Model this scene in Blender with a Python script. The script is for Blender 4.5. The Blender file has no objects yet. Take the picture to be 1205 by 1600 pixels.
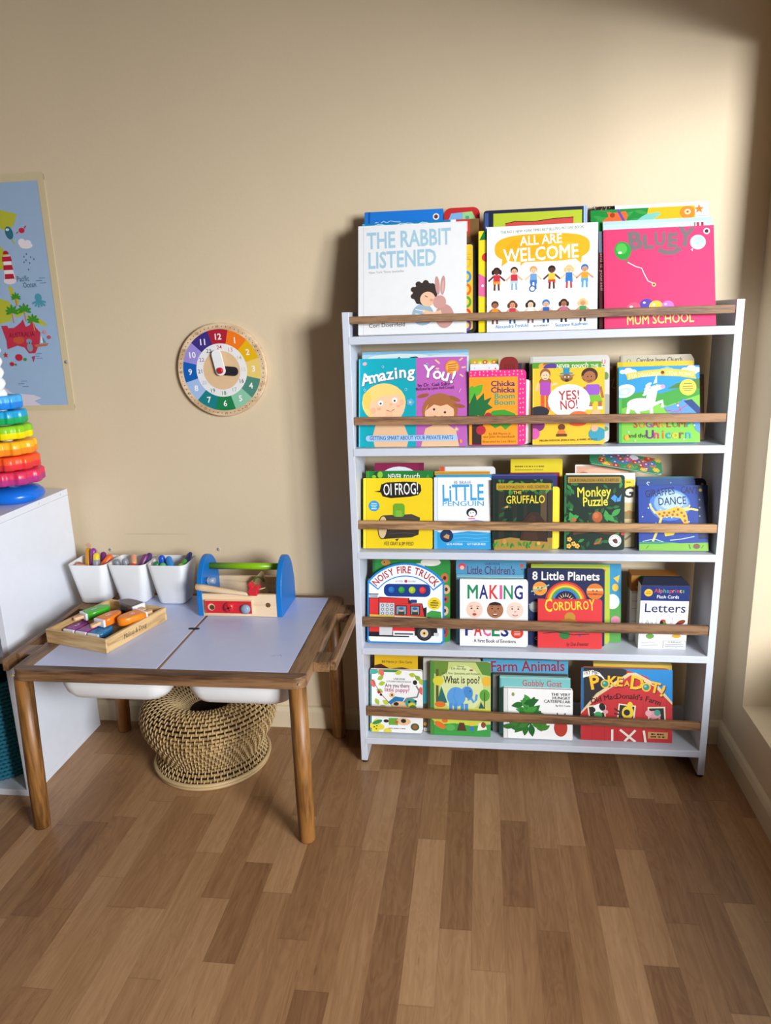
import bpy, bmesh, math, random
from math import sin, cos, pi, radians
from mathutils import Vector, Matrix

S = bpy.context.scene
COL = S.collection
random.seed(7)

# ------------------------------------------------------------------ camera, world, light, exposure
cam_d = bpy.data.cameras.new('camera')
cam = bpy.data.objects.new('camera', cam_d)
COL.objects.link(cam)
S.camera = cam
PITCH, YAW, ROLL = -0.25337, -0.13298, -0.03244
_f = Vector((sin(YAW) * cos(PITCH), cos(YAW) * cos(PITCH), sin(PITCH)))
_r = Vector((cos(YAW), -sin(YAW), 0))
_u = _r.cross(_f)
_r2 = cos(ROLL) * _r + sin(ROLL) * _u
_u2 = -sin(ROLL) * _r + cos(ROLL) * _u
cam.matrix_world = Matrix(((_r2.x, _u2.x, -_f.x, 0.0), (_r2.y, _u2.y, -_f.y, -2.14014), (_r2.z, _u2.z, -_f.z, 1.28723), (0, 0, 0, 1)))
cam_d.sensor_fit = 'VERTICAL'
cam_d.sensor_height = 36.0
cam_d.lens = 1160.553 / 1600 * 36.0
cam_d.clip_start = 0.02

W = bpy.data.worlds.new('daylight')
S.world = W
W.use_nodes = True
bg = W.node_tree.nodes['Background']
bg.inputs[0].default_value = (0.75, 0.87, 1.0, 1)
bg.inputs[1].default_value = 0.5

def area(name, loc, rot, sx, sy, power, col):
    l = bpy.data.lights.new(name, 'AREA')
    l.shape = 'RECTANGLE'; l.size = sx; l.size_y = sy; l.energy = power; l.color = col
    o = bpy.data.objects.new(name, l); COL.objects.link(o)
    o.location = loc; o.rotation_euler = rot
    return o
# daylight arriving through the window in the right-hand wall
area('window_skylight', (1.16, -1.62, 1.08), (0, radians(90), 0), 1.6, 2.5, 6, (0.74, 0.87, 1.0))
_p = Vector((2.45, -3.30, 1.70))
_d = Vector((-0.1, -0.2, 1.1)) - _p
area('bright_sky', _p, _d.to_track_quat('-Z', 'Y').to_euler(), 1.3, 1.1, 285, (0.93, 0.96, 1.0))

S.view_settings.view_transform = 'Standard'
S.view_settings.look = 'None'
S.view_settings.gamma = 1.0
S.view_settings.use_curve_mapping = False
S.view_settings.exposure = 0.0

# ------------------------------------------------------------------ materials
def lin(h):
    h = h.lstrip('#')
    return tuple(((c / 12.92) if c <= 0.04045 else ((c + 0.055) / 1.055) ** 2.4) for c in (int(h[i:i + 2], 16) / 255 for i in (0, 2, 4))) + (1.0,)

MATS = {}
def mat(hexc, rough=0.45, spec=0.5, kind='paint'):
    k = (hexc, rough, kind)
    if k in MATS: return MATS[k]
    m = bpy.data.materials.new(kind + '_' + hexc.lstrip('#'))
    m.use_nodes = True
    b = m.node_tree.nodes['Principled BSDF']
    nt = m.node_tree
    # faint procedural mottling so nothing is perfectly flat
    tc = nt.nodes.new('ShaderNodeTexCoord'); no = nt.nodes.new('ShaderNodeTexNoise')
    no.inputs['Scale'].default_value = 35
    mr = nt.nodes.new('ShaderNodeMapRange'); mr.inputs['To Min'].default_value = 0.96; mr.inputs['To Max'].default_value = 1.03
    mx = nt.nodes.new('ShaderNodeMix'); mx.data_type = 'RGBA'; mx.blend_type = 'MULTIPLY'; mx.inputs['Factor'].default_value = 1
    nt.links.new(tc.outputs['Object'], no.inputs['Vector']); nt.links.new(no.outputs['Fac'], mr.inputs['Value'])
    mx.inputs[6].default_value = lin(hexc); nt.links.new(mr.outputs['Result'], mx.inputs[7])
    nt.links.new(mx.outputs[2], b.inputs['Base Color'])
    b.inputs['Roughness'].default_value = rough
    b.inputs['Specular IOR Level'].default_value = spec
    MATS[k] = m
    return m

def ink(hexc): return mat(hexc, 0.5, 0.28, 'print')

def wood(name, dark, light, axis=0, scale=1.0, rough=0.5, fine=1.0, knots=0.35):
    m = bpy.data.materials.new(name); m.use_nodes = True
    nt = m.node_tree; b = nt.nodes['Principled BSDF']
    tc = nt.nodes.new('ShaderNodeTexCoord'); mp = nt.nodes.new('ShaderNodeMapping')
    s = [14 * scale] * 3; s[axis] = 1.1 * scale
    mp.inputs['Scale'].default_value = s
    n1 = nt.nodes.new('ShaderNodeTexNoise'); n1.inputs['Scale'].default_value = 2.2; n1.inputs['Detail'].default_value = 6; n1.inputs['Distortion'].default_value = 0.7
    n2 = nt.nodes.new('ShaderNodeTexNoise'); n2.inputs['Scale'].default_value = 14 * fine; n2.inputs['Detail'].default_value = 4
    n3 = nt.nodes.new('ShaderNodeTexNoise'); n3.inputs['Scale'].default_value = 0.55; n3.inputs['Detail'].default_value = 2
    for n in (n1, n2, n3): nt.links.new(mp.outputs['Vector'], n.inputs['Vector'])
    nt.links.new(tc.outputs['Object'], mp.inputs['Vector'])
    a = nt.nodes.new('ShaderNodeMath'); a.operation = 'MULTIPLY_ADD'; a.inputs[1].default_value = 0.45
    nt.links.new(n2.outputs['Fac'], a.inputs[0]); nt.links.new(n1.outputs['Fac'], a.inputs[2])
    a2 = nt.nodes.new('ShaderNodeMath'); a2.operation = 'MULTIPLY_ADD'; a2.inputs[1].default_value = knots
    nt.links.new(n3.outputs['Fac'], a2.inputs[0]); nt.links.new(a.outputs[0], a2.inputs[2])
    r = nt.nodes.new('ShaderNodeValToRGB')
    r.color_ramp.elements[0].position = 0.73; r.color_ramp.elements[0].color = lin(dark)
    r.color_ramp.elements[1].position = 1.0; r.color_ramp.elements[1].color = lin(light)
    nt.links.new(a2.outputs[0], r.inputs['Fac'])
    nt.links.new(r.outputs['Color'], b.inputs['Base Color'])
    bp = nt.nodes.new('ShaderNodeBump'); bp.inputs['Strength'].default_value = 0.12; bp.inputs['Distance'].default_value = 0.002
    nt.links.new(n2.outputs['Fac'], bp.inputs['Height']); nt.links.new(bp.outputs['Normal'], b.inputs['Normal'])
    b.inputs['Roughness'].default_value = rough
    return m

def wall_mat(name, hexc, bump=0.12):
    m = bpy.data.materials.new(name); m.use_nodes = True
    nt = m.node_tree; b = nt.nodes['Principled BSDF']
    tc = nt.nodes.new('ShaderNodeTexCoord')
    n = nt.nodes.new('ShaderNodeTexNoise'); n.inputs['Scale'].default_value = 3; n.inputs['Detail'].default_value = 4
    n2 = nt.nodes.new('ShaderNodeTexNoise'); n2.inputs['Scale'].default_value = 90; n2.inputs['Detail'].default_value = 3
    for q in (n, n2): nt.links.new(tc.outputs['Object'], q.inputs['Vector'])
    mr = nt.nodes.new('ShaderNodeMapRange'); mr.inputs['To Min'].default_value = 0.95; mr.inputs['To Max'].default_value = 1.04
    nt.links.new(n.outputs['Fac'], mr.inputs['Value'])
    mx = nt.nodes.new('ShaderNodeMix'); mx.data_type = 'RGBA'; mx.blend_type = 'MULTIPLY'; mx.inputs['Factor'].default_value = 1
    mx.inputs[6].default_value = lin(hexc); nt.links.new(mr.outputs['Result'], mx.inputs[7])
    nt.links.new(mx.outputs[2], b.inputs['Base Color'])
    bp = nt.nodes.new('ShaderNodeBump'); bp.inputs['Strength'].default_value = bump; bp.inputs['Distance'].default_value = 0.003
    nt.links.new(n2.outputs['Fac'], bp.inputs['Height']); nt.links.new(bp.outputs['Normal'], b.inputs['Normal'])
    b.inputs['Roughness'].default_value = 0.6; b.inputs['Specular IOR Level'].default_value = 0.3
    return m

def floor_mat():
    m = bpy.data.materials.new('laminate_floor'); m.use_nodes = True
    nt = m.node_tree; L = nt.links.new; b = nt.nodes['Principled BSDF']
    def N(t, **kw):
        n = nt.nodes.new(t)
        for k, v in kw.items(): setattr(n, k, v)
        return n
    def M(op, a, b_=None, c=None):
        n = N('ShaderNodeMath', operation=op)
        for i, v in enumerate((a, b_, c)):
            if v is None: continue
            if isinstance(v, (int, float)): n.inputs[i].default_value = v
            else: L(v, n.inputs[i])
        return n.outputs[0]
    tc = N('ShaderNodeTexCoord'); sx = N('ShaderNodeSeparateXYZ'); L(tc.outputs['Object'], sx.inputs[0])
    X = M('MULTIPLY_ADD', sx.outputs['X'], 1 / 0.0697, 0.29 + 50)
    col = M('FLOOR', X)
    wn = N('ShaderNodeTexWhiteNoise', noise_dimensions='1D'); L(col, wn.inputs['W'])
    off = M('MULTIPLY', wn.outputs['Value'], 7.31)
    # staves of uneven length: warp y a little before cutting
    wy = N('ShaderNodeTexNoise'); wy.noise_dimensions = '2D'; wy.inputs['Scale'].default_value = 1.3
    cb = N('ShaderNodeCombineXYZ'); L(M('MULTIPLY', col, 3.7), cb.inputs[0]); L(sx.outputs['Y'], cb.inputs[1]); L(cb.outputs[0], wy.inputs['Vector'])
    Y = M('ADD', M('MULTIPLY_ADD', sx.outputs['Y'], 1 / 0.36, off), M('MULTIPLY', wy.outputs['Fac'], 1.1))
    row = M('FLOOR', Y)
    c2 = N('ShaderNodeCombineXYZ'); L(col, c2.inputs[0]); L(row, c2.inputs[1])
    w2 = N('ShaderNodeTexWhiteNoise', noise_dimensions='2D'); L(c2.outputs[0], w2.inputs['Vector'])
    tone = w2.outputs['Value']
    # grain, different in each stave
    g = N('ShaderNodeCombineXYZ')
    L(M('MULTIPLY', sx.outputs['X'], 55), g.inputs[0]); L(M('MULTIPLY', sx.outputs['Y'], 3.2), g.inputs[1]); L(M('MULTIPLY', tone, 40), g.inputs[2])
    gn = N('ShaderNodeTexNoise'); gn.inputs['Scale'].default_value = 1.0; gn.inputs['Detail'].default_value = 6; gn.inputs['Distortion'].default_value = 1.4
    L(g.outputs[0], gn.inputs['Vector'])
    g2 = N('ShaderNodeCombineXYZ')
    L(M('MULTIPLY', sx.outputs['X'], 16), g2.inputs[0]); L(M('MULTIPLY', sx.outputs['Y'], 2.4), g2.inputs[1]); L(M('MULTIPLY', tone, 73), g2.inputs[2])
    wv = N('ShaderNodeTexNoise'); wv.inputs['Scale'].default_value = 1.2; wv.inputs['Detail'].default_value = 2; wv.inputs['Distortion'].default_value = 2.0
    L(g2.outputs[0], wv.inputs['Vector'])
    rings = M('SINE', M('MULTIPLY', wv.outputs['Fac'], 42))
    v = M('ADD', M('MULTIPLY', tone, 0.50), M('ADD', M('MULTIPLY', gn.outputs['Fac'], 0.5), M('MULTIPLY', rings, 0.045)))
    r = N('ShaderNodeValToRGB'); L(v, r.inputs['Fac'])
    e = r.color_ramp.elements
    e[0].position = 0.18; e[0].color = lin('#7a5436')
    e[1].position = 0.88; e[1].color = lin('#b48c64')
    q = e.new(0.52); q.color = lin('#9a724d')
    # dark pin-streaks
    g3 = N('ShaderNodeCombineXYZ')
    L(M('MULTIPLY', sx.outputs['X'], 120), g3.inputs[0]); L(M('MULTIPLY', sx.outputs['Y'], 12), g3.inputs[1]); L(M('MULTIPLY', tone, 90), g3.inputs[2])
    sn = N('ShaderNodeTexNoise'); sn.inputs['Scale'].default_value = 1.0; sn.inputs['Detail'].default_value = 2; L(g3.outputs[0], sn.inputs['Vector'])
    st = N('ShaderNodeMapRange'); st.inputs['From Min'].default_value = 0.69; st.inputs['From Max'].default_value = 0.80; st.inputs['To Min'].default_value = 1.0; st.inputs['To Max'].default_value = 0.62
    L(sn.outputs['Fac'], st.inputs['Value'])
    # seams
    fx = M('FRACT', X); fy = M('FRACT', Y)
    ex = M('MINIMUM', fx, M('SUBTRACT', 1.0, fx)); ey = M('MINIMUM', fy, M('SUBTRACT', 1.0, fy))
    seam = M('MULTIPLY', M('MULTIPLY_ADD', M('GREATER_THAN', ex, 0.010), 0.14, 0.86), M('MULTIPLY_ADD', M('GREATER_THAN', ey, 0.004), 0.18, 0.82))
    mx = N('ShaderNodeMix', data_type='RGBA', blend_type='MULTIPLY'); mx.inputs['Factor'].default_value = 1
    L(r.outputs['Color'], mx.inputs[6]); L(M('MULTIPLY', st.outputs['Result'], seam), mx.inputs[7])
    L(mx.outputs[2], b.inputs['Base Color'])
    b.inputs['Roughness'].default_value = 0.36
    b.inputs['Specular IOR Level'].default_value = 0.4
    return m

# ------------------------------------------------------------------ mesh helpers
class MB:
    """collects shapes that become one mesh object"""
    def __init__(s): s.v = []; s.f = []; s.m = []; s.mats = []; s.sm = []
    def mi(s, m):
        if m not in s.mats: s.mats.append(m)
        return s.mats.index(m)
    def add(s, verts, faces, m, smooth=False):
        o = len(s.v); k = s.mi(m)
        s.v += [tuple(v) for v in verts]
        for f in faces:
            s.f.append(tuple(o + i for i in f)); s.m.append(k); s.sm.append(smooth)
    def box(s, x0, x1, y0, y1, z0, z1, m):
        v = [(x, y, z) for z in (z0, z1) for y in (y0, y1) for x in (x0, x1)]
        s.add(v, [(0, 2, 3, 1), (4, 5, 7, 6), (0, 1, 5, 4), (2, 6, 7, 3), (0, 4, 6, 2), (1, 3, 7, 5)], m)
    def loft(s, loops, m, cap0=True, cap1=True, smooth=True, close=True):
        n = len(loops[0]); v = [p for l in loops for p in l]; f = []
        for i in range(len(loops) - 1):
            for j in range(n if close else n - 1):
                a, b = i * n + j, i * n + (j + 1) % n
                f.append((a, b, b + n, a + n))
        s.add(v, f, m, smooth)
        o = len(s.v) - len(v)
        if cap0: s.f.append(tuple(o + j for j in reversed(range(n)))); s.m.append(s.mi(m)); s.sm.append(False)
        if cap1: s.f.append(tuple(o + (len(loops) - 1) * n + j for j in range(n))); s.m.append(s.mi(m)); s.sm.append(False)
    def prism(s, poly, fn, d0, d1, m, smooth=False):
        """poly 2-D points, fn(u, v, d) -> xyz"""
        s.loft([[fn(u, v, d0) for u, v in poly], [fn(u, v, d1) for u, v in poly]], m, smooth=smooth)
    def ring(s, outer, inner, z0, z1, m):
        n = len(outer)
        v = [(x, y, z0) for x, y in outer] + [(x, y, z1) for x, y in outer] + [(x, y, z0) for x, y in inner] + [(x, y, z1) for x, y in inner]
        f = []
        for j in range(n):
            k = (j + 1) % n
            f += [(j, k, n + k, n + j), (n + j, n + k, 3 * n + k, 3 * n + j), (3 * n + j, 3 * n + k, 2 * n + k, 2 * n + j), (2 * n + j, 2 * n + k, k, j)]
        s.add(v, f, m)
    def tube(s, pts, r, m, seg=8, cap=True, closed=False):
        pts = [Vector(p) for p in pts]; rs = r if isinstance(r, (list, tuple)) else [r] * len(pts)
        loops = []; n = len(pts); up = None
        for i, p in enumerate(pts):
            a = pts[(i - 1) % n] if (closed or i > 0) else p; b = pts[(i + 1) % n] if (closed or i < n - 1) else p
            t = (b - a).normalized()
            if up is None:
                up = Vector((0, 0, 1)) if abs(t.z) < 0.9 else Vector((0, 1, 0))
            x = t.cross(up).normalized(); up = x.cross(t).normalized()
            loops.append([tuple(p + rs[i] * (cos(2 * pi * k / seg) * x + sin(2 * pi * k / seg) * up)) for k in range(seg)])
        if closed: loops.append(loops[0])
        s.loft(loops, m, cap and not closed, cap and not closed)
    def cyl(s, a, b, r0, r1, m, seg=24):
        s.tube([a, b], [r0, r1], m, seg)
    def lathe(s, prof, c, m, seg=48, cap0=False, cap1=False, fn=None):
        loops = []
        for r, z in prof:
            loops.append([(c[0] + (fn(r, t) if fn else r) * cos(t), c[1] + (fn(r, t) if fn else r) * sin(t), c[2] + z) for t in (2 * pi * k / seg for k in range(seg))])
        s.loft(loops, m, cap0, cap1)
    def capsule(s, a, b, r, m, seg=14, taper=1.0, rings=4):
        a, b = Vector(a), Vector(b); d = (b - a).normalized(); pts = []; rs = []
        for i in range(rings + 1):
            t = pi / 2 * (1 - i / rings); pts.append(a - d * r * sin(t)); rs.append(max(1e-4, r * cos(t)))
        for i in range(rings + 1):
            t = pi / 2 * i / rings; pts.append(b + d * r * taper * sin(t)); rs.append(max(1e-4, r * taper * cos(t)))
        s.tube(pts, rs, m, seg)
    def xf(s, M):
        s.v = [tuple(M @ Vector(p)) for p in s.v]; return s
    def build(s, name, parent=None, bevel=0, seg=2, loc=None):
        me = bpy.data.meshes.new(name)
        me.from_pydata(s.v, [], s.f)
        for m in s.mats: me.materials.append(m)
        me.polygons.foreach_set('material_index', s.m)
        me.polygons.foreach_set('use_smooth', s.sm)
        me.update()
        o = bpy.data.objects.new(name, me); COL.objects.link(o)
        if parent is not None: o.parent = parent
        if loc is not None: o.location = loc
        if bevel:
            b = o.modifiers.new('bevel', 'BEVEL'); b.width = bevel; b.segments = seg; b.limit_method = 'ANGLE'; b.angle_limit = radians(40)
        return o

def rrect(x0, x1, y0, y1, r, seg=5):
    """rounded rectangle, counter-clockwise; r one radius or four (bl, br, tr, tl)"""
    rs = r if isinstance(r, (list, tuple)) else [r] * 4
    out = []
    for (cx, cy, a0), q in zip(((x0, y0, pi), (x1, y0, 1.5 * pi), (x1, y1, 0), (x0, y1, 0.5 * pi)), rs):
        q = max(q, 1e-5)
        px = cx + q if cx == x0 else cx - q; py = cy + q if cy == y0 else cy - q
        for k in range(seg + 1):
            t = a0 + pi / 2 * k / seg
            out.append((px + q * cos(t), py + q * sin(t)))
    return out

def thing(name, label, cat, loc=(0, 0, 0), rot=(0, 0, 0), group=None):
    o = bpy.data.objects.new(name, None); COL.objects.link(o)
    o.empty_display_size = 0.03
    o.location = loc; o.rotation_euler = rot
    o['label'] = label; o['category'] = cat
    if group: o['group'] = group
    return o
def tag(o, label, cat, group=None):
    o['label'] = label; o['category'] = cat
    if group: o['group'] = group
    return o
def struct(o): o['kind'] = 'structure'; return o

WHITE = mat('#d0d5e0', 0.38, 0.5, 'laminate'); CABW = mat('#e2e6ef', 0.35, 0.5, 'laminate')
CREAM = wall_mat('wall_paint', '#dcc8a8')
SKIRT = mat('#d8c6a6', 0.45, 0.5, 'gloss_paint')

# ------------------------------------------------------------------ room shell
XW = 0.7277
b = MB(); b.box(-4.6, XW + 0.3, -5.5, 0.1, -0.05, 0, floor_mat()); struct(b.build('floor'))
b = MB(); b.box(-4.6, XW + 0.3, 0, 0.1, 0, 2.55, CREAM); struct(b.build('wall_back'))
b = MB(); b.box(-4.7, -4.6, -5.5, 0.1, 0, 2.55, CREAM); struct(b.build('wall_left'))
b = MB(); b.box(-4.6, XW + 0.3, -5.6, -5.5, 0, 2.55, CREAM); struct(b.build('wall_front'))
b = MB(); b.box(-4.7, XW + 0.3, -5.6, 0.1, 2.55, 2.65, mat('#eeeae0', 0.8, 0.2, 'ceiling_paint')); struct(b.build('ceiling'))
WY0, WY1, WZ0, WZ1 = -2.9, -0.150, 0.205, 1.89
b = MB()
b.box(XW, XW + 0.3, -5.5, 0, 0, WZ0, CREAM); b.box(XW, XW + 0.3, -5.5, 0, WZ1, 2.55, CREAM)
b.box(XW, XW + 0.3, -5.5, WY0, WZ0, WZ1, CREAM); b.box(XW, XW + 0.3, WY1, 0, WZ0, WZ1, CREAM)
struct(b.build('wall_right'))
gl = bpy.data.materials.new('window_glass'); gl.use_nodes = True
nt = gl.node_tree; nt.nodes.remove(nt.nodes['Principled BSDF'])
tr = nt.nodes.new('ShaderNodeBsdfTransparent'); gs = nt.nodes.new('ShaderNodeBsdfGlossy'); gs.inputs['Roughness'].default_value = 0.02
mxs = nt.nodes.new('ShaderNodeMixShader'); mxs.inputs[0].default_value = 0.05
nt.links.new(tr.outputs[0], mxs.inputs[1]); nt.links.new(gs.outputs[0], mxs.inputs[2])
nt.links.new(mxs.outputs[0], nt.nodes['Material Output'].inputs['Surface'])
FR = mat('#f2f2f0', 0.4, 0.5, 'frame_paint')
b = MB(); xf0, xf1 = XW + 0.24, XW + 0.29
b.box(xf0, xf1, WY0, WY1, WZ0, 0.50, FR); b.box(xf0, xf1, WY0, WY1, WZ1 - 0.05, WZ1, FR)  # solid bottom panel is added, out of view, to keep light off the lower jamb
for y in (WY0, -1.55, WY1 - 0.05): b.box(xf0, xf1, y, y + 0.05, 0.50, WZ1 - 0.05, FR)
win = struct(b.build('window_1', bevel=0.004))
b = MB(); b.box(xf0 + 0.022, xf0 + 0.027, WY0 + 0.05, WY1 - 0.05, 0.50, WZ1 - 0.05, gl); b.build('pane', win)
def skirting(name, pts_fn, l0, l1):
    prof = [(0, 0), (0.015, 0), (0.015, 0.058), (0.012, 0.066), (0.009, 0.072), (0.0, 0.0745)]
    b = MB(); b.loft([[pts_fn(l, d, z) for d, z in prof] for l in (l0, l1)], SKIRT, smooth=False); return struct(b.build(name))
skirting('baseboard_back', lambda l, d, z: (l, -d, z), -4.6, XW)
skirting('baseboard_right', lambda l, d, z: (XW - d, l, z), -5.5, -0.0)
skirting('baseboard_left', lambda l, d, z: (-4.6 + d, l, z), -5.5, -0.0)
# ------------------------------------------------------------------ white book display unit
XL, XR, YF = -0.3574, 0.6269, -0.1949
SH = {1: 1.2468, 2: 0.9539, 3: 0.6640, 4: 0.3742, 5: 0.0844}
TH = 0.0204; PT = 0.019
def P(x, y, z): return lambda q: (q[0] - x, q[1] - y, q[2] - z)
unit = thing('book_display_unit', 'tall white wooden book display unit with five shelves and brown rails by the window', 'bookcase', (0.1348, -0.1, 0))
ox, oy = 0.1348, -0.1
for x0, x1, nm in ((XL, XL + PT, 'side_panel'), (XR - PT, XR, 'side_panel')):
    b = MB(); b.box(x0 - ox, x1 - ox, YF - oy, -0.016 - oy, 0.008, 1.3085, WHITE); b.build(nm, unit, 0.0012)
    for y in (YF + 0.012, -0.04):
        b = MB(); b.cyl(((x0 + x1) / 2 - ox, y - oy, 0), ((x0 + x1) / 2 - ox, y - oy, 0.009), 0.0095, 0.0095, mat('#2f2d2c', 0.6, 0.4, 'rubber'), 16); b.build('foot_pad', unit)
for k, z in SH.items():
    b = MB(); b.box(XL + 0.0147 - ox, XR - 0.0147 - ox, YF - 0.0008 - oy, -0.018 - oy, z - TH, z, WHITE); b.build('shelf', unit, 0.0015)
b = MB(); b.box(XL + PT - ox, XR - PT - ox, -0.032 - oy, -0.018 - oy, SH[5] + 0.0002, 0.128, WHITE); b.build('back_rail', unit, 0.001)
SW = [('#5d4330', '#9b7654'), ('#6b4a33', '#a87c56'), ('#7d5c3c', '#bd9365'), ('#5b3f2c', '#96704d'), ('#573b28', '#8f6742')]
zs = [(1.2785, 1.2972, 1.2755, 1.2958), (1.0165, 1.037, 1.0125, 1.0345), (0.7295, 0.7525, 0.722, 0.745), (0.4395, 0.4665, 0.434, 0.4605), (0.1555, 0.183, 0.147, 0.1705)]
for k in range(5):
    a0, a1, c0, c1 = zs[k]
    m = wood('slat_wood', SW[k][0], SW[k][1], 0, 1.6, 0.6, 1.5)
    x0, x1 = XL + PT + 0.0006 - ox, XR - PT - 0.0006 - ox
    ya, yb = -0.1925 - oy, -0.1805 - oy
    v = []
    n = 12
    for i in range(n + 1):
        t = i / n; x = x0 + (x1 - x0) * t
        w = 0.0006 * sin(t * 9 + k * 2)
        zb, zt = a0 + (c0 - a0) * t + w, a1 + (c1 - a1) * t + 0.5 * w
        v.append([(x, ya, zb), (x, yb, zb), (x, yb, zt), (x, ya, zt)])
    b = MB(); b.loft(v, m, smooth=False); b.build('rail', unit, 0.0015)

# ------------------------------------------------------------------ white cube cabinet on the left
cab = thing('cube_cabinet', 'white open cube cabinet standing against the wall at the left', 'cabinet', (-1.655, -0.24, 0))
cx, cy = -1.655, -0.24
x0, x1, y0, y1, zt = -2.04 - cx, -1.2695 - cx, -0.4338 - cy, -0.0451 - cy, 0.8139
for a, c in ((x0, x0 + 0.018), (x1 - 0.018, x1)):
    b = MB(); b.box(a, c, y0, y1, 0.02, zt - 0.02, CABW); b.build('side_panel', cab, 0.0008)
b = MB(); b.box(x0, x1 + 0.0006, y0, y1, zt - 0.0195, zt, CABW); b.build('top_panel', cab, 0.0012)
b = MB(); b.box(x0, x1 + 0.0006, y0, y1, 0, 0.0195, CABW); b.build('bottom_panel', cab, 0.0012)
b = MB(); b.box(x0 + 0.0182, x1 - 0.0182, y0 + 0.002, y1, 0.412, 0.432, CABW); b.build('middle_shelf', cab, 0.0008)
b = MB(); b.box(-0.009, 0.009, y0 + 0.002, y1, 0.0197, 0.4118, CABW); b.box(-0.009, 0.009, y0 + 0.002, y1, 0.4322, zt - 0.0197, CABW); b.build('divider', cab, 0.0008)
b = MB(); b.box(x0 + 0.0182, x1 - 0.0182, y1 - 0.004, y1 - 0.001, 0.0197, zt - 0.0197, CABW); b.build('back_panel', cab)
for yy in (-0.085, -0.20, -0.395):
    b = MB(); b.cyl((x1 + 0.0004, yy - cy, zt - 0.0095), (x1 + 0.0014, yy - cy, zt - 0.0095), 0.0035, 0.003, mat('#c9ccd2', 0.5, 0.5, 'plastic'), 14); b.build('screw_cap', cab)

# teal woven basket inside it
def basket():
    t = thing('woven_basket', 'teal woven basket inside the lower compartment of the white cabinet', 'basket', (-1.468, -0.275, 0.0197))
    m = mat('#2a7f98', 0.6, 0.3, 'woven_rope')
    b = MB(); R = 0.145; H = 0.30; rows = 24; n = 72
    for i in range(rows):
        z = 0.0078 + i * H / rows
        pts = []
        for k in range(n * 2):
            a = pi * k / n
            w = 0.0028 * (1 if (k // 1 + i) % 2 == 0 else -1)
            pts.append(((R + 0.006 * z / H + w) * cos(a), (R + 0.006 * z / H + w) * sin(a), z))
        b.tube(pts, 0.0064, m, 6, closed=True)
    b.build('basket_weave', t)
    b = MB(); b.lathe([(0.001, 0.004), (R - 0.006, 0.004), (R - 0.004, H)], (0, 0, 0), mat('#1d4f5e', 0.8, 0.2, 'lining'), 48); b.build('lining', t)
basket()

# ------------------------------------------------------------------ stacking toy on the cabinet
SX, SY, SZ = -1.337, -0.200, 0.8141
t = thing('stacking_toy_stand', 'blue domed base and white spiral pole of a stacking toy on the white cabinet', 'toy', (SX, SY, SZ))
b = MB(); b.lathe([(0.0, 0.0), (0.058, 0.0), (0.074, 0.006), (0.080, 0.017), (0.077, 0.028), (0.066, 0.038), (0.048, 0.044), (0.0, 0.0455)], (0, 0, 0), mat('#0f6fdc', 0.25, 0.5, 'plastic'), 56); b.build('base', t)
b = MB(); W_ = mat('#f4f6f8', 0.35, 0.5, 'plastic')
lo = []
for i in range(141):
    z = 0.0455 + i * 0.00295; ph = z * 2 * pi / 0.06
    lo.append([((0.017 + 0.0036 * cos(2 * (a - ph))) * cos(a), (0.017 + 0.0036 * cos(2 * (a - ph))) * sin(a), z) for a in (2 * pi * k / 24 for k in range(24))])
b.loft(lo, W_); b.build('spiral_pole', t)
rings = [(0.086, '#e2335a', '#b9357f', 0.889, 'pink and magenta gear ring, lowest on the stacking toy'),
         (0.080, '#ff5a26', '#e6383c', 0.930, 'orange-red gear ring above the pink ring of the stacking toy'),
         (0.077, '#ffba20', '#ff9020', 0.972, 'yellow-orange gear ring in the middle of the stacking toy'),
         (0.072, '#8fce1e', '#f2e205', 1.016, 'lime green and yellow gear ring of the stacking toy'),
         (0.063, '#18a3d6', '#16a85e', 1.057, 'teal and green gear ring below the blue top ring'),
         (0.056, '#46aef2', '#1a86df', 1.098, 'sky blue gear ring, topmost on the stacking toy')]
for i, (R, c1, c2, z, lab) in enumerate(rings):
    o = thing('stacking_ring', lab, 'toy ring', (SX, SY, z - 0.0185), (0, 0, 0.35 * i), 'gear rings of the stacking toy')
    m1, m2 = mat(c1, 0.3, 0.5, 'plastic'), mat(c2, 0.3, 0.5, 'plastic')
    def fn(r, a, R=R):
        k = (cos(9 * a)); k = max(-0.75, min(0.75, k * 1.7)) / 0.75
        return r * (1 + 0.052 * k) if r > 0.045 else r
    h = 0.0365
    b = MB(); b.lathe([(0.0225, 0.0), (R * 0.90, 0.0), (R * 0.955, 0.004), (R * 0.955, h / 2)], (0, 0, 0), m2, 144, fn=fn); b.build('lower_half', o)
    b = MB(); b.lathe([(R * 0.955, h / 2), (R * 0.955, h - 0.004), (R * 0.90, h), (0.031, h), (0.0225, h - 0.006), (0.0225, 0.0)], (0, 0, 0), m1, 144, fn=fn); b.build('upper_half', o)

# ------------------------------------------------------------------ activity table
TW = wood('table_wood', '#4a3020', '#8f6a48', 0, 1.0, 0.5)
TWY = wood('table_wood_end', '#523722', '#96714c', 1, 1.0, 0.5)
LW = wood('leg_wood', '#583716', '#9c6a34', 2, 1.0, 0.42)
tx, ty = -0.784, -0.327
tab = thing('activity_table', 'low brown wooden activity table with two white top panels', 'table', (tx, ty, 0))
X0, X1, Y0, Y1 = -1.1562 - tx, -0.4108 - tx, -0.596 - ty, -0.0577 - ty
IX0, IX1, IY0, IY1 = -1.1115 - tx, -0.4575 - tx, -0.5655 - ty, -0.0745 - ty
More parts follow.
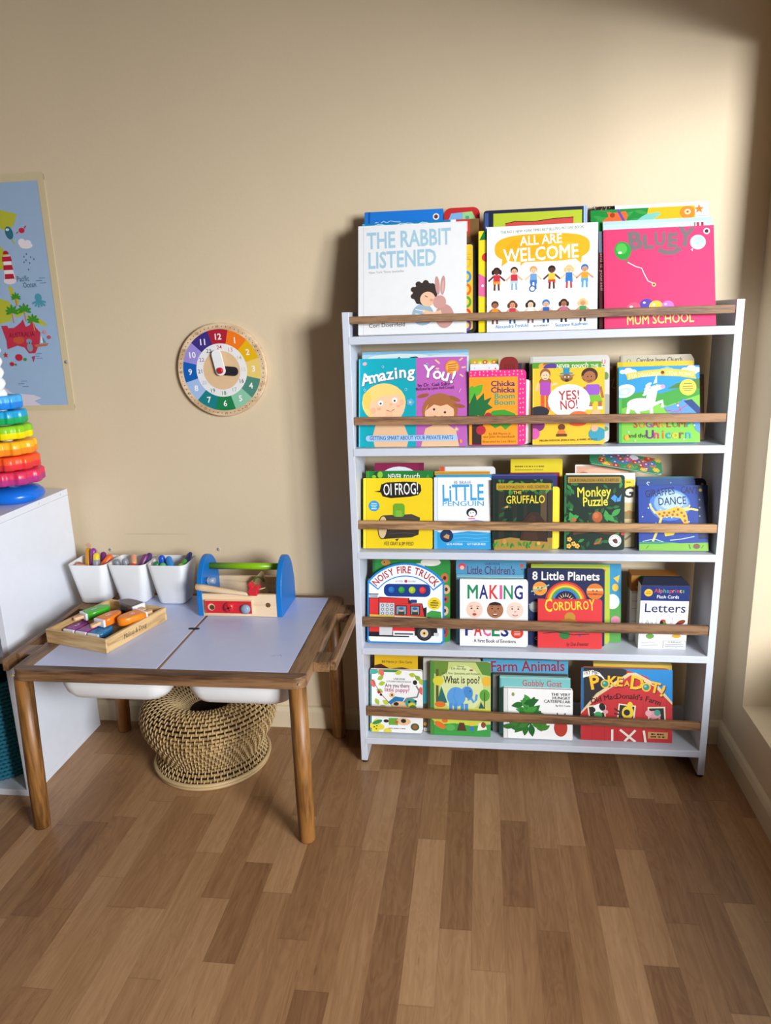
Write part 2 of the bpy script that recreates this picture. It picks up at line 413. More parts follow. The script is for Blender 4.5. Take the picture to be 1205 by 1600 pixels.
# frame, with straight inner rim
outer = rrect(X0, X1, Y0, Y1, 0.028, 6)
inner = []
for i, (x, y) in enumerate(outer):
    inner.append((min(max(x, IX0), IX1), min(max(y, IY0), IY1)))
q = 7
inner = [(IX0, IY0)] * q + [(IX1, IY0)] * q + [(IX1, IY1)] * q + [(IX0, IY1)] * q
b = MB(); b.ring(outer, inner, 0.4505, 0.48, TW); ky = b.mi(TWY)
for i, fc_ in enumerate(b.f):       # the two short sides run their grain the other way
    mx_ = sum(b.v[k][0] for k in fc_) / 4; my_ = [b.v[k][1] for k in fc_]
    if abs(mx_) > IX1 - 0.004 and max(my_) - min(my_) > 0.2: b.m[i] = ky
b.build('frame', tab, 0.0018)
b = MB(); b.box(-0.0 - 0.0035, 0.0035, IY0 + 0.0005, IY1 - 0.0005, 0.455, 0.4785, TWY)
b.build('centre_bar', tab)
WB = mat('#c3cdf0', 0.32, 0.5, 'laminate')
for a, c in ((IX0 + 0.0008, -0.0043), (0.0043, IX1 - 0.0008)):
    b = MB(); b.box(a, c, IY0 + 0.0008, IY1 - 0.0008, 0.470, 0.4795, WB); b.build('top_panel', tab, 0.0006)
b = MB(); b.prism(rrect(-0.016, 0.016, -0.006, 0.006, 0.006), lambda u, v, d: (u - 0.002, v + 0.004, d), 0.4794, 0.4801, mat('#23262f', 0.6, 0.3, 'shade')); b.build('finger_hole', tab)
for (xb, yb, xt, yt) in ((-1.170, -0.5515, -1.149, -0.558), (-0.4435, -0.5435, -0.440, -0.556), (-0.452, -0.050, -0.446, -0.086), (-1.172, -0.068, -1.145, -0.092)):
    b = MB(); a = Vector((xb - tx, yb - ty, 0)); c = Vector((xt - tx, yt - ty, 0.4505)); ax = (a - c).normalized()
    lo = []
    for z, r in ((0.0, 0.0195), (0.004, 0.0212), (0.15, 0.0222), (0.4504, 0.0222)):
        p = c + (a - c) * (1 - z / 0.4505)
        lo.append([(p.x + r * cos(2 * pi * k / 28), p.y + r * sin(2 * pi * k / 28), z) for k in range(28)])
    b.loft(lo, LW); b.build('leg', tab)
for sx_ in (1, -1):
    e = X1 if sx_ > 0 else X0
    for ya, yb in ((-0.506, -0.447), (-0.196, -0.127)):
        b = MB(); xa, xb = sorted((e + sx_ * 0.0003, e + sx_ * 0.0395)); b.box(xa, xb, ya - ty, yb - ty, 0.453, 0.4795, TWY); b.build('bracket', tab, 0.0012)
    b = MB(); xa, xb = sorted((e + sx_ * 0.0397, e + sx_ * 0.0545)); b.box(xa, xb, (-0.490 if sx_ > 0 else -0.545) - ty, (-0.132 if sx_ > 0 else -0.10) - ty, 0.450, 0.4795, TWY); b.build('end_rail', tab, 0.0015)
for xx in (-1.148, -0.4235):
    b = MB(); b.cyl((xx - tx, Y0 - 0.0012, 0.4655), (xx - tx, Y0 + 0.001, 0.4655), 0.0035, 0.0035, mat('#b49a78', 0.4, 0.5, 'metal'), 12); b.build('peg_cap', tab)
b = MB(); sc = [(-0.436, -0.525), (-0.428, -0.517), (-0.421, -0.521), (-0.415, -0.511), (-0.410, -0.523)]
b.tube([(x - tx - 0.085, y - ty + 0.04, 0.48) for x, y in sc], 0.0006, mat('#9aa2b8', 0.6, 0.3, 'pencil'), 5); b.build('pencil_scribble', tab)

def rloop(cx, cy, hx, hy, r, z, seg=6): return [(x, y, z) for x, y in rrect(cx - hx, cx + hx, cy - hy, cy + hy, min(r, hx - 1e-4, hy - 1e-4), seg)]
BIN = mat('#eff0f0', 0.4, 0.5, 'plastic')
for xa, xb, lab in ((-1.088, -0.7900, 'left white plastic storage bin slung under the activity table'), (-0.744, -0.462, 'right white plastic storage bin slung under the activity table')):
    c = (xa + xb) / 2; hx = (xb - xa) / 2
    o = thing('storage_bin', lab, 'storage bin', (c, -0.325, 0.352), group='white bins under the table')
    b = MB(); lo = []
    for z, s in ((0.0, 0.050), (0.003, 0.034), (0.012, 0.018), (0.028, 0.008), (0.05, 0.003), (0.117, 0.0)):
        lo.append(rloop(0, 0, hx - s, 0.205 - s, 0.045, z))
    li = []
    for z, s in ((0.117, 0.002), (0.05, 0.005), (0.028, 0.010), (0.012, 0.022), (0.005, 0.05)):
        li.append(rloop(0, 0, hx - s, 0.205 - s, 0.045, z))
    b.loft(lo + li, BIN); b.build('tub', o)

# ------------------------------------------------------------------ rattan stool
st = thing('rattan_stool', 'round woven rattan stool on the floor under the activity table', 'stool', (-0.815, -0.205, 0))
RA = wood('rattan_cane', '#6a4c2a', '#b8965f', 2, 2.0, 0.5)
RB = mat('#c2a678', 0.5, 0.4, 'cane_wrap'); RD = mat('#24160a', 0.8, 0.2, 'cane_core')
prof = [(0.160, 0.012), (0.157, 0.024), (0.150, 0.036), (0.145, 0.048), (0.147, 0.060), (0.153, 0.072), (0.160, 0.084), (0.167, 0.096), (0.174, 0.108), (0.181, 0.120), (0.187, 0.132), (0.191, 0.144), (0.194, 0.156), (0.195, 0.168), (0.194, 0.180), (0.190, 0.192), (0.183, 0.203), (0.174, 0.211), (0.163, 0.217), (0.151, 0.221), (0.139, 0.222), (0.127, 0.220), (0.115, 0.216), (0.104, 0.210), (0.093, 0.202), (0.082, 0.193), (0.072, 0.183), (0.062, 0.173)]
b = MB()
for i, (r, z) in enumerate(prof):
    n = 56
    b.tube([(r * cos(2 * pi * k / n), r * sin(2 * pi * k / n), z) for k in range(n)], 0.0047, RA, 6, closed=True)
b.build('coiled_cane', st)
b = MB(); b.lathe([(r - 0.003 * 1, z) for r, z in prof] + [(0.0005, 0.165)], (0, 0, 0), RD, 56); b.build('inner_core', st)  # near-black liner, its colour standing in for shade between the coils
b = MB()
nw = 54
for i in range(len(prof) - 1):
    (r0, z0), (r1, z1) = prof[i], prof[i + 1]
    dr, dz = r1 - r0, z1 - z0; l = math.hypot(dr, dz); nr, nz = dz / l, -dr / l
    for k in range(nw):
        a = 2 * pi * (k + 0.5 * (i % 2) + 0.10 * i) / nw
        a2 = a + 0.012
        def pt(rr, zz, aa, o): return ((rr + nr * o) * cos(aa), (rr + nr * o) * sin(aa), zz + nz * o)
        b.tube([pt(r0 - dr * 0.3, z0 - dz * 0.3, a, 0.0042), pt((r0 + r1) / 2, (z0 + z1) / 2, (a + a2) / 2, 0.0068), pt(r1 + dr * 0.3, z1 + dz * 0.3, a2, 0.0042)], 0.0021, RB, 5)
b.build('cane_wrapping', st)
b = MB()
for r, z in ((0.166, 0.0065), (0.170, 0.0175)):
    b.tube([(r * cos(2 * pi * k / 72), r * sin(2 * pi * k / 72), z) for k in range(72)], 0.0062, RB, 8, closed=True)
b.build('base_ring', st)
# ------------------------------------------------------------------ flat print artwork
FONT_CACHE = {}
def glyph_islands(v, f):
    par = list(range(len(v)))
    def find(i):
        while par[i] != i: i = par[i]
        return i
    for q in f:
        for i in q[1:]: par[find(i)] = find(q[0])
    d = {}
    for i in range(len(v)): d.setdefault(find(i), []).append(i)
    return list(d.values())
def fix_capital_m(v, f, v0, f0, b, shear):
    """the outline of a thickened capital M crosses itself: put a clean one in its place"""
    spots = [min(v0[i][0] for i in g) - 0.073 for g in glyph_islands(v0, f0)
             if len(g) == 15 and abs(max(v0[i][1] for i in g) - 0.682) < 0.01 and 0.60 < max(v0[i][0] for i in g) - min(v0[i][0] for i in g) < 0.82]
    kill = set()
    for g in glyph_islands(v, f):
        if len(g) == 15 and any(abs(min(v[i][0] for i in g) + b - 0.073 - s) < 0.02 for s in spots): kill |= set(g)
    f = [q for q in f if q[0] not in kill]; v = list(v)
    for s in spots:
        o = len(v)
        P_ = [(.709 + b, .682 + b), (.618 - .49 * b, .682 + b), (.391, .402 + 1.6 * b), (.165 + .49 * b, .682 + b), (.073 - b, .682 + b), (.073 - b, -b), (.171 + b, -b), (.171 + b, .531 - 2.85 * b), (.391, .256 - 1.6 * b), (.611 - b, .531 - 2.85 * b), (.611 - b, -b), (.709 + b, -b)]
        v += [(x + s + y * shear * 0.0, y) for x, y in P_]
        f += [tuple(o + i for i in q) for q in ((4, 5, 6, 7), (3, 4, 7), (3, 7, 8, 2), (2, 8, 9, 1), (1, 9, 0), (0, 9, 10, 11))]
    return v, f
def text_mesh(txt, bold, shear=0.0):
    k = (txt, round(bold, 4), shear)
    if k in FONT_CACHE: return FONT_CACHE[k]
    cu = bpy.data.curves.new('lettering', 'FONT')
    cu.body = txt; cu.size = 1.0; cu.offset = bold; cu.resolution_u = 2; cu.shear = shear; cu.fill_mode = 'FRONT'
    o = bpy.data.objects.new('lettering', cu); COL.objects.link(o)
    bpy.context.view_layer.update()
    me = o.to_mesh()
    v = [(p.co.x, p.co.y) for p in me.vertices]; f = [tuple(q.vertices) for q in me.polygons]
    o.to_mesh_clear()
    if 'M' in txt and bold and not shear:
        cu.offset = 0; bpy.context.view_layer.update(); me = o.to_mesh()
        v, f = fix_capital_m(v, f, [(p.co.x, p.co.y) for p in me.vertices], [tuple(q.vertices) for q in me.polygons], bold, shear)
        o.to_mesh_clear()
    bpy.data.objects.remove(o); bpy.data.curves.remove(cu)
    used = {i for q in f for i in q}; xs = [v[i][0] for i in used] or [0]; w = max(xs) - min(xs); x0 = min(xs)
    v = [(x - x0, y) for x, y in v]
    FONT_CACHE[k] = (v, f, w)
    return FONT_CACHE[k]

class Art:
    """flat shapes on a sheet of width w and height h; u, v run from its top-left corner,
    u in sheet widths, v in sheet heights; radii and letter sizes in sheet widths"""
    STEP = 0.00002
    def __init__(s, w, h, mb, fn=None):
        s.w, s.h, s.mb, s.n = w, h, mb, 0
        s.fn = fn or (lambda x, z, d: (x, -d, z))
    def _pt(s, u, v): return ((u - 0.5) * s.w, (1 - v) * s.h)
    def _clip(s, pts):
        for ax, lim, sg in ((0, -s.w / 2, 1), (0, s.w / 2, -1), (1, 0.0, 1), (1, s.h, -1)):
            out = []
            for i, p in enumerate(pts):
                q = pts[i - 1]; dp, dq = sg * (p[ax] - lim), sg * (q[ax] - lim)
                if (dp >= 0) != (dq >= 0):
                    t = dq / (dq - dp); out.append((q[0] + (p[0] - q[0]) * t, q[1] + (p[1] - q[1]) * t))
                if dp >= 0: out.append(p)
            pts = out
            if len(pts) < 3: return []
        return pts
    def _poly(s, pts, c):
        s.n += 1
        pts = s._clip([tuple(p) for p in pts])
        if len(pts) < 3: return
        d = 0.00005 + s.n * s.STEP
        s.mb.add([s.fn(x, z, d) for x, z in pts], [tuple(range(len(pts)))], ink(c))
    def P(s, uv, c): s._poly([s._pt(u, v) for u, v in uv], c)
    def R(s, u0, v0, u1, v1, c, r=0):
        x0, z1 = s._pt(u0, v0); x1, z0 = s._pt(u1, v1)
        s._poly(rrect(x0, x1, z0, z1, r * s.w) if r else [(x0, z0), (x1, z0), (x1, z1), (x0, z1)], c)
    def E(s, u, v, ru, rv, c, a=0, n=20, a0=0.0, a1=360.0):
        x, z = s._pt(u, v); ca, sa = cos(radians(a)), sin(radians(a)); pts = []
        full = a1 - a0 >= 360; m = n if full else n + 1
        for k in range(m):
            t = radians(a0 + (a1 - a0) * k / n); p, q = ru * s.w * cos(t), rv * s.w * sin(t)
            pts.append((x + p * ca - q * sa, z + p * sa + q * ca))
        s._poly(pts, c)
    def L(s, uv, wd, c):
        pts = [Vector(s._pt(u, v)) for u, v in uv]; s.n += 1; d = 0.00005 + s.n * s.STEP; vs = []; n = len(pts)
        for i, p in enumerate(pts):
            t = (pts[min(i + 1, n - 1)] - pts[max(i - 1, 0)]).normalized(); q = Vector((-t.y, t.x)) * wd * s.w / 2
            vs += [tuple(p + q), tuple(p - q)]
        for i in range(n - 1):
            qd = s._clip([vs[2 * i], vs[2 * i + 1], vs[2 * i + 3], vs[2 * i + 2]])
            if len(qd) > 2: s.mb.add([s.fn(x, z, d) for x, z in qd], [tuple(range(len(qd)))], ink(c))
    def T(s, txt, u, v, size, c, bold=0.0, a=0, al='c', sx=1.0, fit=None, shear=0.0):
        """baseline-centred text; fit = wanted width in sheet widths"""
        vs, fs, w = text_mesh(txt, bold, shear)
        if not vs: return
        k = size * s.w
        if fit: sx = fit * s.w / (w * k)
        x, z = s._pt(u, v); off = {'c': -w / 2, 'l': 0, 'r': -w}[al]; ca, sa = cos(radians(a)), sin(radians(a)); s.n += 1; d = 0.00005 + s.n * s.STEP
        out = []
        for px, py in vs:
            p, q = (px + off) * k * sx, py * k
            out.append(s.fn(x + p * ca - q * sa, z + p * sa + q * ca, d))
        s.mb.add(out, fs, ink(c))
    def TC(s, txt, u, v, r, mid, size, c, bold=0.0, gap=1.0, sx=1.0):
        """letters set along a circle of radius r round (u, v), centred on angle mid (deg, 90 = top)"""
        ws = [(text_mesh(ch, bold)[2] if ch != ' ' else 0.28) + 0.09 for ch in txt]
        tot = sum(ws) * size * gap * sx; ang = mid + math.degrees(tot / r) / 2
        for ch, cw in zip(txt, ws):
            ang -= math.degrees(cw * size * gap * sx / r) / 2
            if ch != ' ':
                t = radians(ang); s.T(ch, u + r * cos(t), v - r * sin(t) * s.w / s.h, size, c, bold, ang - 90, 'c', sx); s.n -= 1
            ang -= math.degrees(cw * size * gap * sx / r) / 2
        s.n += 1
    def S(s, u, v, r, c, n=5, k=0.45, a=90):
        x, z = s._pt(u, v)
        s._poly([(x + (r if i % 2 == 0 else r * k) * s.w * cos(radians(a) + pi * i / n), z + (r if i % 2 == 0 else r * k) * s.w * sin(radians(a) + pi * i / n)) for i in range(2 * n)], c)
    def dots(s, pts, r, c):
        for u, v in pts: s.E(u, v, r, r, c, n=8); s.n -= 1
        s.n += 1

# ------------------------------------------------------------------ clock on the wall
ck = thing('wall_clock', 'round wooden learning clock with rainbow hour segments on the wall', 'clock', (-0.7525, -0.0012, 1.159), (0, radians(-1.5), 0))
BW = wood('birch_wood', '#c9a67e', '#ecd0ab', 0, 0.8, 0.5)
R0 = 0.1345
b = MB(); n = 96
b.loft([[(r * cos(2 * pi * k / n), y, r * sin(2 * pi * k / n)) for k in range(n)] for r, y in ((R0 - 0.002, 0.0), (R0, -0.002), (R0, -0.013), (R0 - 0.003, -0.015))], BW)
a = Art(2 * R0, 2 * R0, b, lambda x, z, d: (x, -0.015 - d, z - R0))
cols = ['#b01f33', '#f47a1c', '#e8b40f', '#eccb70', '#4f8a78', '#8cc7a4', '#1d8049', '#177f85', '#a6bfe6', '#0f5fb4', '#9d8fd8', '#40307f']
dark = ['#b5303c', '#e08066', '#d5b987', '#d8d3c4', '#3e5a58', '#93b3a0', '#4f7a60', '#48606a', '#b5c2d6', '#2e4a86', '#8a7aa8', '#3c3a58']
rr = R0 / (2 * R0)
for i in range(12):
    t0 = 90 - 30 * i + 15; pts = []
    for k in range(9):
        t = radians(t0 - 30 * k / 8); pts.append((0.5 + 0.435 * cos(t), 0.5 - 0.435 * sin(t)))
    for k in range(9):
        t = radians(t0 - 30 + 30 * k / 8); pts.append((0.5 + 0.28 * cos(t), 0.5 - 0.28 * sin(t)))
    a.P(pts, cols[i]); a.n -= 1
a.n += 1
ring = [(0.5 + 0.285 * cos(2 * pi * k / 48), 0.5 - 0.285 * sin(2 * pi * k / 48)) for k in range(48)]
a.P(ring, '#eceae8')
a.E(0.5, 0.5, 0.207, 0.207, '#e2bf94', n=48)
for i in range(12):
    t = radians(90 - 30 * i)
    a.T(str(12 if i == 0 else i), 0.5 + 0.357 * cos(t), 0.5 - 0.357 * sin(t) + 0.03, 0.088, '#f6f4f0', 0.022); a.n -= 1
    a.T(str(24 if i == 0 else 12 + i), 0.5 + 0.245 * cos(t), 0.5 - 0.245 * sin(t) + 0.02, 0.060, dark[i], 0.008); a.n -= 1
    a.T(str(60 if i == 0 else 5 * i), 0.5 + 0.463 * cos(t), 0.5 - 0.463 * sin(t) + 0.012, 0.036, '#4b3d33', 0.004, -30 * i if False else 0); a.n -= 1
a.n += 1
a.dots([(0.5 + 0.463 * cos(radians(6 * k)), 0.5 - 0.463 * sin(radians(6 * k))) for k in range(60) if k % 5], 0.0055, '#3a2f28')
b.build('clock_face', ck)
def hand(name, length, w, ang, y0, y1, m, tail=0.0):
    b = MB(); t = radians(ang); poly = rrect(-w / 2, w / 2, -w / 2, length, w * 0.48, 6)
    b.prism(poly, lambda u, v, d: (u * cos(t) + v * sin(t), d, -u * sin(t) + v * cos(t)), y0, y1, m); b.build(name, ck, 0.0008)
hand('hour_hand', 0.051, 0.026, 97, -0.0165, -0.021, mat('#26252b', 0.4, 0.5, 'lacquer'))
hand('minute_hand', 0.060, 0.029, -9, -0.0215, -0.027, mat('#f1f1ef', 0.4, 0.5, 'lacquer'))
b = MB(); b.tube([(0, -0.026, 0), (0, -0.032, 0), (0, -0.034, 0)], [0.0092, 0.0090, 0.006], mat('#c3202c', 0.35, 0.5, 'lacquer'), 24); b.build('hub', ck)

# ------------------------------------------------------------------ world map poster, taped to the wall
mp = thing('map_poster', "children's illustrated world map poster taped to the wall at the left", 'poster', (-1.69, -0.0005, 1.05))
MW, MH = 0.915, 0.673
b = MB(); b.box(-MW / 2 + 0.006, MW / 2 - 0.012, -0.0008, 0, 0.010, MH - 0.010, mat('#9db6d2', 0.5, 0.4, 'paper'))
a = Art(MW, MH, b, lambda x, z, d: (x, -0.0008 - d, z))
SHIFT = 0.0
def W3(x, z): return ((x + SHIFT + 1.69) / MW + 0.5, 1 - (z - 1.05) / MH)
def land(pts, c): a.P([W3(x, z) for x, z in pts], c)
LM = '#b8b83a'
land([(-2.12, 1.66), (-1.80, 1.68), (-1.50, 1.66), (-1.33, 1.615), (-1.345, 1.585), (-1.37, 1.57), (-1.40, 1.585), (-1.43, 1.54), (-1.50, 1.50), (-1.55, 1.44), (-1.62, 1.46), (-1.70, 1.42), (-1.78, 1.46), (-1.9, 1.50), (-2.05, 1.52), (-2.12, 1.60)], LM)
land([(-1.43, 1.53), (-1.40, 1.535), (-1.375, 1.50), (-1.385, 1.47), (-1.42, 1.46)], LM)
land([(-1.392, 1.42), (-1.378, 1.415), (-1.372, 1.385), (-1.362, 1.372), (-1.372, 1.362), (-1.388, 1.395)], LM)
land([(-1.43, 1.385), (-1.395, 1.375), (-1.385, 1.345), (-1.40, 1.318), (-1.44, 1.31)], LM)
land([(-1.385, 1.35), (-1.36, 1.355), (-1.345, 1.345), (-1.36, 1.335), (-1.38, 1.325)], LM)
land([(-1.345, 1.335), (-1.31, 1.325), (-1.285, 1.305), (-1.29, 1.30), (-1.32, 1.31), (-1.345, 1.322)], LM)
a.E(*W3(-1.315, 1.528), 0.022, 0.009, '#e9dfe2'); a.E(*W3(-1.327, 1.537), 0.013, 0.012, '#e9dfe2'); a.E(*W3(-1.309, 1.535), 0.012, 0.009, '#e9dfe2')
for x, z in ((-1.318, 1.505), (-1.327, 1.498), (-1.306, 1.496), (-1.297, 1.49), (-1.329, 1.483), (-1.312, 1.480), (-1.322, 1.488), (-1.318, 1.462)): a.E(*W3(x, z), 0.0022, 0.0034, '#4a6a8c', n=8)
a.T('Pacific', *W3(-1.340, 1.430), 0.024, '#32566a', 0.003, 2, 'c', 0.72)
a.T('Ocean', *W3(-1.322, 1.412), 0.024, '#32566a', 0.003, 2, 'c', 0.72)
for z0, zx in ((1.437, -1.280), (1.430, -1.290), (1.423, -1.279), (1.220, -1.325), (1.213, -1.333), (1.206, -1.324), (1.140, -1.385), (1.132, -1.396), (1.124, -1.383)):
    a.L([W3(zx - 0.010, z0), W3(zx + 0.010, z0 + 0.0004)], 0.0016, '#3f6f92')
# bird, crab, lighthouse, octopus
a.E(*W3(-1.362, 1.565), 0.013, 0.020, '#2f6d80', 12); a.E(*W3(-1.366, 1.574), 0.006, 0.004, '#d8e4e6'); a.L([W3(-1.358, 1.548), W3(-1.350, 1.535)], 0.004, '#b7b04a')
a.E(*W3(-1.322, 1.570), 0.010, 0.008, '#c5283c'); a.L([W3(-1.333, 1.567), W3(-1.340, 1.562)], 0.003, '#c5283c'); a.L([W3(-1.313, 1.575), W3(-1.307, 1.582)], 0.004, '#c5283c')
a.E(*W3(-1.382, 1.432), 0.022, 0.010, '#e4d7da')
land([(-1.398, 1.438), (-1.364, 1.438), (-1.371, 1.503), (-1.392, 1.503)], '#ece3e3')
for z in (1.438, 1.463, 1.487): land([(-1.397, z), (-1.366, z), (-1.368, z + 0.014), (-1.395, z + 0.014)], '#b82438')
a.E(*W3(-1.382, 1.507), 0.010, 0.011, '#b82438', a0=0, a1=180)
a.E(*W3(-1.300, 1.382), 0.012, 0.013, '#4f97ad')
for dx, dz in ((-0.022, -0.012), (-0.014, -0.024), (-0.003, -0.028), (0.008, -0.025), (0.018, -0.022), (0.022, -0.008)):
    a.L([W3(-1.300, 1.374), W3(-1.300 + dx * 0.6, 1.374 + dz * 0.4), W3(-1.300 + dx, 1.374 + dz * 0.7)], 0.006, '#4f97ad')
SHIFT = -0.037
# Australia with palms, turtles, sea stars
land([(-1.378, 1.298), (-1.355, 1.298), (-1.342, 1.305), (-1.330, 1.313), (-1.322, 1.322), (-1.316, 1.300), (-1.302, 1.305), (-1.293, 1.320), (-1.284, 1.296), (-1.272, 1.282), (-1.280, 1.250), (-1.298, 1.222), (-1.318, 1.222), (-1.330, 1.240), (-1.352, 1.246), (-1.386, 1.236), (-1.385, 1.262), (-1.376, 1.275)], '#c0334a')
land([(-1.395, 1.305), (-1.375, 1.305), (-1.365, 1.27), (-1.385, 1.262)], '#c0334a')
a.E(*W3(-1.345, 1.262), 0.020, 0.012, '#c8553a'); a.T('AUSTRALIA', *W3(-1.333, 1.271), 0.022, '#6d1c30', 0.004, 2, 'c', 0.8)
def palm(x, z, k=1.0):
    a.L([W3(x, z - 0.03 * k), W3(x - 0.002, z)], 0.004, '#c98a44')
    for t in (10, 50, 90, 135, 170, -20, 200): a.E(*W3(x + 0.009 * k * cos(radians(t)), z + 0.008 * k * sin(radians(t))), 0.012 * k, 0.0040 * k, '#3f8f2c', t, 10)
for x, z, k in ((-1.352, 1.345, 1.1), (-1.312, 1.348, 1.1), (-1.289, 1.318, 1.0), (-1.333, 1.385, 0.8), (-1.40, 1.395, 0.8)): palm(x, z, k)
a.E(*W3(-1.312, 1.240), 0.010, 0.014, '#8197a4'); a.E(*W3(-1.312, 1.258), 0.010, 0.008, '#8197a4'); a.E(*W3(-1.312, 1.253), 0.002, 0.004, '#2b3640')
a.P([W3(-1.296, 1.247), W3(-1.250, 1.251), W3(-1.256, 1.243), W3(-1.292, 1.240)], '#b9704f'); a.P([W3(-1.276, 1.252), W3(-1.266, 1.252), W3(-1.272, 1.275)], '#dfe6ea'); a.P([W3(-1.268, 1.252), W3(-1.258, 1.252), W3(-1.266, 1.268)], '#5d8aa0')
for x, z, r, c in ((-1.258, 1.283, 0.007, '#d58ba0'), (-1.246, 1.268, 0.007, '#c0566a'), (-1.352, 1.211, 0.013, '#c2283c'), (-1.333, 1.205, 0.006, '#3f8f2c'), (-1.378, 1.192, 0.008, '#c2283c'), (-1.366, 1.190, 0.004, '#3f8f2c')): a.E(*W3(x, z), r, r * 0.85, c)
a.S(*W3(-1.394, 1.219), 0.010, '#c2283c'); a.P([W3(-1.310, 1.212), W3(-1.298, 1.214), W3(-1.307, 1.196)], '#b03a62')
SHIFT = 0.0
land([(-1.46, 1.13), (-1.43, 1.105), (-1.36, 1.098), (-1.335, 1.088), (-1.36, 1.080), (-1.34, 1.066), (-1.50, 1.063), (-1.7, 1.064), (-1.9, 1.07), (-1.9, 1.10), (-1.7, 1.12), (-1.55, 1.12)], '#d5cdd8')
land([(-2.0, 1.40), (-1.86, 1.44), (-1.76, 1.36), (-1.83, 1.22), (-1.88, 1.16), (-1.93, 1.28)], '#d98a3a')
b.build('print', mp)
TP = mat('#d3c19a', 0.55, 0.4, 'masking_tape')
for x0, x1, z0, z1 in ((-MW / 2, MW / 2, MH - 0.022, MH), (-MW / 2, MW / 2, 0, 0.016), (MW / 2 - 0.020, MW / 2, 0.006, MH - 0.006), (-MW / 2, -MW / 2 + 0.016, 0.006, MH - 0.006)):
    b = MB(); b.box(x0, x1, -0.0013 if x1 - x0 > 0.1 else -0.0017, 0.0003, z0, z1, TP); b.build('tape_strip', mp)
b = MB(); b.lathe([(0.0, 0.0045), (0.004, 0.004), (0.0052, 0.0018), (0.0052, 0)], (0, 0, 0), mat('#9a9a98', 0.35, 0.5, 'metal'), 20)
o = b.xf(Matrix.Rotation(radians(90), 4, 'X')).build('drawing_pin', None, loc=(-1.2385, -0.0018, 1.194)); tag(o, 'small round metal pin through the right border of the map poster', 'pin')
for x, z, lab in ((-1.177, 0.603, 'white wall anchor above the leftmost pen pot'), (-0.817, 0.607, 'white wall anchor above the blue toy tool box')):
    o = thing('wall_anchor', lab, 'wall anchor', (x, -0.0003, z), group='wall anchors above the table')
    M9 = Matrix.Rotation(radians(90), 4, 'X')
    b = MB(); b.lathe([(0.0001, 0.0016), (0.0028, 0.0016), (0.0056, 0.001), (0.0056, 0)], (0, 0, 0), mat('#cfc8ba', 0.5, 0.4, 'plastic'), 20); b.xf(M9).build('collar', o)
    b = MB(); b.tube([(0.0032 * cos(t), -0.0026 - 0.001 * sin(t), 0.0032 * sin(t)) for t in (2 * pi * k / 16 for k in range(13))], 0.0012, mat('#7d7d80', 0.35, 0.5, 'metal'), 6); b.build('hook', o)
# scuff line and crayon mark on the wall
sm_ = mat('#c4b598', 0.6, 0.3, 'scuff')
b = MB(); b.prism([(-1.13, 0.6562), (-1.04, 0.6572), (-0.93, 0.6564), (-0.90, 0.6552), (-1.04, 0.6542), (-1.12, 0.6550)], lambda u, v, d: (u, d, v), -0.0004, 0.0, sm_)
tag(b.build('scuff_mark'), 'faint grey horizontal scuff on the wall above the pen pots', 'wall mark')
b = MB(); b.prism([(-1.275, 0.619), (-1.262, 0.625), (-1.252, 0.619), (-1.254, 0.612), (-1.262, 0.610), (-1.270, 0.613)], lambda u, v, d: (u + 0.012, d, v), -0.0004, 0.0, mat('#d9a996', 0.6, 0.3, 'scuff'))
tag(b.build('crayon_mark'), 'pale pink crayon smudge on the wall beside the white cabinet', 'wall mark')

# ------------------------------------------------------------------ three pots of chunky crayons
PW = mat('#e6e7e8', 0.38, 0.5, 'plastic')
def pot(x, y, label):
    o = thing('pen_pot', label, 'pot', (x, y, 0.4802), group='white pen pots at the back of the table')
    def sec(t, ins=0.0):
        hw = 0.042 + 0.018 * t - ins; y0 = -0.036 - 0.020 * t + ins; y1 = 0.036 + 0.012 * t - ins
        return rrect(-hw, hw, y0, y1, [0.020 - ins * .5, 0.020 - ins * .5, 0.010, 0.010], 6)
    H = 0.128
    lo = [[(px, py, z) for px, py in sec(t, i)] for t, z, i in ((0, 0, 0.006), (0.01, 0.002, 0.002), (0.05, 0.006, 0), (1, H, 0), (1.0, H + 0.0012, 0.0008), (1.0, H, 0.0026), (0.05, 0.008, 0.0026), (0.0, 0.005, 0.012))]
    b = MB(); b.loft(lo, PW); b.build('pot_body', o)
    return o
PX = (-1.168, -1.046, -0.922); PY = (-0.122, -0.116, -0.116)
for x, y, l in zip(PX, PY, ('white plastic pot of orange, purple and yellow crayons, nearest the cabinet', 'white plastic pot of grey, red and violet crayons, middle of the three pots', 'white plastic pot of blue and green crayons, beside the toy tool box')): pot(x, y, l)
def crayon(k, a, c, col, label, r=0.0095, tip=None):
    o = thing('crayon', label, 'crayon', (PX[k] + a[0], PY[k] + a[1], 0.492 + a[2]), group='chunky crayons in the white pots')
    d = Vector(c) - Vector(a)
    b = MB(); m = mat(col, 0.3, 0.5, 'wax')
    b.capsule((0, 0, 0), tuple(d), r, m, 16, 0.95); b.build('crayon_body', o)
    if tip:
        b = MB(); n = d.normalized(); b.capsule(tuple(d * 0.62), tuple(d * 0.80), r * 1.04, mat(tip, 0.35, 0.5, 'wax'), 16); b.build('grip', o)
crayon(0, (-0.024, -0.010, 0.050), (-0.030, 0.028, 0.138), '#c98a22', 'golden orange crayon standing tallest at the left of the leftmost pot')
crayon(0, (-0.006, -0.010, 0.050), (-0.007, 0.016, 0.140), '#8a2f8e', 'magenta purple crayon standing in the middle of the leftmost pot')
crayon(0, (0.012, -0.024, 0.050), (0.007, 0.004, 0.128), '#e5c92a', 'yellow crayon with a grey band in the leftmost pot', 0.0105, '#8b9198')
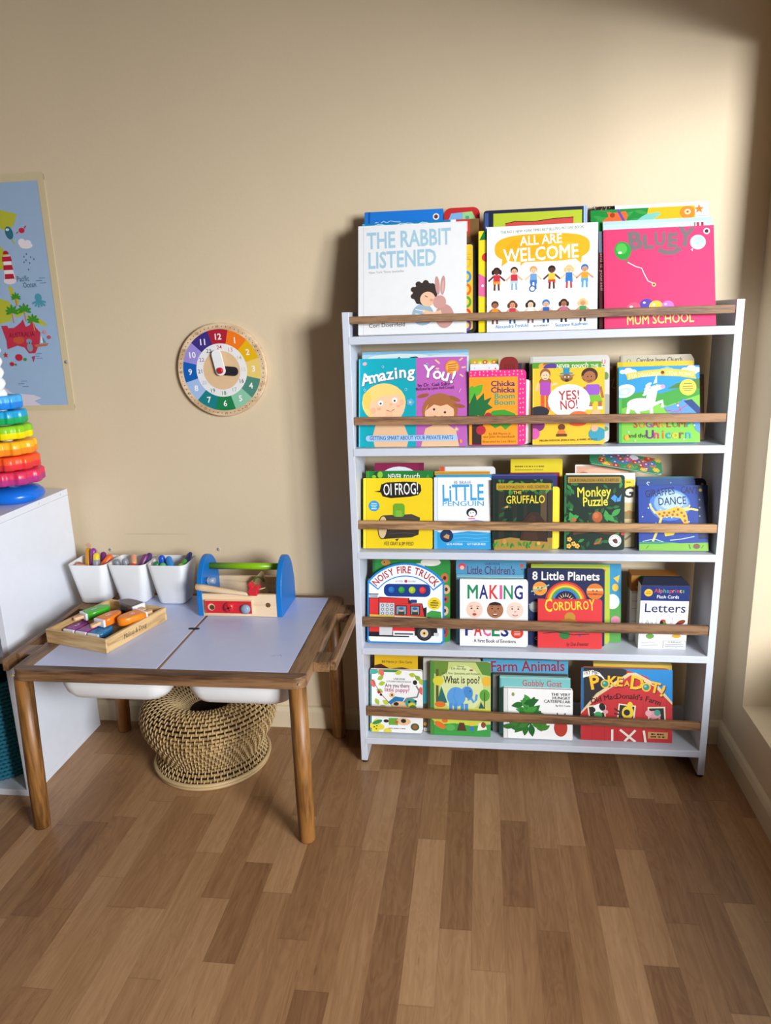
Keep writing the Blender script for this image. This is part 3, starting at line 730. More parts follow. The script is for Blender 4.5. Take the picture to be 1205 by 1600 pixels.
crayon(0, (0.028, -0.004, 0.050), (0.016, 0.030, 0.124), '#6e2a73', 'dark purple crayon behind the yellow one in the leftmost pot')
crayon(0, (0.024, 0.0, 0.095), (0.040, 0.020, 0.118), '#e8682c', 'orange crayon leaning to the right in the leftmost pot', 0.011)
crayon(0, (-0.036, -0.034, 0.106), (-0.012, -0.040, 0.107), '#dd9a7c', 'peach crayon lying along the front rim of the leftmost pot', 0.0085)
crayon(0, (-0.040, -0.018, 0.108), (-0.030, -0.026, 0.108), '#a8583e', 'brown crayon lying at the left front corner of the leftmost pot', 0.0085)
crayon(1, (-0.030, -0.020, 0.050), (-0.040, -0.024, 0.116), '#7d8592', 'slate grey crayon at the left of the middle pot', 0.0105)
crayon(1, (-0.005, -0.020, 0.050), (-0.014, -0.022, 0.118), '#8a8f98', 'light grey crayon second from the left in the middle pot', 0.0105)
crayon(1, (0.004, -0.004, 0.108), (-0.006, 0.018, 0.120), '#e7a07a', 'peach orange crayon behind the red one in the middle pot', 0.009)
crayon(1, (0.006, -0.026, 0.102), (0.016, -0.036, 0.108), '#c2452f', 'brick red crayon lying in the middle pot', 0.0105)
crayon(1, (0.018, -0.020, 0.075), (0.036, 0.010, 0.122), '#7a3b70', 'plum crayon leaning right in the middle pot', 0.0105)
crayon(1, (0.036, -0.022, 0.07), (0.045, 0.018, 0.124), '#4b3468', 'dark violet crayon at the right of the middle pot', 0.0095)
crayon(2, (-0.028, -0.022, 0.060), (-0.036, -0.030, 0.112), '#1c7a4c', 'dark green crayon at the left front of the right pot', 0.0105)
crayon(2, (-0.026, 0.004, 0.060), (-0.032, 0.0, 0.122), '#1d54c8', 'royal blue crayon at the left of the right pot', 0.0105)
crayon(2, (-0.008, -0.026, 0.060), (-0.014, -0.036, 0.110), '#4fae62', 'mid green crayon at the front of the right pot', 0.0105)
crayon(2, (0.006, -0.026, 0.106), (-0.008, -0.004, 0.120), '#2b86d8', 'sky blue crayon lying diagonally in the right pot', 0.0105)
crayon(2, (0.036, -0.036, 0.104), (0.040, -0.030, 0.108), '#8cbf32', 'lime green crayon lowest at the right of the right pot', 0.0085)
crayon(2, (0.040, -0.018, 0.102), (0.043, -0.008, 0.114), '#4a9a34', 'grass green crayon above the lime one in the right pot', 0.0090)
crayon(2, (0.036, 0.002, 0.098), (0.046, 0.022, 0.124), '#1f6b3a', 'forest green crayon leaning on the right wall of the right pot', 0.0088)
crayon(2, (0.0475, -0.022, 0.100), (0.0505, 0.020, 0.130), '#1e2c6e', 'navy crayon along the right rim of the right pot', 0.0066)

# ------------------------------------------------------------------ tray of toy ice lollies
TRX, TRY, TA = -1.0200, -0.3495, radians(-16.2)
LWD = wood('tray_wood', '#b08a58', '#dcb984', 0, 1.2, 0.5)
LWY = wood('tray_wood_side', '#ab8554', '#d8b47f', 1, 1.2, 0.5)
tray = thing('wooden_tray', 'shallow light wooden tray holding toy ice lollies on the table', 'tray', (TRX, TRY, 0.4801), (0, 0, TA))
tw, td, th, tt = 0.1035, 0.118, 0.0375, 0.0075
b = MB(); b.box(-tw + tt, tw - tt, -td + tt, td - tt, 0.0005, 0.005, LWD); b.build('tray_base', tray)
b = MB(); b.box(-tw, tw, -td, -td + tt, 0, th, LWD); b.build('tray_side', tray, 0.0008)
b = MB(); b.box(-tw, tw, td - tt, td, 0, th, LWD); b.build('tray_side', tray, 0.0008)
b = MB(); b.box(-tw, -tw + tt, -td + tt, td - tt, 0, th, LWY); b.build('tray_side', tray, 0.0008)
b = MB(); b.box(tw - tt, tw, -td + tt, td - tt, 0, th, LWY)
a = Art(2 * td, th, b, lambda x, z, d: (tw + d, x, z))
a.T('Melissa & Doug', 0.46, 0.66, 0.082, '#3a2a1a', 0.0, 0, 'c', 0.72, shear=0.25)
b.build('tray_side', tray)
CORE = mat('#e9eaf0', 0.4, 0.5, 'lacquer'); STICK = wood('lolly_stick', '#d09a68', '#efc79a', 1, 1.0, 0.5)
def lolly(x, y, z, head, colr, label, L=0.070, Wd=0.040, T=0.021, pitch=0.0, num=None, stripe=None):
    """x, y is the middle of the base end; head is the direction from base to tip"""
    o = thing('toy_ice_lolly', label, 'toy food', (x, y, z), (pitch, 0, radians(head) - pi / 2), 'toy ice lollies in the tray')
    hw = Wd / 2
    out = [(-hw, 0.006), (hw, 0.006)] + [(hw, L * 0.45)] + [(hw * 0.97 * cos(t), L * 0.55 + (L * 0.45) * sin(t)) for t in (pi * k / 14 for k in range(15))] + [(-hw, L * 0.45)]
    cxx, cyy = 0, L * 0.45
    def sc(k): return [(cxx + (px - cxx) * k, cyy + (py - cyy) * (1 + (k - 1) * 0.7)) for px, py in out]
    m = mat(colr, 0.28, 0.5, 'gloss_lacquer')
    b = MB(); b.loft([[(px, py, zz) for px, py in sc(k)] for k, zz in ((0.86, 0.0), (0.96, 0.002), (1.0, 0.005), (1.0, T - 0.006), (0.96, T - 0.002), (0.84, T))], m)
    if num is not None:
        a = Art(0.04, 0.06, b, lambda u, v, d: (u, v, T + d)); a.T(num, 0.5, 0.55, 0.55, '#f4f2ee', 0.01)
    b.build('coating', o)
    b = MB(); b.box(-hw + 0.0012, hw - 0.0012, 0.0, 0.0075, 0.0010, T - 0.0010, CORE); b.build('core', o, 0.0022)
    b = MB(); b.prism(rrect(-0.0065, 0.0065, -0.026, 0.002, [0.0064, 0.0064, 0.0002, 0.0002], 6), lambda u, v, d: (u, v, d), T / 2 - 0.0042, T / 2 + 0.0042, STICK); b.build('stick', o, 0.0008)
def tl(u, v): return (TRX + u * cos(TA) - v * sin(TA), TRY + u * sin(TA) + v * cos(TA))
BZ = 0.4854; UP = 90 + math.degrees(TA)
p = tl(-0.0655, -0.080); lolly(*p, BZ, UP, '#8e2f8e', 'purple toy ice lolly, leftmost in the front row of the tray', num='2')
p = tl(-0.0225, -0.080); lolly(*p, BZ, UP, '#8e2f8e', 'purple toy ice lolly beside the blue one in the front row of the tray')
p = tl(0.0205, -0.080); lolly(*p, BZ, UP, '#2f86c4', 'blue toy ice lolly in the front row of the tray')
p = tl(-0.030, 0.030); lolly(*p, BZ, UP, '#4b3c38', 'dark brown toy ice lolly at the back of the tray, half hidden', num='4', L=0.066)
p = tl(0.020, 0.030); lolly(*p, BZ, UP, '#3f9c3a', 'green toy ice lolly in the bottom layer between brown and orange ones', L=0.066)
p = tl(0.070, 0.078); lolly(*p, BZ, UP + 180, '#3b87b8', 'blue toy ice lolly at the right end of the tray', L=0.070)
lolly(-0.958, -0.283, BZ + 0.0226, 152, '#5a4a45', 'brown toy ice lolly with white core on top at the back of the tray', L=0.082, T=0.024, Wd=0.044)
lolly(-1.095, -0.345, BZ + 0.0226, 55, '#45b02c', 'green toy ice lolly lying on top at the left of the tray', num='1', L=0.080, T=0.022)
lolly(-1.024, -0.390, BZ + 0.0226, 68, '#f08020', 'orange toy ice lolly on top with its white core facing the room', num='5', Wd=0.042, T=0.023, L=0.074)
lolly(-0.928, -0.320, BZ + 0.0226, 236, '#f58a1e', 'orange toy ice lolly with a white six, tip over the tray edge', num='6', Wd=0.046, T=0.024, L=0.078)

# ------------------------------------------------------------------ toy tool box
tbx, tby = -0.683, -0.155
tb = thing('toy_tool_box', 'blue and wooden toy tool box with a green handle on the table', 'toy', (tbx, tby, 0.4800))
BL = mat('#0f74c4', 0.32, 0.5, 'lacquer'); PLY = wood('birch_ply', '#d0ab80', '#efd3ad', 0, 0.8, 0.5)
side = [(-0.077, 0.0), (0.077, 0.0), (0.077, 0.06)] + [(0.072 * cos(t) * (1 - 0.10 * sin(t)), 0.075 + 0.085 * sin(t)) for t in (pi * k / 16 for k in range(1, 16))] + [(-0.077, 0.06)]
for x0, x1 in ((-0.1245, -0.1085), (0.1085, 0.1245)):
    b = MB(); b.prism(side, lambda u, v, d: (d, u, v), x0, x1, BL); b.build('end_panel', tb, 0.002)
b = MB(); b.cyl((-0.112, 0.004, 0.124), (0.112, 0.004, 0.124), 0.0098, 0.0098, mat('#86bb12', 0.3, 0.5, 'lacquer'), 28); b.build('handle', tb)
b = MB(); b.box(-0.1083, 0.1083, -0.076, 0.076, 0.002, 0.010, PLY); b.build('base', tb)
b = MB(); b.box(-0.1083, 0.1083, -0.0765, -0.0675, 0.0005, 0.067, PLY)
b.tube([(0.084, -0.0769, 0.036), (0.084, -0.0767, 0.036)], [0.0072, 0.0072], mat('#6b4d30', 0.7, 0.2, 'hole'), 18)
b.build('front_panel', tb)
b = MB(); b.box(-0.1083, 0.1083, 0.0675, 0.0765, 0.002, 0.070, PLY); b.build('back_panel', tb, 0.0008)
b = MB(); b.box(-0.099, 0.040, -0.0845, -0.0768, 0.011, 0.051, PLY); b.build('strip_base', tb, 0.001)
RED = mat('#d42630', 0.32, 0.5, 'lacquer')
b = MB(); b.prism([(-0.097, 0.0125), (0.038, 0.0125), (0.038, 0.0495), (-0.097, 0.0495)], lambda u, v, d: (u, d, v), -0.0856, -0.0846, RED)
b.tube([(-0.080, -0.0859, 0.031), (-0.080, -0.0858, 0.031)], [0.0105, 0.0105], mat('#e3c296', 0.5, 0.4, 'ply_hole'), 20)
b.tube([(-0.078, -0.0863, 0.030), (-0.078, -0.0861, 0.030)], [0.0075, 0.0075], mat('#5a4330', 0.7, 0.2, 'hole'), 20)
b.build('strip', tb)
b = MB(); b.lathe([(0.0001, 0.010), (0.006, 0.010), (0.013, 0.008), (0.0155, 0.002), (0.0155, 0.0)], (0, 0, 0), RED, 24); 
b.xf(Matrix.Translation((-0.027, -0.0857, 0.032)) @ Matrix.Rotation(radians(90), 4, 'X'))
for t in (20, 110): b.loft([[(-0.027 + u * cos(radians(t)) - v * sin(radians(t)), y, 0.032 + u * sin(radians(t)) + v * cos(radians(t))) for u, v in rrect(-0.010, 0.010, -0.0022, 0.0022, 0.001, 2)] for y in (-0.0952, -0.0962)], mat('#a81820', 0.4, 0.4, 'lacquer'))
b.build('screw', tb)
b = MB(); b.lathe([(0.0001, 0.013), (0.008, 0.012), (0.0138, 0.007), (0.0138, 0.0), (0.005, 0.0)], (0, 0, 0), mat('#8fa3b8', 0.35, 0.5, 'lacquer'), 24)
b.xf(Matrix.Translation((0.0215, -0.0857, 0.028)) @ Matrix.Rotation(radians(90), 4, 'X')).build('peg', tb)
b = MB(); b.cyl((-0.1083, -0.035, 0.092), (-0.082, -0.035, 0.092), 0.0088, 0.0088, mat('#8fa3b8', 0.35, 0.5, 'lacquer'), 20)
b.cyl((-0.103, -0.035, 0.092), (-0.099, -0.035, 0.092), 0.0105, 0.0105, mat('#8fa3b8', 0.35, 0.5, 'lacquer'), 20); b.build('bolt', tb)
b = MB(); b.cyl((-0.1083, -0.052, 0.073), (-0.076, -0.052, 0.071), 0.0085, 0.0062, BL, 8); b.cyl((-0.076, -0.052, 0.071), (-0.066, -0.052, 0.070), 0.0042, 0.0042, BL, 16); b.build('bolt', tb)
# hammer resting across the box, set square standing behind
hm = thing('toy_hammer', 'toy hammer with wooden handle and red head lying across the tool box', 'toy hammer', (-0.735, -0.2365, 0.5600))
b = MB(); lo = []
for x, r in ((-0.070, 0.0070), (-0.068, 0.0095), (-0.05, 0.0098), (0.0, 0.0085), (0.05, 0.0062), (0.075, 0.0052), (0.098, 0.0050)):
    lo.append([(x, r * cos(t), r * sin(t) - 0.13 * x + 0.0003) for t in (2 * pi * k / 16 for k in range(16))])
b.loft(lo, PLY); b.build('handle', hm)
b = MB()
hd = [(-0.012, -0.013), (0.012, -0.013), (0.013, 0.003), (0.020, 0.006), (0.016, 0.017), (0.003, 0.014), (-0.006, 0.026), (-0.014, 0.022), (-0.009, 0.010), (-0.014, 0.002)]
b.prism([(u + 0.0985, v + 0.001) for u, v in hd], lambda u, v, d: (u, d, v), -0.010, 0.012, RED); b.build('head', hm, 0.002)
b = MB(); b.cyl((0.112, 0.0, 0.004), (0.133, 0.0, 0.010), 0.0025, 0.0008, PLY, 10); b.build('handle_end', hm)
sq = thing('toy_set_square', 'small wooden toy set square with a green ring behind the tool box handle', 'toy', (-0.655, -0.115, 0.490))
b = MB(); b.prism([(-0.026, 0.0), (0.030, 0.0), (0.012, 0.082), (0.006, 0.086), (-0.026, 0.055)], lambda u, v, d: (u, d, v), -0.004, 0.004, PLY); b.build('plate', sq, 0.0008)
b = MB(); b.tube([(-0.002 + 0.014 * cos(t), -0.0045, 0.055 + 0.014 * sin(t)) for t in (pi * k / 14 for k in range(15))], 0.0028, mat('#6d8f3a', 0.4, 0.4, 'lacquer'), 8); b.build('protractor_arc', sq)
# ------------------------------------------------------------------ books
PAGE = mat('#e9e4d8', 0.7, 0.2, 'paper_edge')
BOARD = mat('#dcd8ce', 0.7, 0.2, 'board_edge')
GRP = {1: 'books on the top shelf', 2: 'books on the second shelf', 3: 'books on the third shelf', 4: 'books on the fourth shelf', 5: 'books on the bottom shelf'}
def book(sh, x, y, w, h, t, tilt, col, label, art=None, r=0.0, back=None, page=None, spine=True, outline=None, roll=0.0):
    tr = radians(tilt); lift = t * sin(tr) + 0.0003
    board = t >= 0.0115
    o = thing('board_book' if board else 'picture_book', label, 'book', (x, y, SH[sh] + lift), (-tr, roll, 0), GRP[sh])
    ct = 0.0016 if t > 0.005 else 0.0007
    rl = r if isinstance(r, (list, tuple)) else [0.0006, r or 0.0006, r or 0.0006, 0.0006]
    poly = outline(w, h) if outline else rrect(-w / 2, w / 2, 0, h, rl, 5)
    b = MB(); b.prism(poly, lambda u, v, d: (u, d, v), 0, ct, ink(col))
    if art:
        a = Art(w, h, b); art(a)
    b.build('front_cover', o)
    ins = 0.0012 if board else 0.0025
    if t <= 0.005: ins = 0.0006
    ri = [max(0.0004, q - ins) for q in rl]
    pp = [((u * (w - 2 * ins) / w), ins + v * (h - 2 * ins) / h) for u, v in outline(w, h)] if outline else rrect(-w / 2 + (0.001 if spine else ins), w / 2 - ins, ins, h - ins, ri, 5)
    b = MB(); b.prism(pp, lambda u, v, d: (u, d, v), ct + 0.0001, t - ct - 0.0001, page or (BOARD if board else PAGE)); b.build('page_block', o)
    b = MB(); b.prism(poly, lambda u, v, d: (u, d, v), t - ct, t, ink(back or col)); b.build('back_cover', o)
    if spine and not outline and t > 0.005:
        q = rl[0]
        b = MB(); b.box(-w / 2 - 0.0005, -w / 2 + 0.0008, 0.0002, t - 0.0002, 0.001 + q, h - 0.001 - rl[3], ink(back or col)); b.build('spine', o)
    return o

def words(a, u0, u1, v, hgt, c, seed=1):
    """a line of print too small to read: a row of short marks"""
    rnd = random.Random(seed); u = u0
    while u < u1 - 0.01:
        l = min(u1 - u, rnd.uniform(0.012, 0.035)); a.R(u, v - hgt / 2, u + l * 0.8, v + hgt / 2, c); a.n -= 1
        u += l + (0.015 if rnd.random() < 0.25 else 0.0)
    a.n += 1
SK = ('#8a5034', '#e8b48c', '#f0c8a4', '#5a3424', '#d89a70', '#a86a44')
def kid(a, u, v, k, skin, hair, top, bot, legs='#3a3a50', lng=False):
    """simple standing child: v is the middle of the head, k the head radius"""
    q = a.w / a.h
    for s in (-1, 1): a.L([(u + s * k * 0.9, v + 1.5 * k * q), (u + s * k * 2.6, v + 3.0 * k * q)], k * 0.55, skin); a.n -= 1
    a.n += 1
    for s in (-1, 1): a.L([(u + s * k * 0.55, v + 3.2 * k * q), (u + s * k * 0.7, v + 6.0 * k * q)], k * 0.6, legs); a.n -= 1
    a.n += 1
    a.P([(u - k * 0.95, v + 1.1 * k * q), (u + k * 0.95, v + 1.1 * k * q), (u + k * 1.1, v + 3.2 * k * q), (u - k * 1.1, v + 3.2 * k * q)], top)
    a.P([(u - k * 1.1, v + 3.1 * k * q), (u + k * 1.1, v + 3.1 * k * q), (u + k * 1.1, v + 4.3 * k * q), (u, v + 3.7 * k * q), (u - k * 1.1, v + 4.3 * k * q)], bot)
    a.E(u, v - 0.15 * k * q, k * 1.15, k * 1.15, hair)
    if lng:
        for s in (-1, 1): a.E(u + s * k * 1.15, v + 0.3 * k * q, k * 0.45, k * 0.8, hair)
    a.E(u, v + 0.22 * k * q, k * 0.86, k * 0.86, skin)
    a.dots([(u - k * 0.3, v + 0.15 * k * q), (u + k * 0.3, v + 0.15 * k * q)], k * 0.11, '#2a201c')
    a.L([(u - k * 0.25, v + 0.55 * k * q), (u, v + 0.66 * k * q), (u + k * 0.25, v + 0.55 * k * q)], k * 0.12, '#a8483a')
def leaf(a, u, v, l, wd, ang, c):
    q = a.w / a.h; ca, sa = cos(radians(ang)), sin(radians(ang)); pts = []
    for k in range(13):
        s = k / 12; o = wd * sin(pi * s); pts.append((s * l, o))
    for k in range(11, 0, -1):
        s = k / 12; o = -wd * sin(pi * s); pts.append((s * l, o))
    a.P([(u + p * ca - o * sa, v - (p * sa + o * ca) * q) for p, o in pts], c)
def cloud(a, u, v, k, c):
    q = a.w / a.h
    for du, dv, r in ((-1, 0.1, 0.55), (0, -0.1, 0.75), (0.9, 0.1, 0.6), (0.2, 0.3, 0.8)): a.E(u + du * k, v + dv * k * q, r * k, r * k * 0.7, c)

# ---- top shelf, front row
def art_listen(a):
    a.R(0.045, 0, 0.052, 1, '#d5d8da')
    a.T('THE RABBIT', 0.08, 0.212, 0.212, '#a4c9da', 0.022, 1, 'l', fit=0.78)
    a.T('LISTENED', 0.095, 0.392, 0.212, '#a4c9da', 0.022, 1, 'l', fit=0.63)
    a.T('New York Times bestseller', 0.10, 0.440, 0.030, '#8a8f94', 0, 1, 'l', fit=0.33)
    # plain stand-in for the cover picture: a sitting child leaning on a pink toy
    a.E(0.60, 0.83, 0.10, 0.10, '#9db7c8'); a.E(0.62, 0.64, 0.115, 0.105, '#3a302c')
    for t in range(0, 360, 40): a.E(0.61 + 0.10 * cos(radians(t)), 0.63 - 0.09 * sin(radians(t)), 0.028, 0.026, '#3a302c', n=10)
    a.E(0.645, 0.69, 0.070, 0.068, '#f0c3a0'); a.E(0.68, 0.70, 0.016, 0.012, '#e59a86')
    a.E(0.80, 0.85, 0.085, 0.11, '#c9968c'); a.E(0.755, 0.72, 0.060, 0.062, '#cf9c92')
    a.E(0.735, 0.57, 0.022, 0.085, '#c9968c', 6); a.E(0.785, 0.57, 0.022, 0.088, '#c9968c', -4); a.E(0.785, 0.58, 0.010, 0.060, '#dbb0a6', -4)
    a.L([(0.62, 0.66), (0.645, 0.672)], 0.007, '#5a3a30'); a.L([(0.60, 0.80), (0.70, 0.83), (0.77, 0.81)], 0.035, '#f0c3a0')
    for v in (0.78, 0.82, 0.86): a.L([(0.53, v), (0.62, v + 0.02)], 0.008, '#e8eef2')
    a.E(0.90, 0.88, 0.028, 0.030, '#f2ece8')
    a.T('Cori Doerrfeld', 0.10, 0.935, 0.055, '#5a4a44', 0.003, 1, 'l')
book(1, -0.1789, -0.1750, 0.2800, 0.2830, 0.011, 14.2, '#ebecec', 'white square picture book with pale blue capitals, front left of the top shelf', art_listen, back='#e4e5e6')
def art_welcome(a):
    a.R(0.022, 0, 0.028, 1, '#dcdfe0')
    a.T('THE NO.1 NEW YORK TIMES BESTSELLING PICTURE BOOK', 0.5, 0.058, 0.034, '#4a7a50', 0.006, 1.5, fit=0.75)
    pts = []
    for k in range(40):
        t = 2 * pi * k / 40; c, s_ = cos(t), sin(t)
        pts.append((0.50 + 0.43 * math.copysign(abs(c) ** 0.6, c), 0.215 - 0.132 * math.copysign(abs(s_) ** 0.75, s_)))
    a.P(pts, '#eab41c'); a.E(0.36, 0.20, 0.20, 0.09, '#e9ad12', 8); a.E(0.68, 0.23, 0.14, 0.06, '#efbd2c', 4)
    for u in (0.17, 0.34, 0.83): a.P([(u - 0.03, 0.31), (u + 0.04, 0.32), (u - 0.035, 0.38)] if u < 0.5 else [(u - 0.04, 0.32), (u + 0.03, 0.31), (u + 0.02, 0.375)], '#eab41c')
    a.T('ALL ARE', 0.49, 0.182, 0.118, '#fbf8ee', 0.020, 2, fit=0.38)
    a.T('WELCOME', 0.49, 0.330, 0.172, '#fbf8ee', 0.018, 2, fit=0.68)
    row1 = [(0.09, SK[3], '#2a1a16', '#cf3340', '#e8912c', '#6a3a2a', 1), (0.25, SK[1], '#35261f', '#cf3340', '#b9cfe0', '#8fb4cc', 0), (0.425, SK[2], '#e59a4c', '#6f9fd0', '#3f74b8', '#3f74b8', 0), (0.59, SK[3], '#1f1512', '#eec63a', '#d0402c', '#5a3424', 0), (0.745, SK[2], '#ecc678', '#2f78c4', '#2f78c4', '#c83a3a', 1), (0.885, SK[4], '#2f74c0', '#e0a02c', '#56a4dc', '#56a4dc', 0)]
    n0 = a.n
    for u, s_, hr, tp, bt, lg, lng in row1: a.n = n0; kid(a, u, 0.425, 0.029, s_, hr, tp, bt, lg, lng)
    a.n = n0 + 14
    a.E(0.415, 0.60, 0.030, 0.030, '#2f62a8'); a.E(0.415, 0.60, 0.020, 0.020, '#f2f4f6')
    row2 = [(0.075, SK[5], '#4a2d1e', '#e8912c', '#d8453c', '#7a4a30', 0), (0.235, SK[4], '#6a3a22', '#d03a44', '#3f5f9a', '#3f5f9a', 1), (0.40, SK[2], '#2a211f', '#ece6e4', '#c9a9b4', '#8a6a78', 1), (0.54, SK[1], '#2f74c0', '#2f62b0', '#2f62b0', '#24508c', 0), (0.70, SK[5], '#2a1a16', '#c86a8a', '#8fb0d8', '#3a2a22', 1), (0.87, SK[4], '#ecc678', '#3f9a58', '#8a4a34', '#5a3424', 1)]
    n0 = a.n
    for u, s_, hr, tp, bt, lg, lng in row2: a.n = n0; kid(a, u, 0.745, 0.029, s_, hr, tp, bt, lg, lng)
    a.n = n0 + 14
    a.T('Alexandra Penfold', 0.23, 0.965, 0.046, '#5a9ad0', 0.0, 1.5, fit=0.30); a.T('Suzanne Kaufman', 0.77, 0.965, 0.046, '#4a8ac0', 0.0, 1.5, fit=0.29); a.T('BLOOMSBURY', 0.50, 0.962, 0.022, '#6a7a84', 0.003, 1.5)
book(1, 0.1496, -0.1750, 0.2737, 0.2625, 0.005, 11.7, '#f3f3f1', 'white picture book with a yellow speech blob and rows of children', art_welcome)
def art_pink(a):
    a.R(0.012, 0, 0.02, 1, '#d83a66')
    GR = '#7d6f72'
    a.T('B', 0.300, 0.205, 0.235, GR, 0.044, 5); a.T('L', 0.415, 0.205, 0.19, GR, 0.044, 4); a.T('U', 0.515, 0.180, 0.175, GR, 0.040, 0, sx=0.85); a.T('E', 0.625, 0.200, 0.185, GR, 0.044, -4); a.T('Y', 0.735, 0.195, 0.25, GR, 0.040, -8, sx=0.8)
    a.L([(0.50, 0.225), (0.56, 0.255), (0.64, 0.255), (0.70, 0.22)], 0.045, GR)
    a.E(0.175, 0.22, 0.075, 0.090, '#2fa43c', 12); a.E(0.165, 0.20, 0.05, 0.055, '#58bf52', 12); a.E(0.15, 0.24, 0.018, 0.012, '#f2fbf0'); a.P([(0.205, 0.315), (0.235, 0.335), (0.21, 0.345)], '#2fa43c')
    a.L([(0.22, 0.34), (0.29, 0.385), (0.345, 0.405), (0.37, 0.47), (0.40, 0.535), (0.445, 0.56)], 0.009, '#f0d8dc'); a.E(0.453, 0.575, 0.020, 0.020, '#e0c080'); a.E(0.453, 0.575, 0.009, 0.009, '#6a4a3a')
    a.E(0.855, 0.165, 0.070, 0.070, '#d8edf6', 35); a.E(0.865, 0.155, 0.045, 0.045, '#b7dff2', 35); a.P([(0.79, 0.235), (0.81, 0.225), (0.805, 0.255)], '#d8edf6')
    a.E(0.935, 0.058, 0.030, 0.030, '#f6f2f0'); a.E(0.935, 0.058, 0.018, 0.018, '#5a2a30')
    for u, v, r, c in ((0.27, 0.815, 0.07, '#f0607a'), (0.385, 0.775, 0.060, '#5a4ab0'), (0.47, 0.80, 0.065, '#efc64a'), (0.575, 0.795, 0.055, '#c77ad0')): a.E(u, v, r, r * 0.95, c); a.E(u - r * 0.35, v - r * 0.35, r * 0.22, r * 0.16, '#f8e2e6')
    a.T('MUM SCHOOL', 0.505, 0.965, 0.125, '#f5dc7a', 0.016, 1, fit=0.60)
book(1, 0.4372, -0.1750, 0.2660, 0.2540, 0.004, 19.0, '#dd4272', 'bright pink paperback with balloons and yellow lettering, right of the top shelf', art_pink)
# ---- top shelf, behind
def art_wavy(a):
    for u in (0.2, 0.46, 0.53, 0.7): a.L([(u - 0.06, 0.022), (u - 0.02, 0.010), (u + 0.03, 0.014), (u + 0.07, 0.026)], 0.008, '#bfe2f2')
    a.R(0, 0, 0.03, 1, '#3aa8e0')
book(1, -0.1962, -0.1540, 0.2314, 0.2925, 0.006, 14.2, '#1080b4', 'teal blue picture book peeping out just above the white book with pale blue capitals', art_wavy)
def art_brown(a):
    a.R(0.0, 0.0, 0.36, 1, '#f0f0f0'); a.R(0.36, 0.0, 0.74, 0.13, '#cf3a34', 0.03); a.R(0.44, 0.02, 0.68, 0.11, '#d9ccc0'); a.R(0.50, 0.035, 0.62, 0.11, '#7a8a94')
    a.R(0.36, 0.13, 0.74, 0.16, '#a8582c')
book(1, -0.0538, -0.1458, 0.0939, 0.2930, 0.008, 14.2, '#7a5a30', 'brown picture book with a red framed corner picture, behind the large white book', art_brown)
def art_bluewave(a):
    a.R(0.045, 0, 0.07, 1, '#0f56a8')
    a.L([(0.11, 0.105), (0.15, 0.085), (0.20, 0.098), (0.24, 0.080), (0.29, 0.092), (0.33, 0.078), (0.40, 0.088), (0.46, 0.090)], 0.010, '#a8d0f0')
    a.E(0.91, 0.062, 0.040, 0.042, '#f0ece4'); a.E(0.91, 0.062, 0.025, 0.026, '#6a3a2c')
book(1, -0.2045, -0.1360, 0.2080, 0.3250, 0.006, 14.2, '#1a78d4', 'tall royal blue picture book at the back left of the top shelf', art_bluewave)
def art_redtab(a):
    a.P([(0.12, 0.10), (0.20, 0.045), (0.78, 0.035), (0.88, 0.09), (0.88, 0.3), (0.12, 0.3)], '#7fb0e0'); a.P([(0.52, 0.04), (0.78, 0.035), (0.88, 0.09), (0.88, 0.3), (0.52, 0.3)], '#9ed08a'); a.R(0.60, 0.07, 0.70, 0.2, '#3fa894'); a.R(0.64, 0.10, 0.84, 0.13, '#3fa894')
book(1, -0.0521, -0.1260, 0.0932, 0.3235, 0.018, 14.2, '#c42a2c', 'red rounded board book with a cut-corner picture, behind the brown one on the top shelf', art_redtab, r=[0.02, 0.02, 0.018, 0.018], spine=False)
def art_shapes(a):
    a.R(0.0, 0.02, 0.93, 0.97, '#eebf34', 0.05)
    for v, c in ((0.22, '#d8b02c'), (0.38, '#3a8ac8'), (0.52, '#d8602c'), (0.66, '#4a9a3c'), (0.80, '#d03a3a'), (0.92, '#6a4aa0')): a.E(0.80, v, 0.10, 0.13, c); a.E(0.80, v, 0.05, 0.07, '#eebf34')
    for v in (0.13, 0.16, 0.19): a.L([(0.55, v), (0.9, v)], 0.008, '#b08a24')
book(1, -0.0743, -0.1621, 0.1190, 0.2305, 0.006, 14.2, '#2a2a26', 'yellow board cover with coloured shapes on a black border, right of the large white book', art_shapes, r=0.012)
def art_ypink(a):
    a.P([(0.02, 0.09), (0.16, 0.0), (0.34, 0.0), (0.34, 0.06), (0.30, 0.085)], '#1f7a3a'); a.E(0.25, 0.26, 0.16, 0.14, '#d83a3a'); a.E(0.36, 0.25, 0.13, 0.12, '#2a3a6a'); a.E(0.36, 0.25, 0.06, 0.06, '#58a0d8')
    a.P([(0.0, 0.42), (0.35, 0.48), (0.35, 0.66), (0.0, 0.64)], '#e86aa0'); a.E(0.12, 0.54, 0.04, 0.04, '#f4f0f0'); a.E(0.35, 0.75, 0.13, 0.10, '#2a2622'); a.R(0.0, 0.80, 0.4, 1.0, '#f0d81c')
book(1, 0.0335, -0.1679, 0.0830, 0.2540, 0.007, 11.7, '#efdd2a', 'yellow and pink picture book showing as a strip left of the yellow speech blob book', art_ypink)
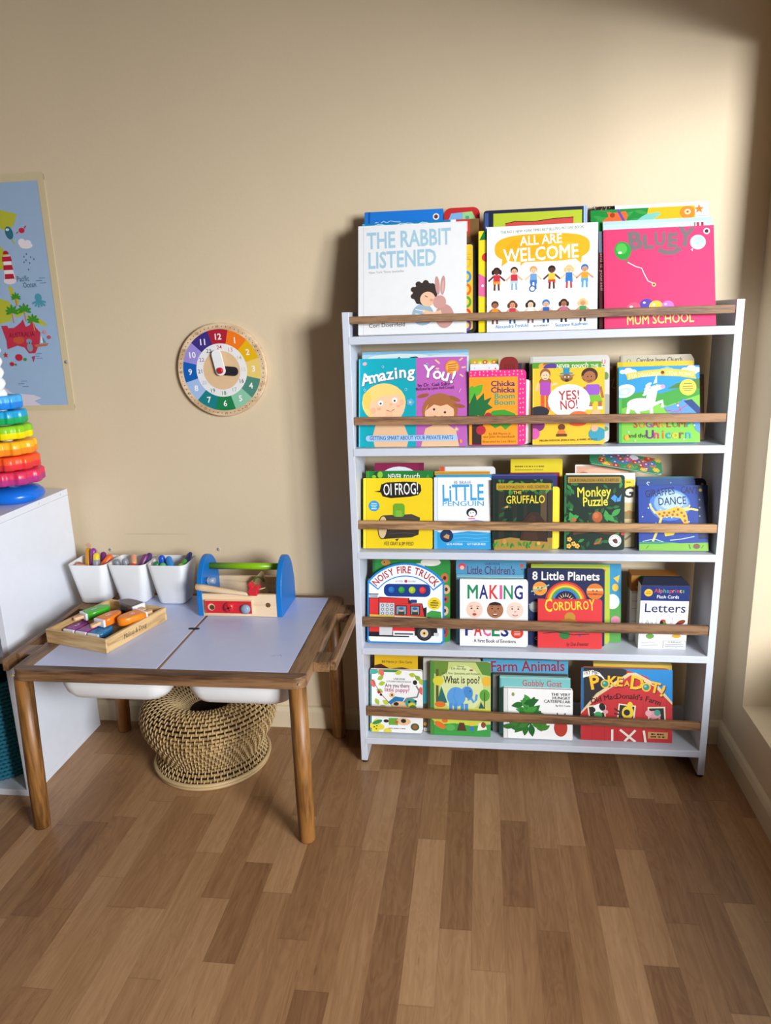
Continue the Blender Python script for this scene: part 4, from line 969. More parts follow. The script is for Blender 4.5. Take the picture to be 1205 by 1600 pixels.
def art_navylime(a):
    a.R(0.055, 0.0, 0.085, 1, '#16203c'); a.R(0.012, 0.02, 0.05, 0.98, '#3a5590'); a.E(0.03, 0.14, 0.007, 0.009, '#d8dee8')
    a.R(0.10, 0.028, 0.985, 0.97, '#b9c932'); a.L([(0.22, 0.115), (0.32, 0.100), (0.5, 0.108), (0.7, 0.092), (0.90, 0.086)], 0.010, '#4a1a16')
    a.P([(0.22, 0.118), (0.32, 0.103), (0.5, 0.111), (0.7, 0.095), (0.90, 0.089), (0.90, 0.3), (0.22, 0.3)], '#d04c44')
book(1, 0.1297, -0.1430, 0.2512, 0.3065, 0.012, 11.7, '#20263c', 'navy bordered book with lime green cover panel, behind the yellow speech blob book', art_navylime, r=[0.006, 0.001, 0.001, 0.008], spine=False)
book(1, 0.2340, -0.1250, 0.0650, 0.3105, 0.006, 11.7, '#a9c4ec', 'thin pale blue book showing as a sliver at the back of the top shelf', lambda a: a.R(0.93, 0.0, 0.95, 1, '#7a92c4'))
def art_maroon(a):
    a.R(0.0, 0.0, 0.04, 1, '#4a1620'); a.T('Hand is yourself', 0.013, 0.40, 0.050, '#b98a88', 0.003, -90, fit=0.46)
    a.R(0.0, 0.0, 0.04, 0.22, '#6a7a8c')
book(1, 0.4138, -0.1690, 0.2410, 0.2500, 0.008, 19.0, '#5a1c26', 'dark maroon book showing as a strip left of the pink balloon book', art_maroon)
def art_lightblue(a):
    a.R(0, 0.03, 1, 0.2, '#c4def0'); a.E(0.7, 0.09, 0.18, 0.05, '#eef2f4'); a.E(0.5, 0.11, 0.2, 0.04, '#eef2f4')
    for u in (0.86, 0.90): a.R(u, 0.045, u + 0.022, 0.1, '#b82a3a')
    a.R(0.835, 0.045, 0.850, 0.1, '#8a7a74')
book(1, 0.4387, -0.1580, 0.2651, 0.2770, 0.006, 19.0, '#b6d6ee', 'pale sky blue book with white clouds, just above the pink balloon book', art_lightblue)
def art_greenflower(a):
    for u, v, an in ((0.02, 0.05, -20), (0.05, 0.09, 10), (0.30, 0.08, 30), (0.42, 0.02, -15), (0.36, 0.10, 0)): leaf(a, u, v, 0.14, 0.02, an, '#3a9a44')
    a.P([(0.06, 0.0), (0.16, 0.02), (0.17, 0.06), (0.11, 0.10), (0.13, 0.16), (0.32, 0.16), (0.36, 0.06), (0.34, 0.02), (0.22, 0.03)], '#ec6a34'); a.E(0.21, 0.05, 0.025, 0.025, '#a83a1c')
    a.L([(0.26, 0.0), (0.33, 0.12)], 0.025, '#6a4a9c')
    a.P([(0.56, 0.0), (1.0, 0.0), (1.0, 0.2), (0.48, 0.2), (0.53, 0.10)], '#f2b51c')
    for u, v, an in ((0.50, 0.10, 35), (0.58, 0.08, 22), (0.60, 0.13, 12)): a.E(u, v, 0.10, 0.030, '#7cc4b4', an)
    a.E(0.93, 0.055, 0.075, 0.065, '#f08a2c'); a.E(0.93, 0.05, 0.030, 0.028, '#f6d9a8'); a.E(0.93, 0.05, 0.013, 0.012, '#c8622c')
book(1, 0.4055, -0.1470, 0.2560, 0.3090, 0.008, 19.0, '#1c8a3a', 'green book with an orange flower and yellow corner, back right of the top shelf', art_greenflower)
def art_star(a):
    a.S(0.90, 0.060, 0.055, '#d8802c'); a.L([(0.0, 0.115), (1, 0.115)], 0.006, '#9aa2aa')
book(1, 0.4553, -0.1330, 0.2302, 0.3205, 0.008, 19.0, '#e3e6e8', 'white book with an orange star in its corner, back right of the top shelf', art_star, back='#2a2a2e')
def art_confetti(a):
    rnd = random.Random(3)
    for k in range(150): a.E(rnd.random(), rnd.random() * 0.1, 0.009, 0.007, rnd.choice(['#d84a4a', '#4a9ad8', '#e8c23a', '#58b058', '#c86ab0', '#e8e4dc', '#e8782c']), n=5); a.n -= 1
    a.n += 1; a.E(0.28, 0.035, 0.045, 0.03, '#3a7ac8'); a.L([(0.75, 0.03), (0.83, 0.01)], 0.05, '#d0502c')
book(1, 0.3830, -0.1210, 0.1940, 0.3230, 0.005, 19.0, '#241f24', 'dark confetti patterned book at the very back of the top shelf', art_confetti)

# ---- second shelf, front row
def art_amazing(a):
    a.R(0.535, 0, 1, 1, '#bd62b4'); a.R(0, 0, 0.012, 1, '#5ac4dc')
    a.E(0.055, 0.055, 0.020, 0.016, '#f2a8bc', 20)
    # two plain smiling heads above the rail, shirts below it
    a.E(0.235, 0.50, 0.205, 0.18, '#f2d27a'); a.E(0.10, 0.48, 0.06, 0.09, '#eec85c', 20)
    a.E(0.265, 0.545, 0.165, 0.155, '#f5c8a0'); a.E(0.135, 0.59, 0.025, 0.030, '#f0b88c'); a.E(0.40, 0.50, 0.022, 0.030, '#f0b88c')
    a.P([(0.10, 0.40), (0.22, 0.30), (0.36, 0.33), (0.41, 0.40), (0.30, 0.42), (0.20, 0.43), (0.13, 0.50)], '#f2d27a')
    for u, v in ((0.205, 0.505), (0.335, 0.475)): a.E(u, v, 0.024, 0.024, '#f8f6f2'); a.E(u, v + 0.005, 0.010, 0.010, '#3a4a6a')
    a.L([(0.26, 0.585), (0.30, 0.60), (0.335, 0.575)], 0.008, '#c8785c'); a.E(0.30, 0.52, 0.014, 0.012, '#eeb48c'); a.E(0.19, 0.57, 0.02, 0.014, '#f2aa90'); a.E(0.37, 0.54, 0.018, 0.013, '#f2aa90')
    a.R(0.255, 0.60, 0.315, 0.75, '#f0bf96')
    a.P([(0.16, 0.74), (0.42, 0.74), (0.47, 0.90), (0.45, 1.0), (0.15, 1.0), (0.13, 0.88)], '#e8bd94')
    a.E(0.755, 0.60, 0.165, 0.16, '#a8683a')
    for u, v, an in ((0.60, 0.43, 12), (0.89, 0.47, -25), (0.93, 0.55, -10)): a.E(u, v, 0.055, 0.018, '#9a5c30', an)
    a.E(0.75, 0.63, 0.135, 0.125, '#f2c09a'); a.P([(0.62, 0.60), (0.68, 0.46), (0.84, 0.45), (0.90, 0.60), (0.82, 0.53), (0.76, 0.55), (0.70, 0.53)], '#a8683a')
    for u, v in ((0.70, 0.585), (0.80, 0.62)): a.E(u, v, 0.011, 0.011, '#3a2a24')
    a.L([(0.70, 0.655), (0.74, 0.675), (0.78, 0.66)], 0.008, '#c8785c')
    a.P([(0.62, 0.80), (0.70, 0.755), (0.82, 0.755), (0.90, 0.82), (0.93, 1.0), (0.58, 1.0)], '#e8bd94')
    for u, v, l, an in ((0.73, 0.05, 0.06, -45), (0.945, 0.03, 0.04, 40), (0.97, 0.12, 0.04, 10), (0.95, 0.21, 0.04, -40), (0.73, 0.13, 0.03, 0)): a.L([(u - l / 2 * cos(radians(an)), v + l / 2 * sin(radians(an))), (u + l / 2 * cos(radians(an)), v - l / 2 * sin(radians(an)))], 0.014, '#f2c890')
    a.E(0.865, 0.115, 0.065, 0.065, '#ef8a2c'); a.E(0.865, 0.115, 0.052, 0.052, '#f6b04a')
    for v in (0.085, 0.11, 0.135, 0.155): a.L([(0.825, v + 0.004), (0.905, v - 0.008)], 0.007, '#a8482c')
    for k, (u, v, ch, an) in enumerate(((0.085, 0.29, 'A', 14), (0.155, 0.268, 'm', 12), (0.235, 0.248, 'a', 9), (0.30, 0.237, 'z', 7), (0.355, 0.228, 'i', 5), (0.415, 0.220, 'n', 2), (0.49, 0.216, 'g', -2))):
        a.T(ch, u, v + 0.006, 0.150, '#6a5a78', 0.026, an)
        a.T(ch, u - 0.004, v, 0.150, '#fbfaf6', 0.022, an)
    for u, v, ch, an in ((0.645, 0.225, 'Y', -8), (0.725, 0.243, 'o', -12), (0.795, 0.262, 'u', -16), (0.86, 0.29, '!', -20)):
        a.T(ch, u, v + 0.006, 0.160, '#6a3a70', 0.026, an)
        a.T(ch, u - 0.004, v, 0.160, '#fbfaf6', 0.022, an)
    a.T('by Dr. Gail Saltz', 0.70, 0.325, 0.045, '#4a2a5a', 0.003, 2); a.T('Illustrated by Lynne Avril Cravath', 0.71, 0.362, 0.038, '#4a2a5a', 0.003, 2, fit=0.35)
    for u, v, r in ((0.48, 0.50, 0.03),): 
        for t in range(5): a.E(u + 0.022 * cos(radians(72 * t)), v - 0.026 * sin(radians(72 * t)), 0.016, 0.014, '#58aee0', n=10)
        a.E(u, v, 0.010, 0.010, '#e8d070')
    a.S(0.905, 0.81, 0.030, '#f2d3a0', 8, 0.3); a.L([(0.945, 0.36), (0.925, 0.40)], 0.008, '#e8a8c0')
    for u, v in ((0.225, 0.095), (0.055, 0.355), (0.44, 0.355), (0.635, 0.08)): a.E(u, v, 0.012, 0.012, '#8fd0dc'); a.E(u, v, 0.006, 0.006, '#26506a')
    a.R(0.065, 0.872, 0.915, 0.938, '#a4c8ee', 0.027)
    a.T('GETTING SMART ABOUT YOUR PRIVATE PARTS', 0.49, 0.921, 0.050, '#2a3a6a', 0.008, 0, fit=0.77); a.E(0.945, 0.945, 0.012, 0.018, '#e8a02c')
book(2, -0.1846, -0.1753, 0.2910, 0.2385, 0.004, 15.0, '#0fa6b4', 'large paperback split turquoise and purple with two smiling heads, left of the second shelf', art_amazing)
def art_chicka(a):
    a.R(0.0, 0.09, 0.855, 0.995, '#f59a1c')
    rnd = random.Random(5)
    pts = [(0.03 + 0.075 * k, v) for k in range(13) for v in (0.022, 0.062)] + [(u, 0.13 + 0.062 * k) for k in range(14) for u in (0.895, 0.955)]
    a.dots([(u + rnd.uniform(-.01, .01), v + rnd.uniform(-.008, .008)) for u, v in pts], 0.013, '#f0c04a')
    for u, v, l, wd, an in ((0.0, 0.42, 0.30, 0.10, 78), (0.02, 0.36, 0.32, 0.08, 45)): leaf(a, u, v, l, wd, an, '#58b030')
    a.P([(0.0, 0.45), (0.10, 0.30), (0.14, 0.40), (0.26, 0.30), (0.27, 0.40), (0.40, 0.36), (0.33, 0.45), (0.42, 0.50), (0.30, 0.54), (0.26, 0.62), (0.15, 0.60), (0.08, 0.70), (0.0, 0.68)], '#1c6a34')
    a.P([(0.30, 0.62), (0.42, 0.54), (0.62, 0.53), (0.80, 0.58), (0.86, 0.66), (0.76, 0.72), (0.64, 0.80), (0.56, 0.74), (0.46, 0.78), (0.36, 0.72)], '#3f9a2c')
    a.R(0.05, 0.70, 0.22, 0.995, '#3a2622'); a.P([(0.05, 0.70), (0.18, 0.62), (0.28, 0.70), (0.22, 0.76)], '#3a2622')
    a.E(0.34, 0.62, 0.07, 0.075, '#b02a3a'); a.E(0.21, 0.80, 0.085, 0.085, '#b82a3a')
    for t, v, c in (('Chicka', 0.215, '#4a1a6a'), ('Chicka', 0.300, '#4a1a6a'), ('Boom', 0.382, '#3a9a74'), ('Boom', 0.465, '#3a9a74')): a.T(t, 0.805, v, 0.135, c, 0.020, 0, 'r', fit=0.42 if t[0] == 'C' else 0.355)
    a.T('by Bill Martin Jr.', 0.55, 0.865, 0.062, '#8a3a1c', 0.002); a.T('and John Archambault', 0.53, 0.905, 0.062, '#8a3a1c', 0.002); a.T('illustrated by Lois Ehlert', 0.53, 0.968, 0.060, '#8a3a1c', 0.002)
book(2, 0.0412, -0.1744, 0.1485, 0.1963, 0.016, 11.5, '#ec2a8e', 'small orange board book with pink dotted border and green leaves on the second shelf', art_chicka, r=0.010)
def art_yesno(a):
    a.R(0, 0, 0.012, 1, '#f2dc5a')
    # plain figures round a white oval
    def girl(u, v, skin, hair, top, leg): 
        a.E(u, v - 0.01, 0.075, 0.080, hair); a.E(u, v + 0.09, 0.085, 0.06, hair); a.E(u, v + 0.012, 0.058, 0.062, skin); a.R(u - 0.075, v + 0.09, u + 0.075, v + 0.27, top, 0.03); a.R(u - 0.065, v + 0.27, u - 0.008, v + 0.48, leg); a.R(u + 0.008, v + 0.27, u + 0.065, v + 0.48, leg)
        a.dots([(u - 0.02, v + 0.005), (u + 0.02, v + 0.005)], 0.007, '#3a2a22'); a.L([(u - 0.02, v + 0.045), (u, v + 0.052), (u + 0.02, v + 0.045)], 0.008, '#a8503a')
    girl(0.175, 0.085, SK[2], '#9a5c34', '#b04ab0', '#d8582c')
    a.L([(0.07, 0.19), (0.05, 0.30)], 0.03, SK[2]); a.L([(0.26, 0.22), (0.34, 0.20)], 0.03, SK[2])
    a.E(0.79, 0.10, 0.115, 0.105, '#3a2218'); a.E(0.79, 0.125, 0.085, 0.085, '#a86a42'); a.E(0.70, 0.13, 0.02, 0.025, '#a86a42')
    a.R(0.74, 0.22, 0.93, 0.36, '#9a58c0', 0.03); a.L([(0.94, 0.25), (0.975, 0.40)], 0.035, '#a86a42'); a.L([(0.73, 0.25), (0.71, 0.36)], 0.035, '#a86a42')
    a.P([(0.74, 0.36), (0.93, 0.36), (0.98, 0.46), (0.86, 0.44), (0.84, 0.48), (0.76, 0.47)], '#7ab82c'); a.R(0.78, 0.46, 0.83, 0.52, '#a86a42'); a.R(0.91, 0.44, 0.96, 0.52, '#a86a42'); a.R(0.76, 0.51, 0.83, 0.55, '#f0ece6'); a.R(0.90, 0.51, 0.97, 0.55, '#f0ece6')
    a.dots([(0.765, 0.12), (0.815, 0.12)], 0.009, '#2a1a12'); a.L([(0.76, 0.17), (0.79, 0.18), (0.82, 0.165)], 0.010, '#6a2a20')
    a.P([(0.42, 0.0), (0.52, 0.0), (0.51, 0.06), (0.56, 0.065), (0.56, 0.08), (0.38, 0.085), (0.38, 0.07), (0.43, 0.06)], '#2c8cb0'); a.E(0.475, 0.13, 0.085, 0.055, '#8a5a34'); a.P([(0.36, 0.10), (0.43, 0.09), (0.42, 0.14)], '#a87848'); a.P([(0.59, 0.09), (0.52, 0.09), (0.53, 0.14)], '#a87848'); a.dots([(0.45, 0.12), (0.50, 0.12)], 0.012, '#f0e8d8'); a.E(0.475, 0.165, 0.030, 0.022, '#4a2c1c')
    a.E(0.09, 0.57, 0.14, 0.08, '#2a2a34'); a.E(0.05, 0.75, 0.12, 0.09, '#7a2a6a'); a.E(0.02, 0.86, 0.08, 0.08, '#d85aa8')
    a.E(0.505, 0.43, 0.295, 0.235, '#f4f3ee'); a.T('YES!', 0.505, 0.415, 0.185, '#b0282c', 0.014, 3, fit=0.29); a.T('NO!', 0.51, 0.540, 0.185, '#b0282c', 0.014, 4, fit=0.24)
    a.E(0.64, 0.63, 0.13, 0.07, '#e8703a'); a.E(0.63, 0.72, 0.12, 0.05, '#e0582c')
    a.E(0.405, 0.775, 0.05, 0.045, '#6a3a22'); a.E(0.405, 0.85, 0.055, 0.05, '#e07a2c'); a.L([(0.33, 0.88), (0.48, 0.88)], 0.04, '#6a3a22')
    a.E(0.88, 0.62, 0.07, 0.07, '#eab88c'); a.E(0.90, 0.87, 0.12, 0.10, '#3a9ab0'); a.E(0.86, 0.79, 0.05, 0.05, '#e8b088')
    a.T('MEGAN HUDSON, JESSICA BALL, & ISABEL MUNOZ', 0.50, 0.955, 0.038, '#3a2a1c', 0.005, 1, fit=0.80)
book(2, 0.2247, -0.1743, 0.1835, 0.1991, 0.012, 13.7, '#f2bf2c', 'yellow board book with a white speech oval and cartoon children on the second shelf', art_yesno, r=0.004)
def art_unicorn(a):
    a.R(0, 0, 0.035, 1, '#58b04a'); a.R(0, 0, 0.035, 0.42, '#2f9ac4')
    a.P([(0.035, 0.0), (1, 0.0), (1, 0.36), (0.75, 0.30), (0.55, 0.32), (0.30, 0.27), (0.035, 0.24)], '#2f94c8')
    a.P([(0.035, 0.38), (0.30, 0.33), (0.52, 0.36), (0.72, 0.30), (1, 0.24), (1, 0.62), (0.035, 0.62)], '#3f9a3a'); a.P([(0.035, 0.55), (0.30, 0.46), (0.60, 0.52), (1, 0.38), (1, 1), (0.035, 1)], '#7cc142')
    a.P([(0.60, 0.30), (0.72, 0.23), (0.82, 0.21), (1, 0.17), (1, 0.30), (0.78, 0.29)], '#4a7a34')
    cloud(a, 0.90, 0.05, 0.08, '#e8eef4'); cloud(a, 0.12, 0.06, 0.07, '#e8eef4'); cloud(a, 0.60, 0.04, 0.05, '#7ab8dc')
    a.P([(0.09, 0.09), (0.32, 0.055), (0.60, 0.035), (0.82, 0.055), (0.94, 0.08), (0.955, 0.175), (0.75, 0.14), (0.50, 0.125), (0.28, 0.14), (0.11, 0.175)], '#e9bd3c')
    a.T('JULIA DONALDSON', 0.32, 0.135, 0.075, '#f8efd0', 0.008, 4, fit=0.40); a.T('LYDIA MONKS', 0.755, 0.130, 0.075, '#f8efd0', 0.008, -4, fit=0.34); a.E(0.545, 0.085, 0.022, 0.022, '#5a3a24'); a.E(0.545, 0.10, 0.012, 0.012, '#c83a3a')
    Wh = '#f2f1f4'
    a.E(0.27, 0.50, 0.17, 0.085, Wh); a.P([(0.34, 0.40), (0.40, 0.27), (0.47, 0.24), (0.56, 0.25), (0.57, 0.29), (0.48, 0.32), (0.44, 0.52), (0.34, 0.56)], Wh); a.P([(0.43, 0.23), (0.475, 0.10), (0.475, 0.22)], Wh); a.E(0.545, 0.27, 0.030, 0.028, '#f0a0b8')
    for p in ([(0.13, 0.50), (0.10, 0.66)], [(0.20, 0.54), (0.27, 0.66)], [(0.40, 0.52), (0.41, 0.68)], [(0.43, 0.50), (0.54, 0.46), (0.54, 0.54)]): a.L(p, 0.042, Wh)
    a.E(0.075, 0.32, 0.13, 0.085, '#e4ecf4', 15); a.E(0.07, 0.33, 0.085, 0.05, '#b4d2ea', 15); a.E(0.075, 0.33, 0.05, 0.03, '#e8eef4', 15)
    for k in range(4): a.E(0.37 - 0.012 * k, 0.24 + 0.04 * k, 0.045, 0.018, '#d8e4f0', 30)
    a.E(0.455, 0.25, 0.007, 0.007, '#3a4a6a')
    a.E(0.855, 0.285, 0.105, 0.105, '#ecd23a'); a.E(0.855, 0.285, 0.088, 0.088, '#f0dc58')
    for v, s_ in ((0.24, 0.10), (0.27, 0.13), (0.30, 0.13), (0.33, 0.09)): a.L([(0.855 - s_ / 2, v), (0.855 + s_ / 2, v)], 0.009, '#6a5a1c')
    a.P([(0.56, 0.545), (0.60, 0.53), (0.74, 0.49), (0.80, 0.43), (0.86, 0.47), (0.98, 0.56), (1.0, 0.78), (0.80, 0.63), (0.60, 0.61)], '#5a94d8'); a.L([(0.72, 0.48), (0.77, 0.60)], 0.010, '#c83a44'); a.L([(0.58, 0.58), (0.72, 0.60), (0.86, 0.50)], 0.010, '#c83a44'); a.E(0.73, 0.52, 0.012, 0.012, '#f4f4f0'); a.P([(0.80, 0.46), (0.90, 0.44), (1.0, 0.55), (1.0, 0.66), (0.90, 0.56)], '#24407a')
    a.P([(0.90, 0.70), (1.0, 0.70), (1.0, 0.88), (0.95, 0.84)], '#5a94d8')
    x = 0.17
    for ch, c in zip('SUGARLUMP', ('#c83a34', '#e07a2c', '#8a4a9a', '#c83a34', '#d8942c', '#b03a3a', '#6a8a2c', '#a84a2c', '#2f94a4')): a.T(ch, x + 0.04, 0.80, 0.125, c, 0.020, 0); x += 0.082
    a.T('and the', 0.225, 0.93, 0.075, '#2a2a2a', 0.003); x = 0.345
    for ch, c in zip('Unicorn', ('#6a2a7a', '#c83a5a', '#d8702c', '#2f94b4', '#e8b42c', '#8a5a34', '#3aa0b8')): a.T(ch, x + 0.04, 0.945, 0.155, c, 0.022, 0); x += 0.082 if ch != 'i' else 0.062
    for u, v in ((0.12, 0.86), (0.20, 0.97), (0.80, 0.96), (0.93, 0.78), (0.50, 0.63)): a.E(u, v, 0.010, 0.010, '#f0f2e0')
    a.E(0.095, 0.93, 0.030, 0.036, '#f0a82c')
book(2, 0.4532, -0.1735, 0.2006, 0.1982, 0.016, 16.1, '#2f94c8', 'board book with a white unicorn prancing over green hills, right of the second shelf', art_unicorn, r=0.008)
# ---- second shelf, behind
def art_sky(a):
    a.R(0, 0.0, 1, 0.03, '#7fb2d0'); a.E(0.35, 0.07, 0.3, 0.04, '#d5e0de'); a.E(0.8, 0.09, 0.25, 0.04, '#cfdcdc')
    a.L([(0.31, 0.10), (0.35, 0.065), (0.38, 0.10)], 0.012, '#2a2a2a'); a.L([(0.43, 0.09), (0.46, 0.07), (0.51, 0.065), (0.55, 0.09)], 0.012, '#2a2a2a'); a.L([(0.62, 0.09), (0.68, 0.085)], 0.01, '#2a2a2a')
book(2, -0.1781, -0.1685, 0.2870, 0.2555, 0.008, 15.0, '#a9c9d6', 'pale sky coloured book showing above the turquoise and purple paperback', art_sky)
book(2, 0.0630, -0.1573, 0.1340, 0.1693, 0.012, 11.5, '#e6dccb', 'cream board book showing as an edge right of the orange dotted book', lambda a: a.R(0.9, 0.02, 0.99, 0.98, '#efe8da'), r=0.012)
def art_spotted(a): a.dots([(0.15 + 0.17 * k, 0.05 + 0.05 * (k % 3)) for k in range(5)], 0.03, '#b9c6d4'); a.dots([(0.88, 0.06)], 0.03, '#c8503a')
book(2, 0.0075, -0.1430, 0.0760, 0.2117, 0.012, 11.5, '#e4e4e6', 'white spotted board book peeping out behind the orange dotted book', art_spotted, r=[0.002, 0.002, 0.008, 0.002])
def art_floral(a):
    for u, v, c in ((0.15, 0.04, '#e0902c'), (0.35, 0.05, '#d8c03a'), (0.52, 0.04, '#c8502c'), (0.68, 0.055, '#e8b44a'), (0.85, 0.04, '#d8702c'), (0.25, 0.09, '#8aa03a')): a.E(u, v, 0.09, 0.08, c); a.E(u, v, 0.04, 0.035, '#f2dc8a')
book(2, 0.0070, -0.1285, 0.0735, 0.2255, 0.008, 11.5, '#a8b43a', 'floral yellow and orange book at the back of the second shelf', art_floral)
def art_comb(a):
    for k in range(6): a.L([(0.28 + 0.10 * k, 0.08), (0.28 + 0.10 * k, 0.30)], 0.03, '#5a1418')
book(2, 0.0719, -0.1430, 0.0480, 0.2285, 0.014, 11.5, '#86201f', 'dark red rounded board book at the back of the second shelf', art_comb, r=[0.004, 0.004, 0.018, 0.018], spine=False)
book(2, 0.1080, -0.1225, 0.0360, 0.2105, 0.012, 11.5, '#2a2a3c', 'slim navy and brown book at the back of the second shelf', lambda a: (a.R(0.45, 0.0, 0.7, 1, '#6a4a3c'), a.R(0.75, 0, 1, 1, '#1c1a22')))
def art_never(a):
    a.E(0.14, 0.05, 0.05, 0.05, '#e0a83a'); a.E(0.26, 0.055, 0.10, 0.05, '#5a3a94', 10); a.L([(0.16, 0.03), (0.22, 0.0)], 0.02, '#c8502c')
    a.T('NEVER', 0.45, 0.075, 0.085, '#f2f4ec', 0.010, -2, fit=0.19); a.T('touch', 0.69, 0.070, 0.10, '#f2f4ec', 0.008, 2, fit=0.24, shear=0.2); a.T('THE', 0.90, 0.072, 0.065, '#f2f4ec', 0.008, 2, fit=0.11)
book(2, 0.2215, -0.1600, 0.1780, 0.2134, 0.012, 13.7, '#5a9a2a', 'green board book with white lettering just above the yellow speech oval book', art_never, r=0.004)
def art_balloon(a):
    a.R(0.0, 0.0, 0.035, 1, '#b9b6b0'); a.E(0.925, 0.075, 0.026, 0.034, '#d8503a'); a.E(0.925, 0.07, 0.012, 0.034, '#f0ece6'); a.R(0.912, 0.115, 0.938, 0.128, '#5a4030'); a.E(0.955, 0.24, 0.035, 0.05, '#6a8a4a'); a.R(0.90, 0.45, 1.0, 0.75, '#a8a69c', 0.02); a.E(0.95, 0.85, 0.04, 0.03, '#6a9a6a')
book(2, 0.2304, -0.1455, 0.2050, 0.2281, 0.014, 13.7, '#cfccc6', 'pale grey board book with small hot air balloon mark behind the yellow speech oval book', art_balloon, r=0.010)
book(2, 0.3223, -0.1285, 0.0640, 0.1989, 0.010, 13.7, '#4a2a1c', 'dark brown book between the yellow speech oval book and the unicorn book', lambda a: a.L([(0.72, 0.2), (0.9, 0.17), (0.8, 0.28), (0.95, 0.3)], 0.03, '#8a6a4a'))
book(2, 0.4484, -0.1550, 0.1905, 0.2112, 0.010, 16.1, '#e0bd34', 'yellow book showing along the top and left of the unicorn book', lambda a: (a.R(0, 0, 0.07, 1, '#c8b02a'), words(a, 0.49, 0.60, 0.058, 0.010, '#a88424', 4)))
def art_church(a):
    a.R(0.0, 0.0, 0.03, 1, '#a39a88'); a.E(0.115, 0.065, 0.030, 0.025, '#7a9a4a'); a.E(0.115, 0.065, 0.012, 0.012, '#e8e4d4'); a.T('Caroline Jayne Church', 0.53, 0.085, 0.095, '#2f2a26', 0.008, 0, fit=0.62)
book(2, 0.4557, -0.1425, 0.1860, 0.2270, 0.012, 16.1, '#bdb39e', 'grey beige book with dark lettering and a clipped corner, behind the unicorn book', art_church, outline=lambda w, h: [(-w / 2, 0), (w / 2, 0), (w / 2, h * 0.94), (w / 2 - 0.008, h), (-w / 2, h)])
book(2, 0.5212, -0.1245, 0.1130, 0.1727, 0.010, 16.1, '#7a5238', 'plain brown book showing right of the unicorn book', lambda a: a.E(0.95, 0.2, 0.03, 0.04, '#a8582c'))

# ---- third shelf, front row
def art_frog(a):
    a.R(0, 0, 0.042, 1, '#f2de3c'); a.R(0.042, 0, 0.050, 1, '#c8a814')
    bl = [(0.24, 0.175), (0.26, 0.09), (0.34, 0.06), (0.60, 0.05), (0.76, 0.055), (0.83, 0.10), (0.84, 0.18), (0.80, 0.24), (0.68, 0.265), (0.40, 0.285), (0.28, 0.26)]
    a.P(bl, '#241f1c'); a.P([(0.15, 0.19), (0.26, 0.175), (0.26, 0.205)], '#241f1c')
    a.T('OI FROG!', 0.545, 0.235, 0.235, '#f4f2ea', 0.008, 2, fit=0.50)
    a.E(0.155, 0.395, 0.080, 0.078, '#2f9ad0')
    for v, s_ in ((0.36, 0.08), (0.385, 0.09), (0.41, 0.07), (0.435, 0.08)): a.L([(0.155 - s_ / 2, v), (0.155 + s_ / 2, v)], 0.010, '#e0f0f4')
    # log and a plain green cushion-like shape where the picture is
    a.P([(0.28, 0.53), (0.70, 0.51), (0.82, 0.56), (0.80, 0.80), (0.70, 0.84), (0.29, 0.865)], '#4a4038'); a.P([(0.30, 0.70), (0.81, 0.70), (0.80, 0.80), (0.70, 0.84), (0.29, 0.865)], '#39312b')
    a.E(0.28, 0.70, 0.072, 0.172, '#2f2620', -3); a.E(0.283, 0.70, 0.062, 0.160, '#d9bd90', -3); a.P([(0.46, 0.87), (0.52, 0.855), (0.49, 0.895)], '#4a2a20')
    for v in (0.58, 0.63, 0.75, 0.79): a.L([(0.38, v), (0.60, v - 0.015), (0.76, v)], 0.006, '#5c5044')
    a.R(0.43, 0.36, 0.60, 0.55, '#6aa72c', 0.045); a.R(0.47, 0.46, 0.56, 0.55, '#7fb83a', 0.02)
    a.T('KES GRAY & JIM FIELD', 0.52, 0.955, 0.075, '#3a342a', 0.004, 0, fit=0.42)
book(3, -0.2319, -0.1741, 0.1941, 0.1965, 0.016, 14.4, '#efce1a', 'yellow board book with a black title bubble and a log, left of the third shelf', art_frog, r=0.005)
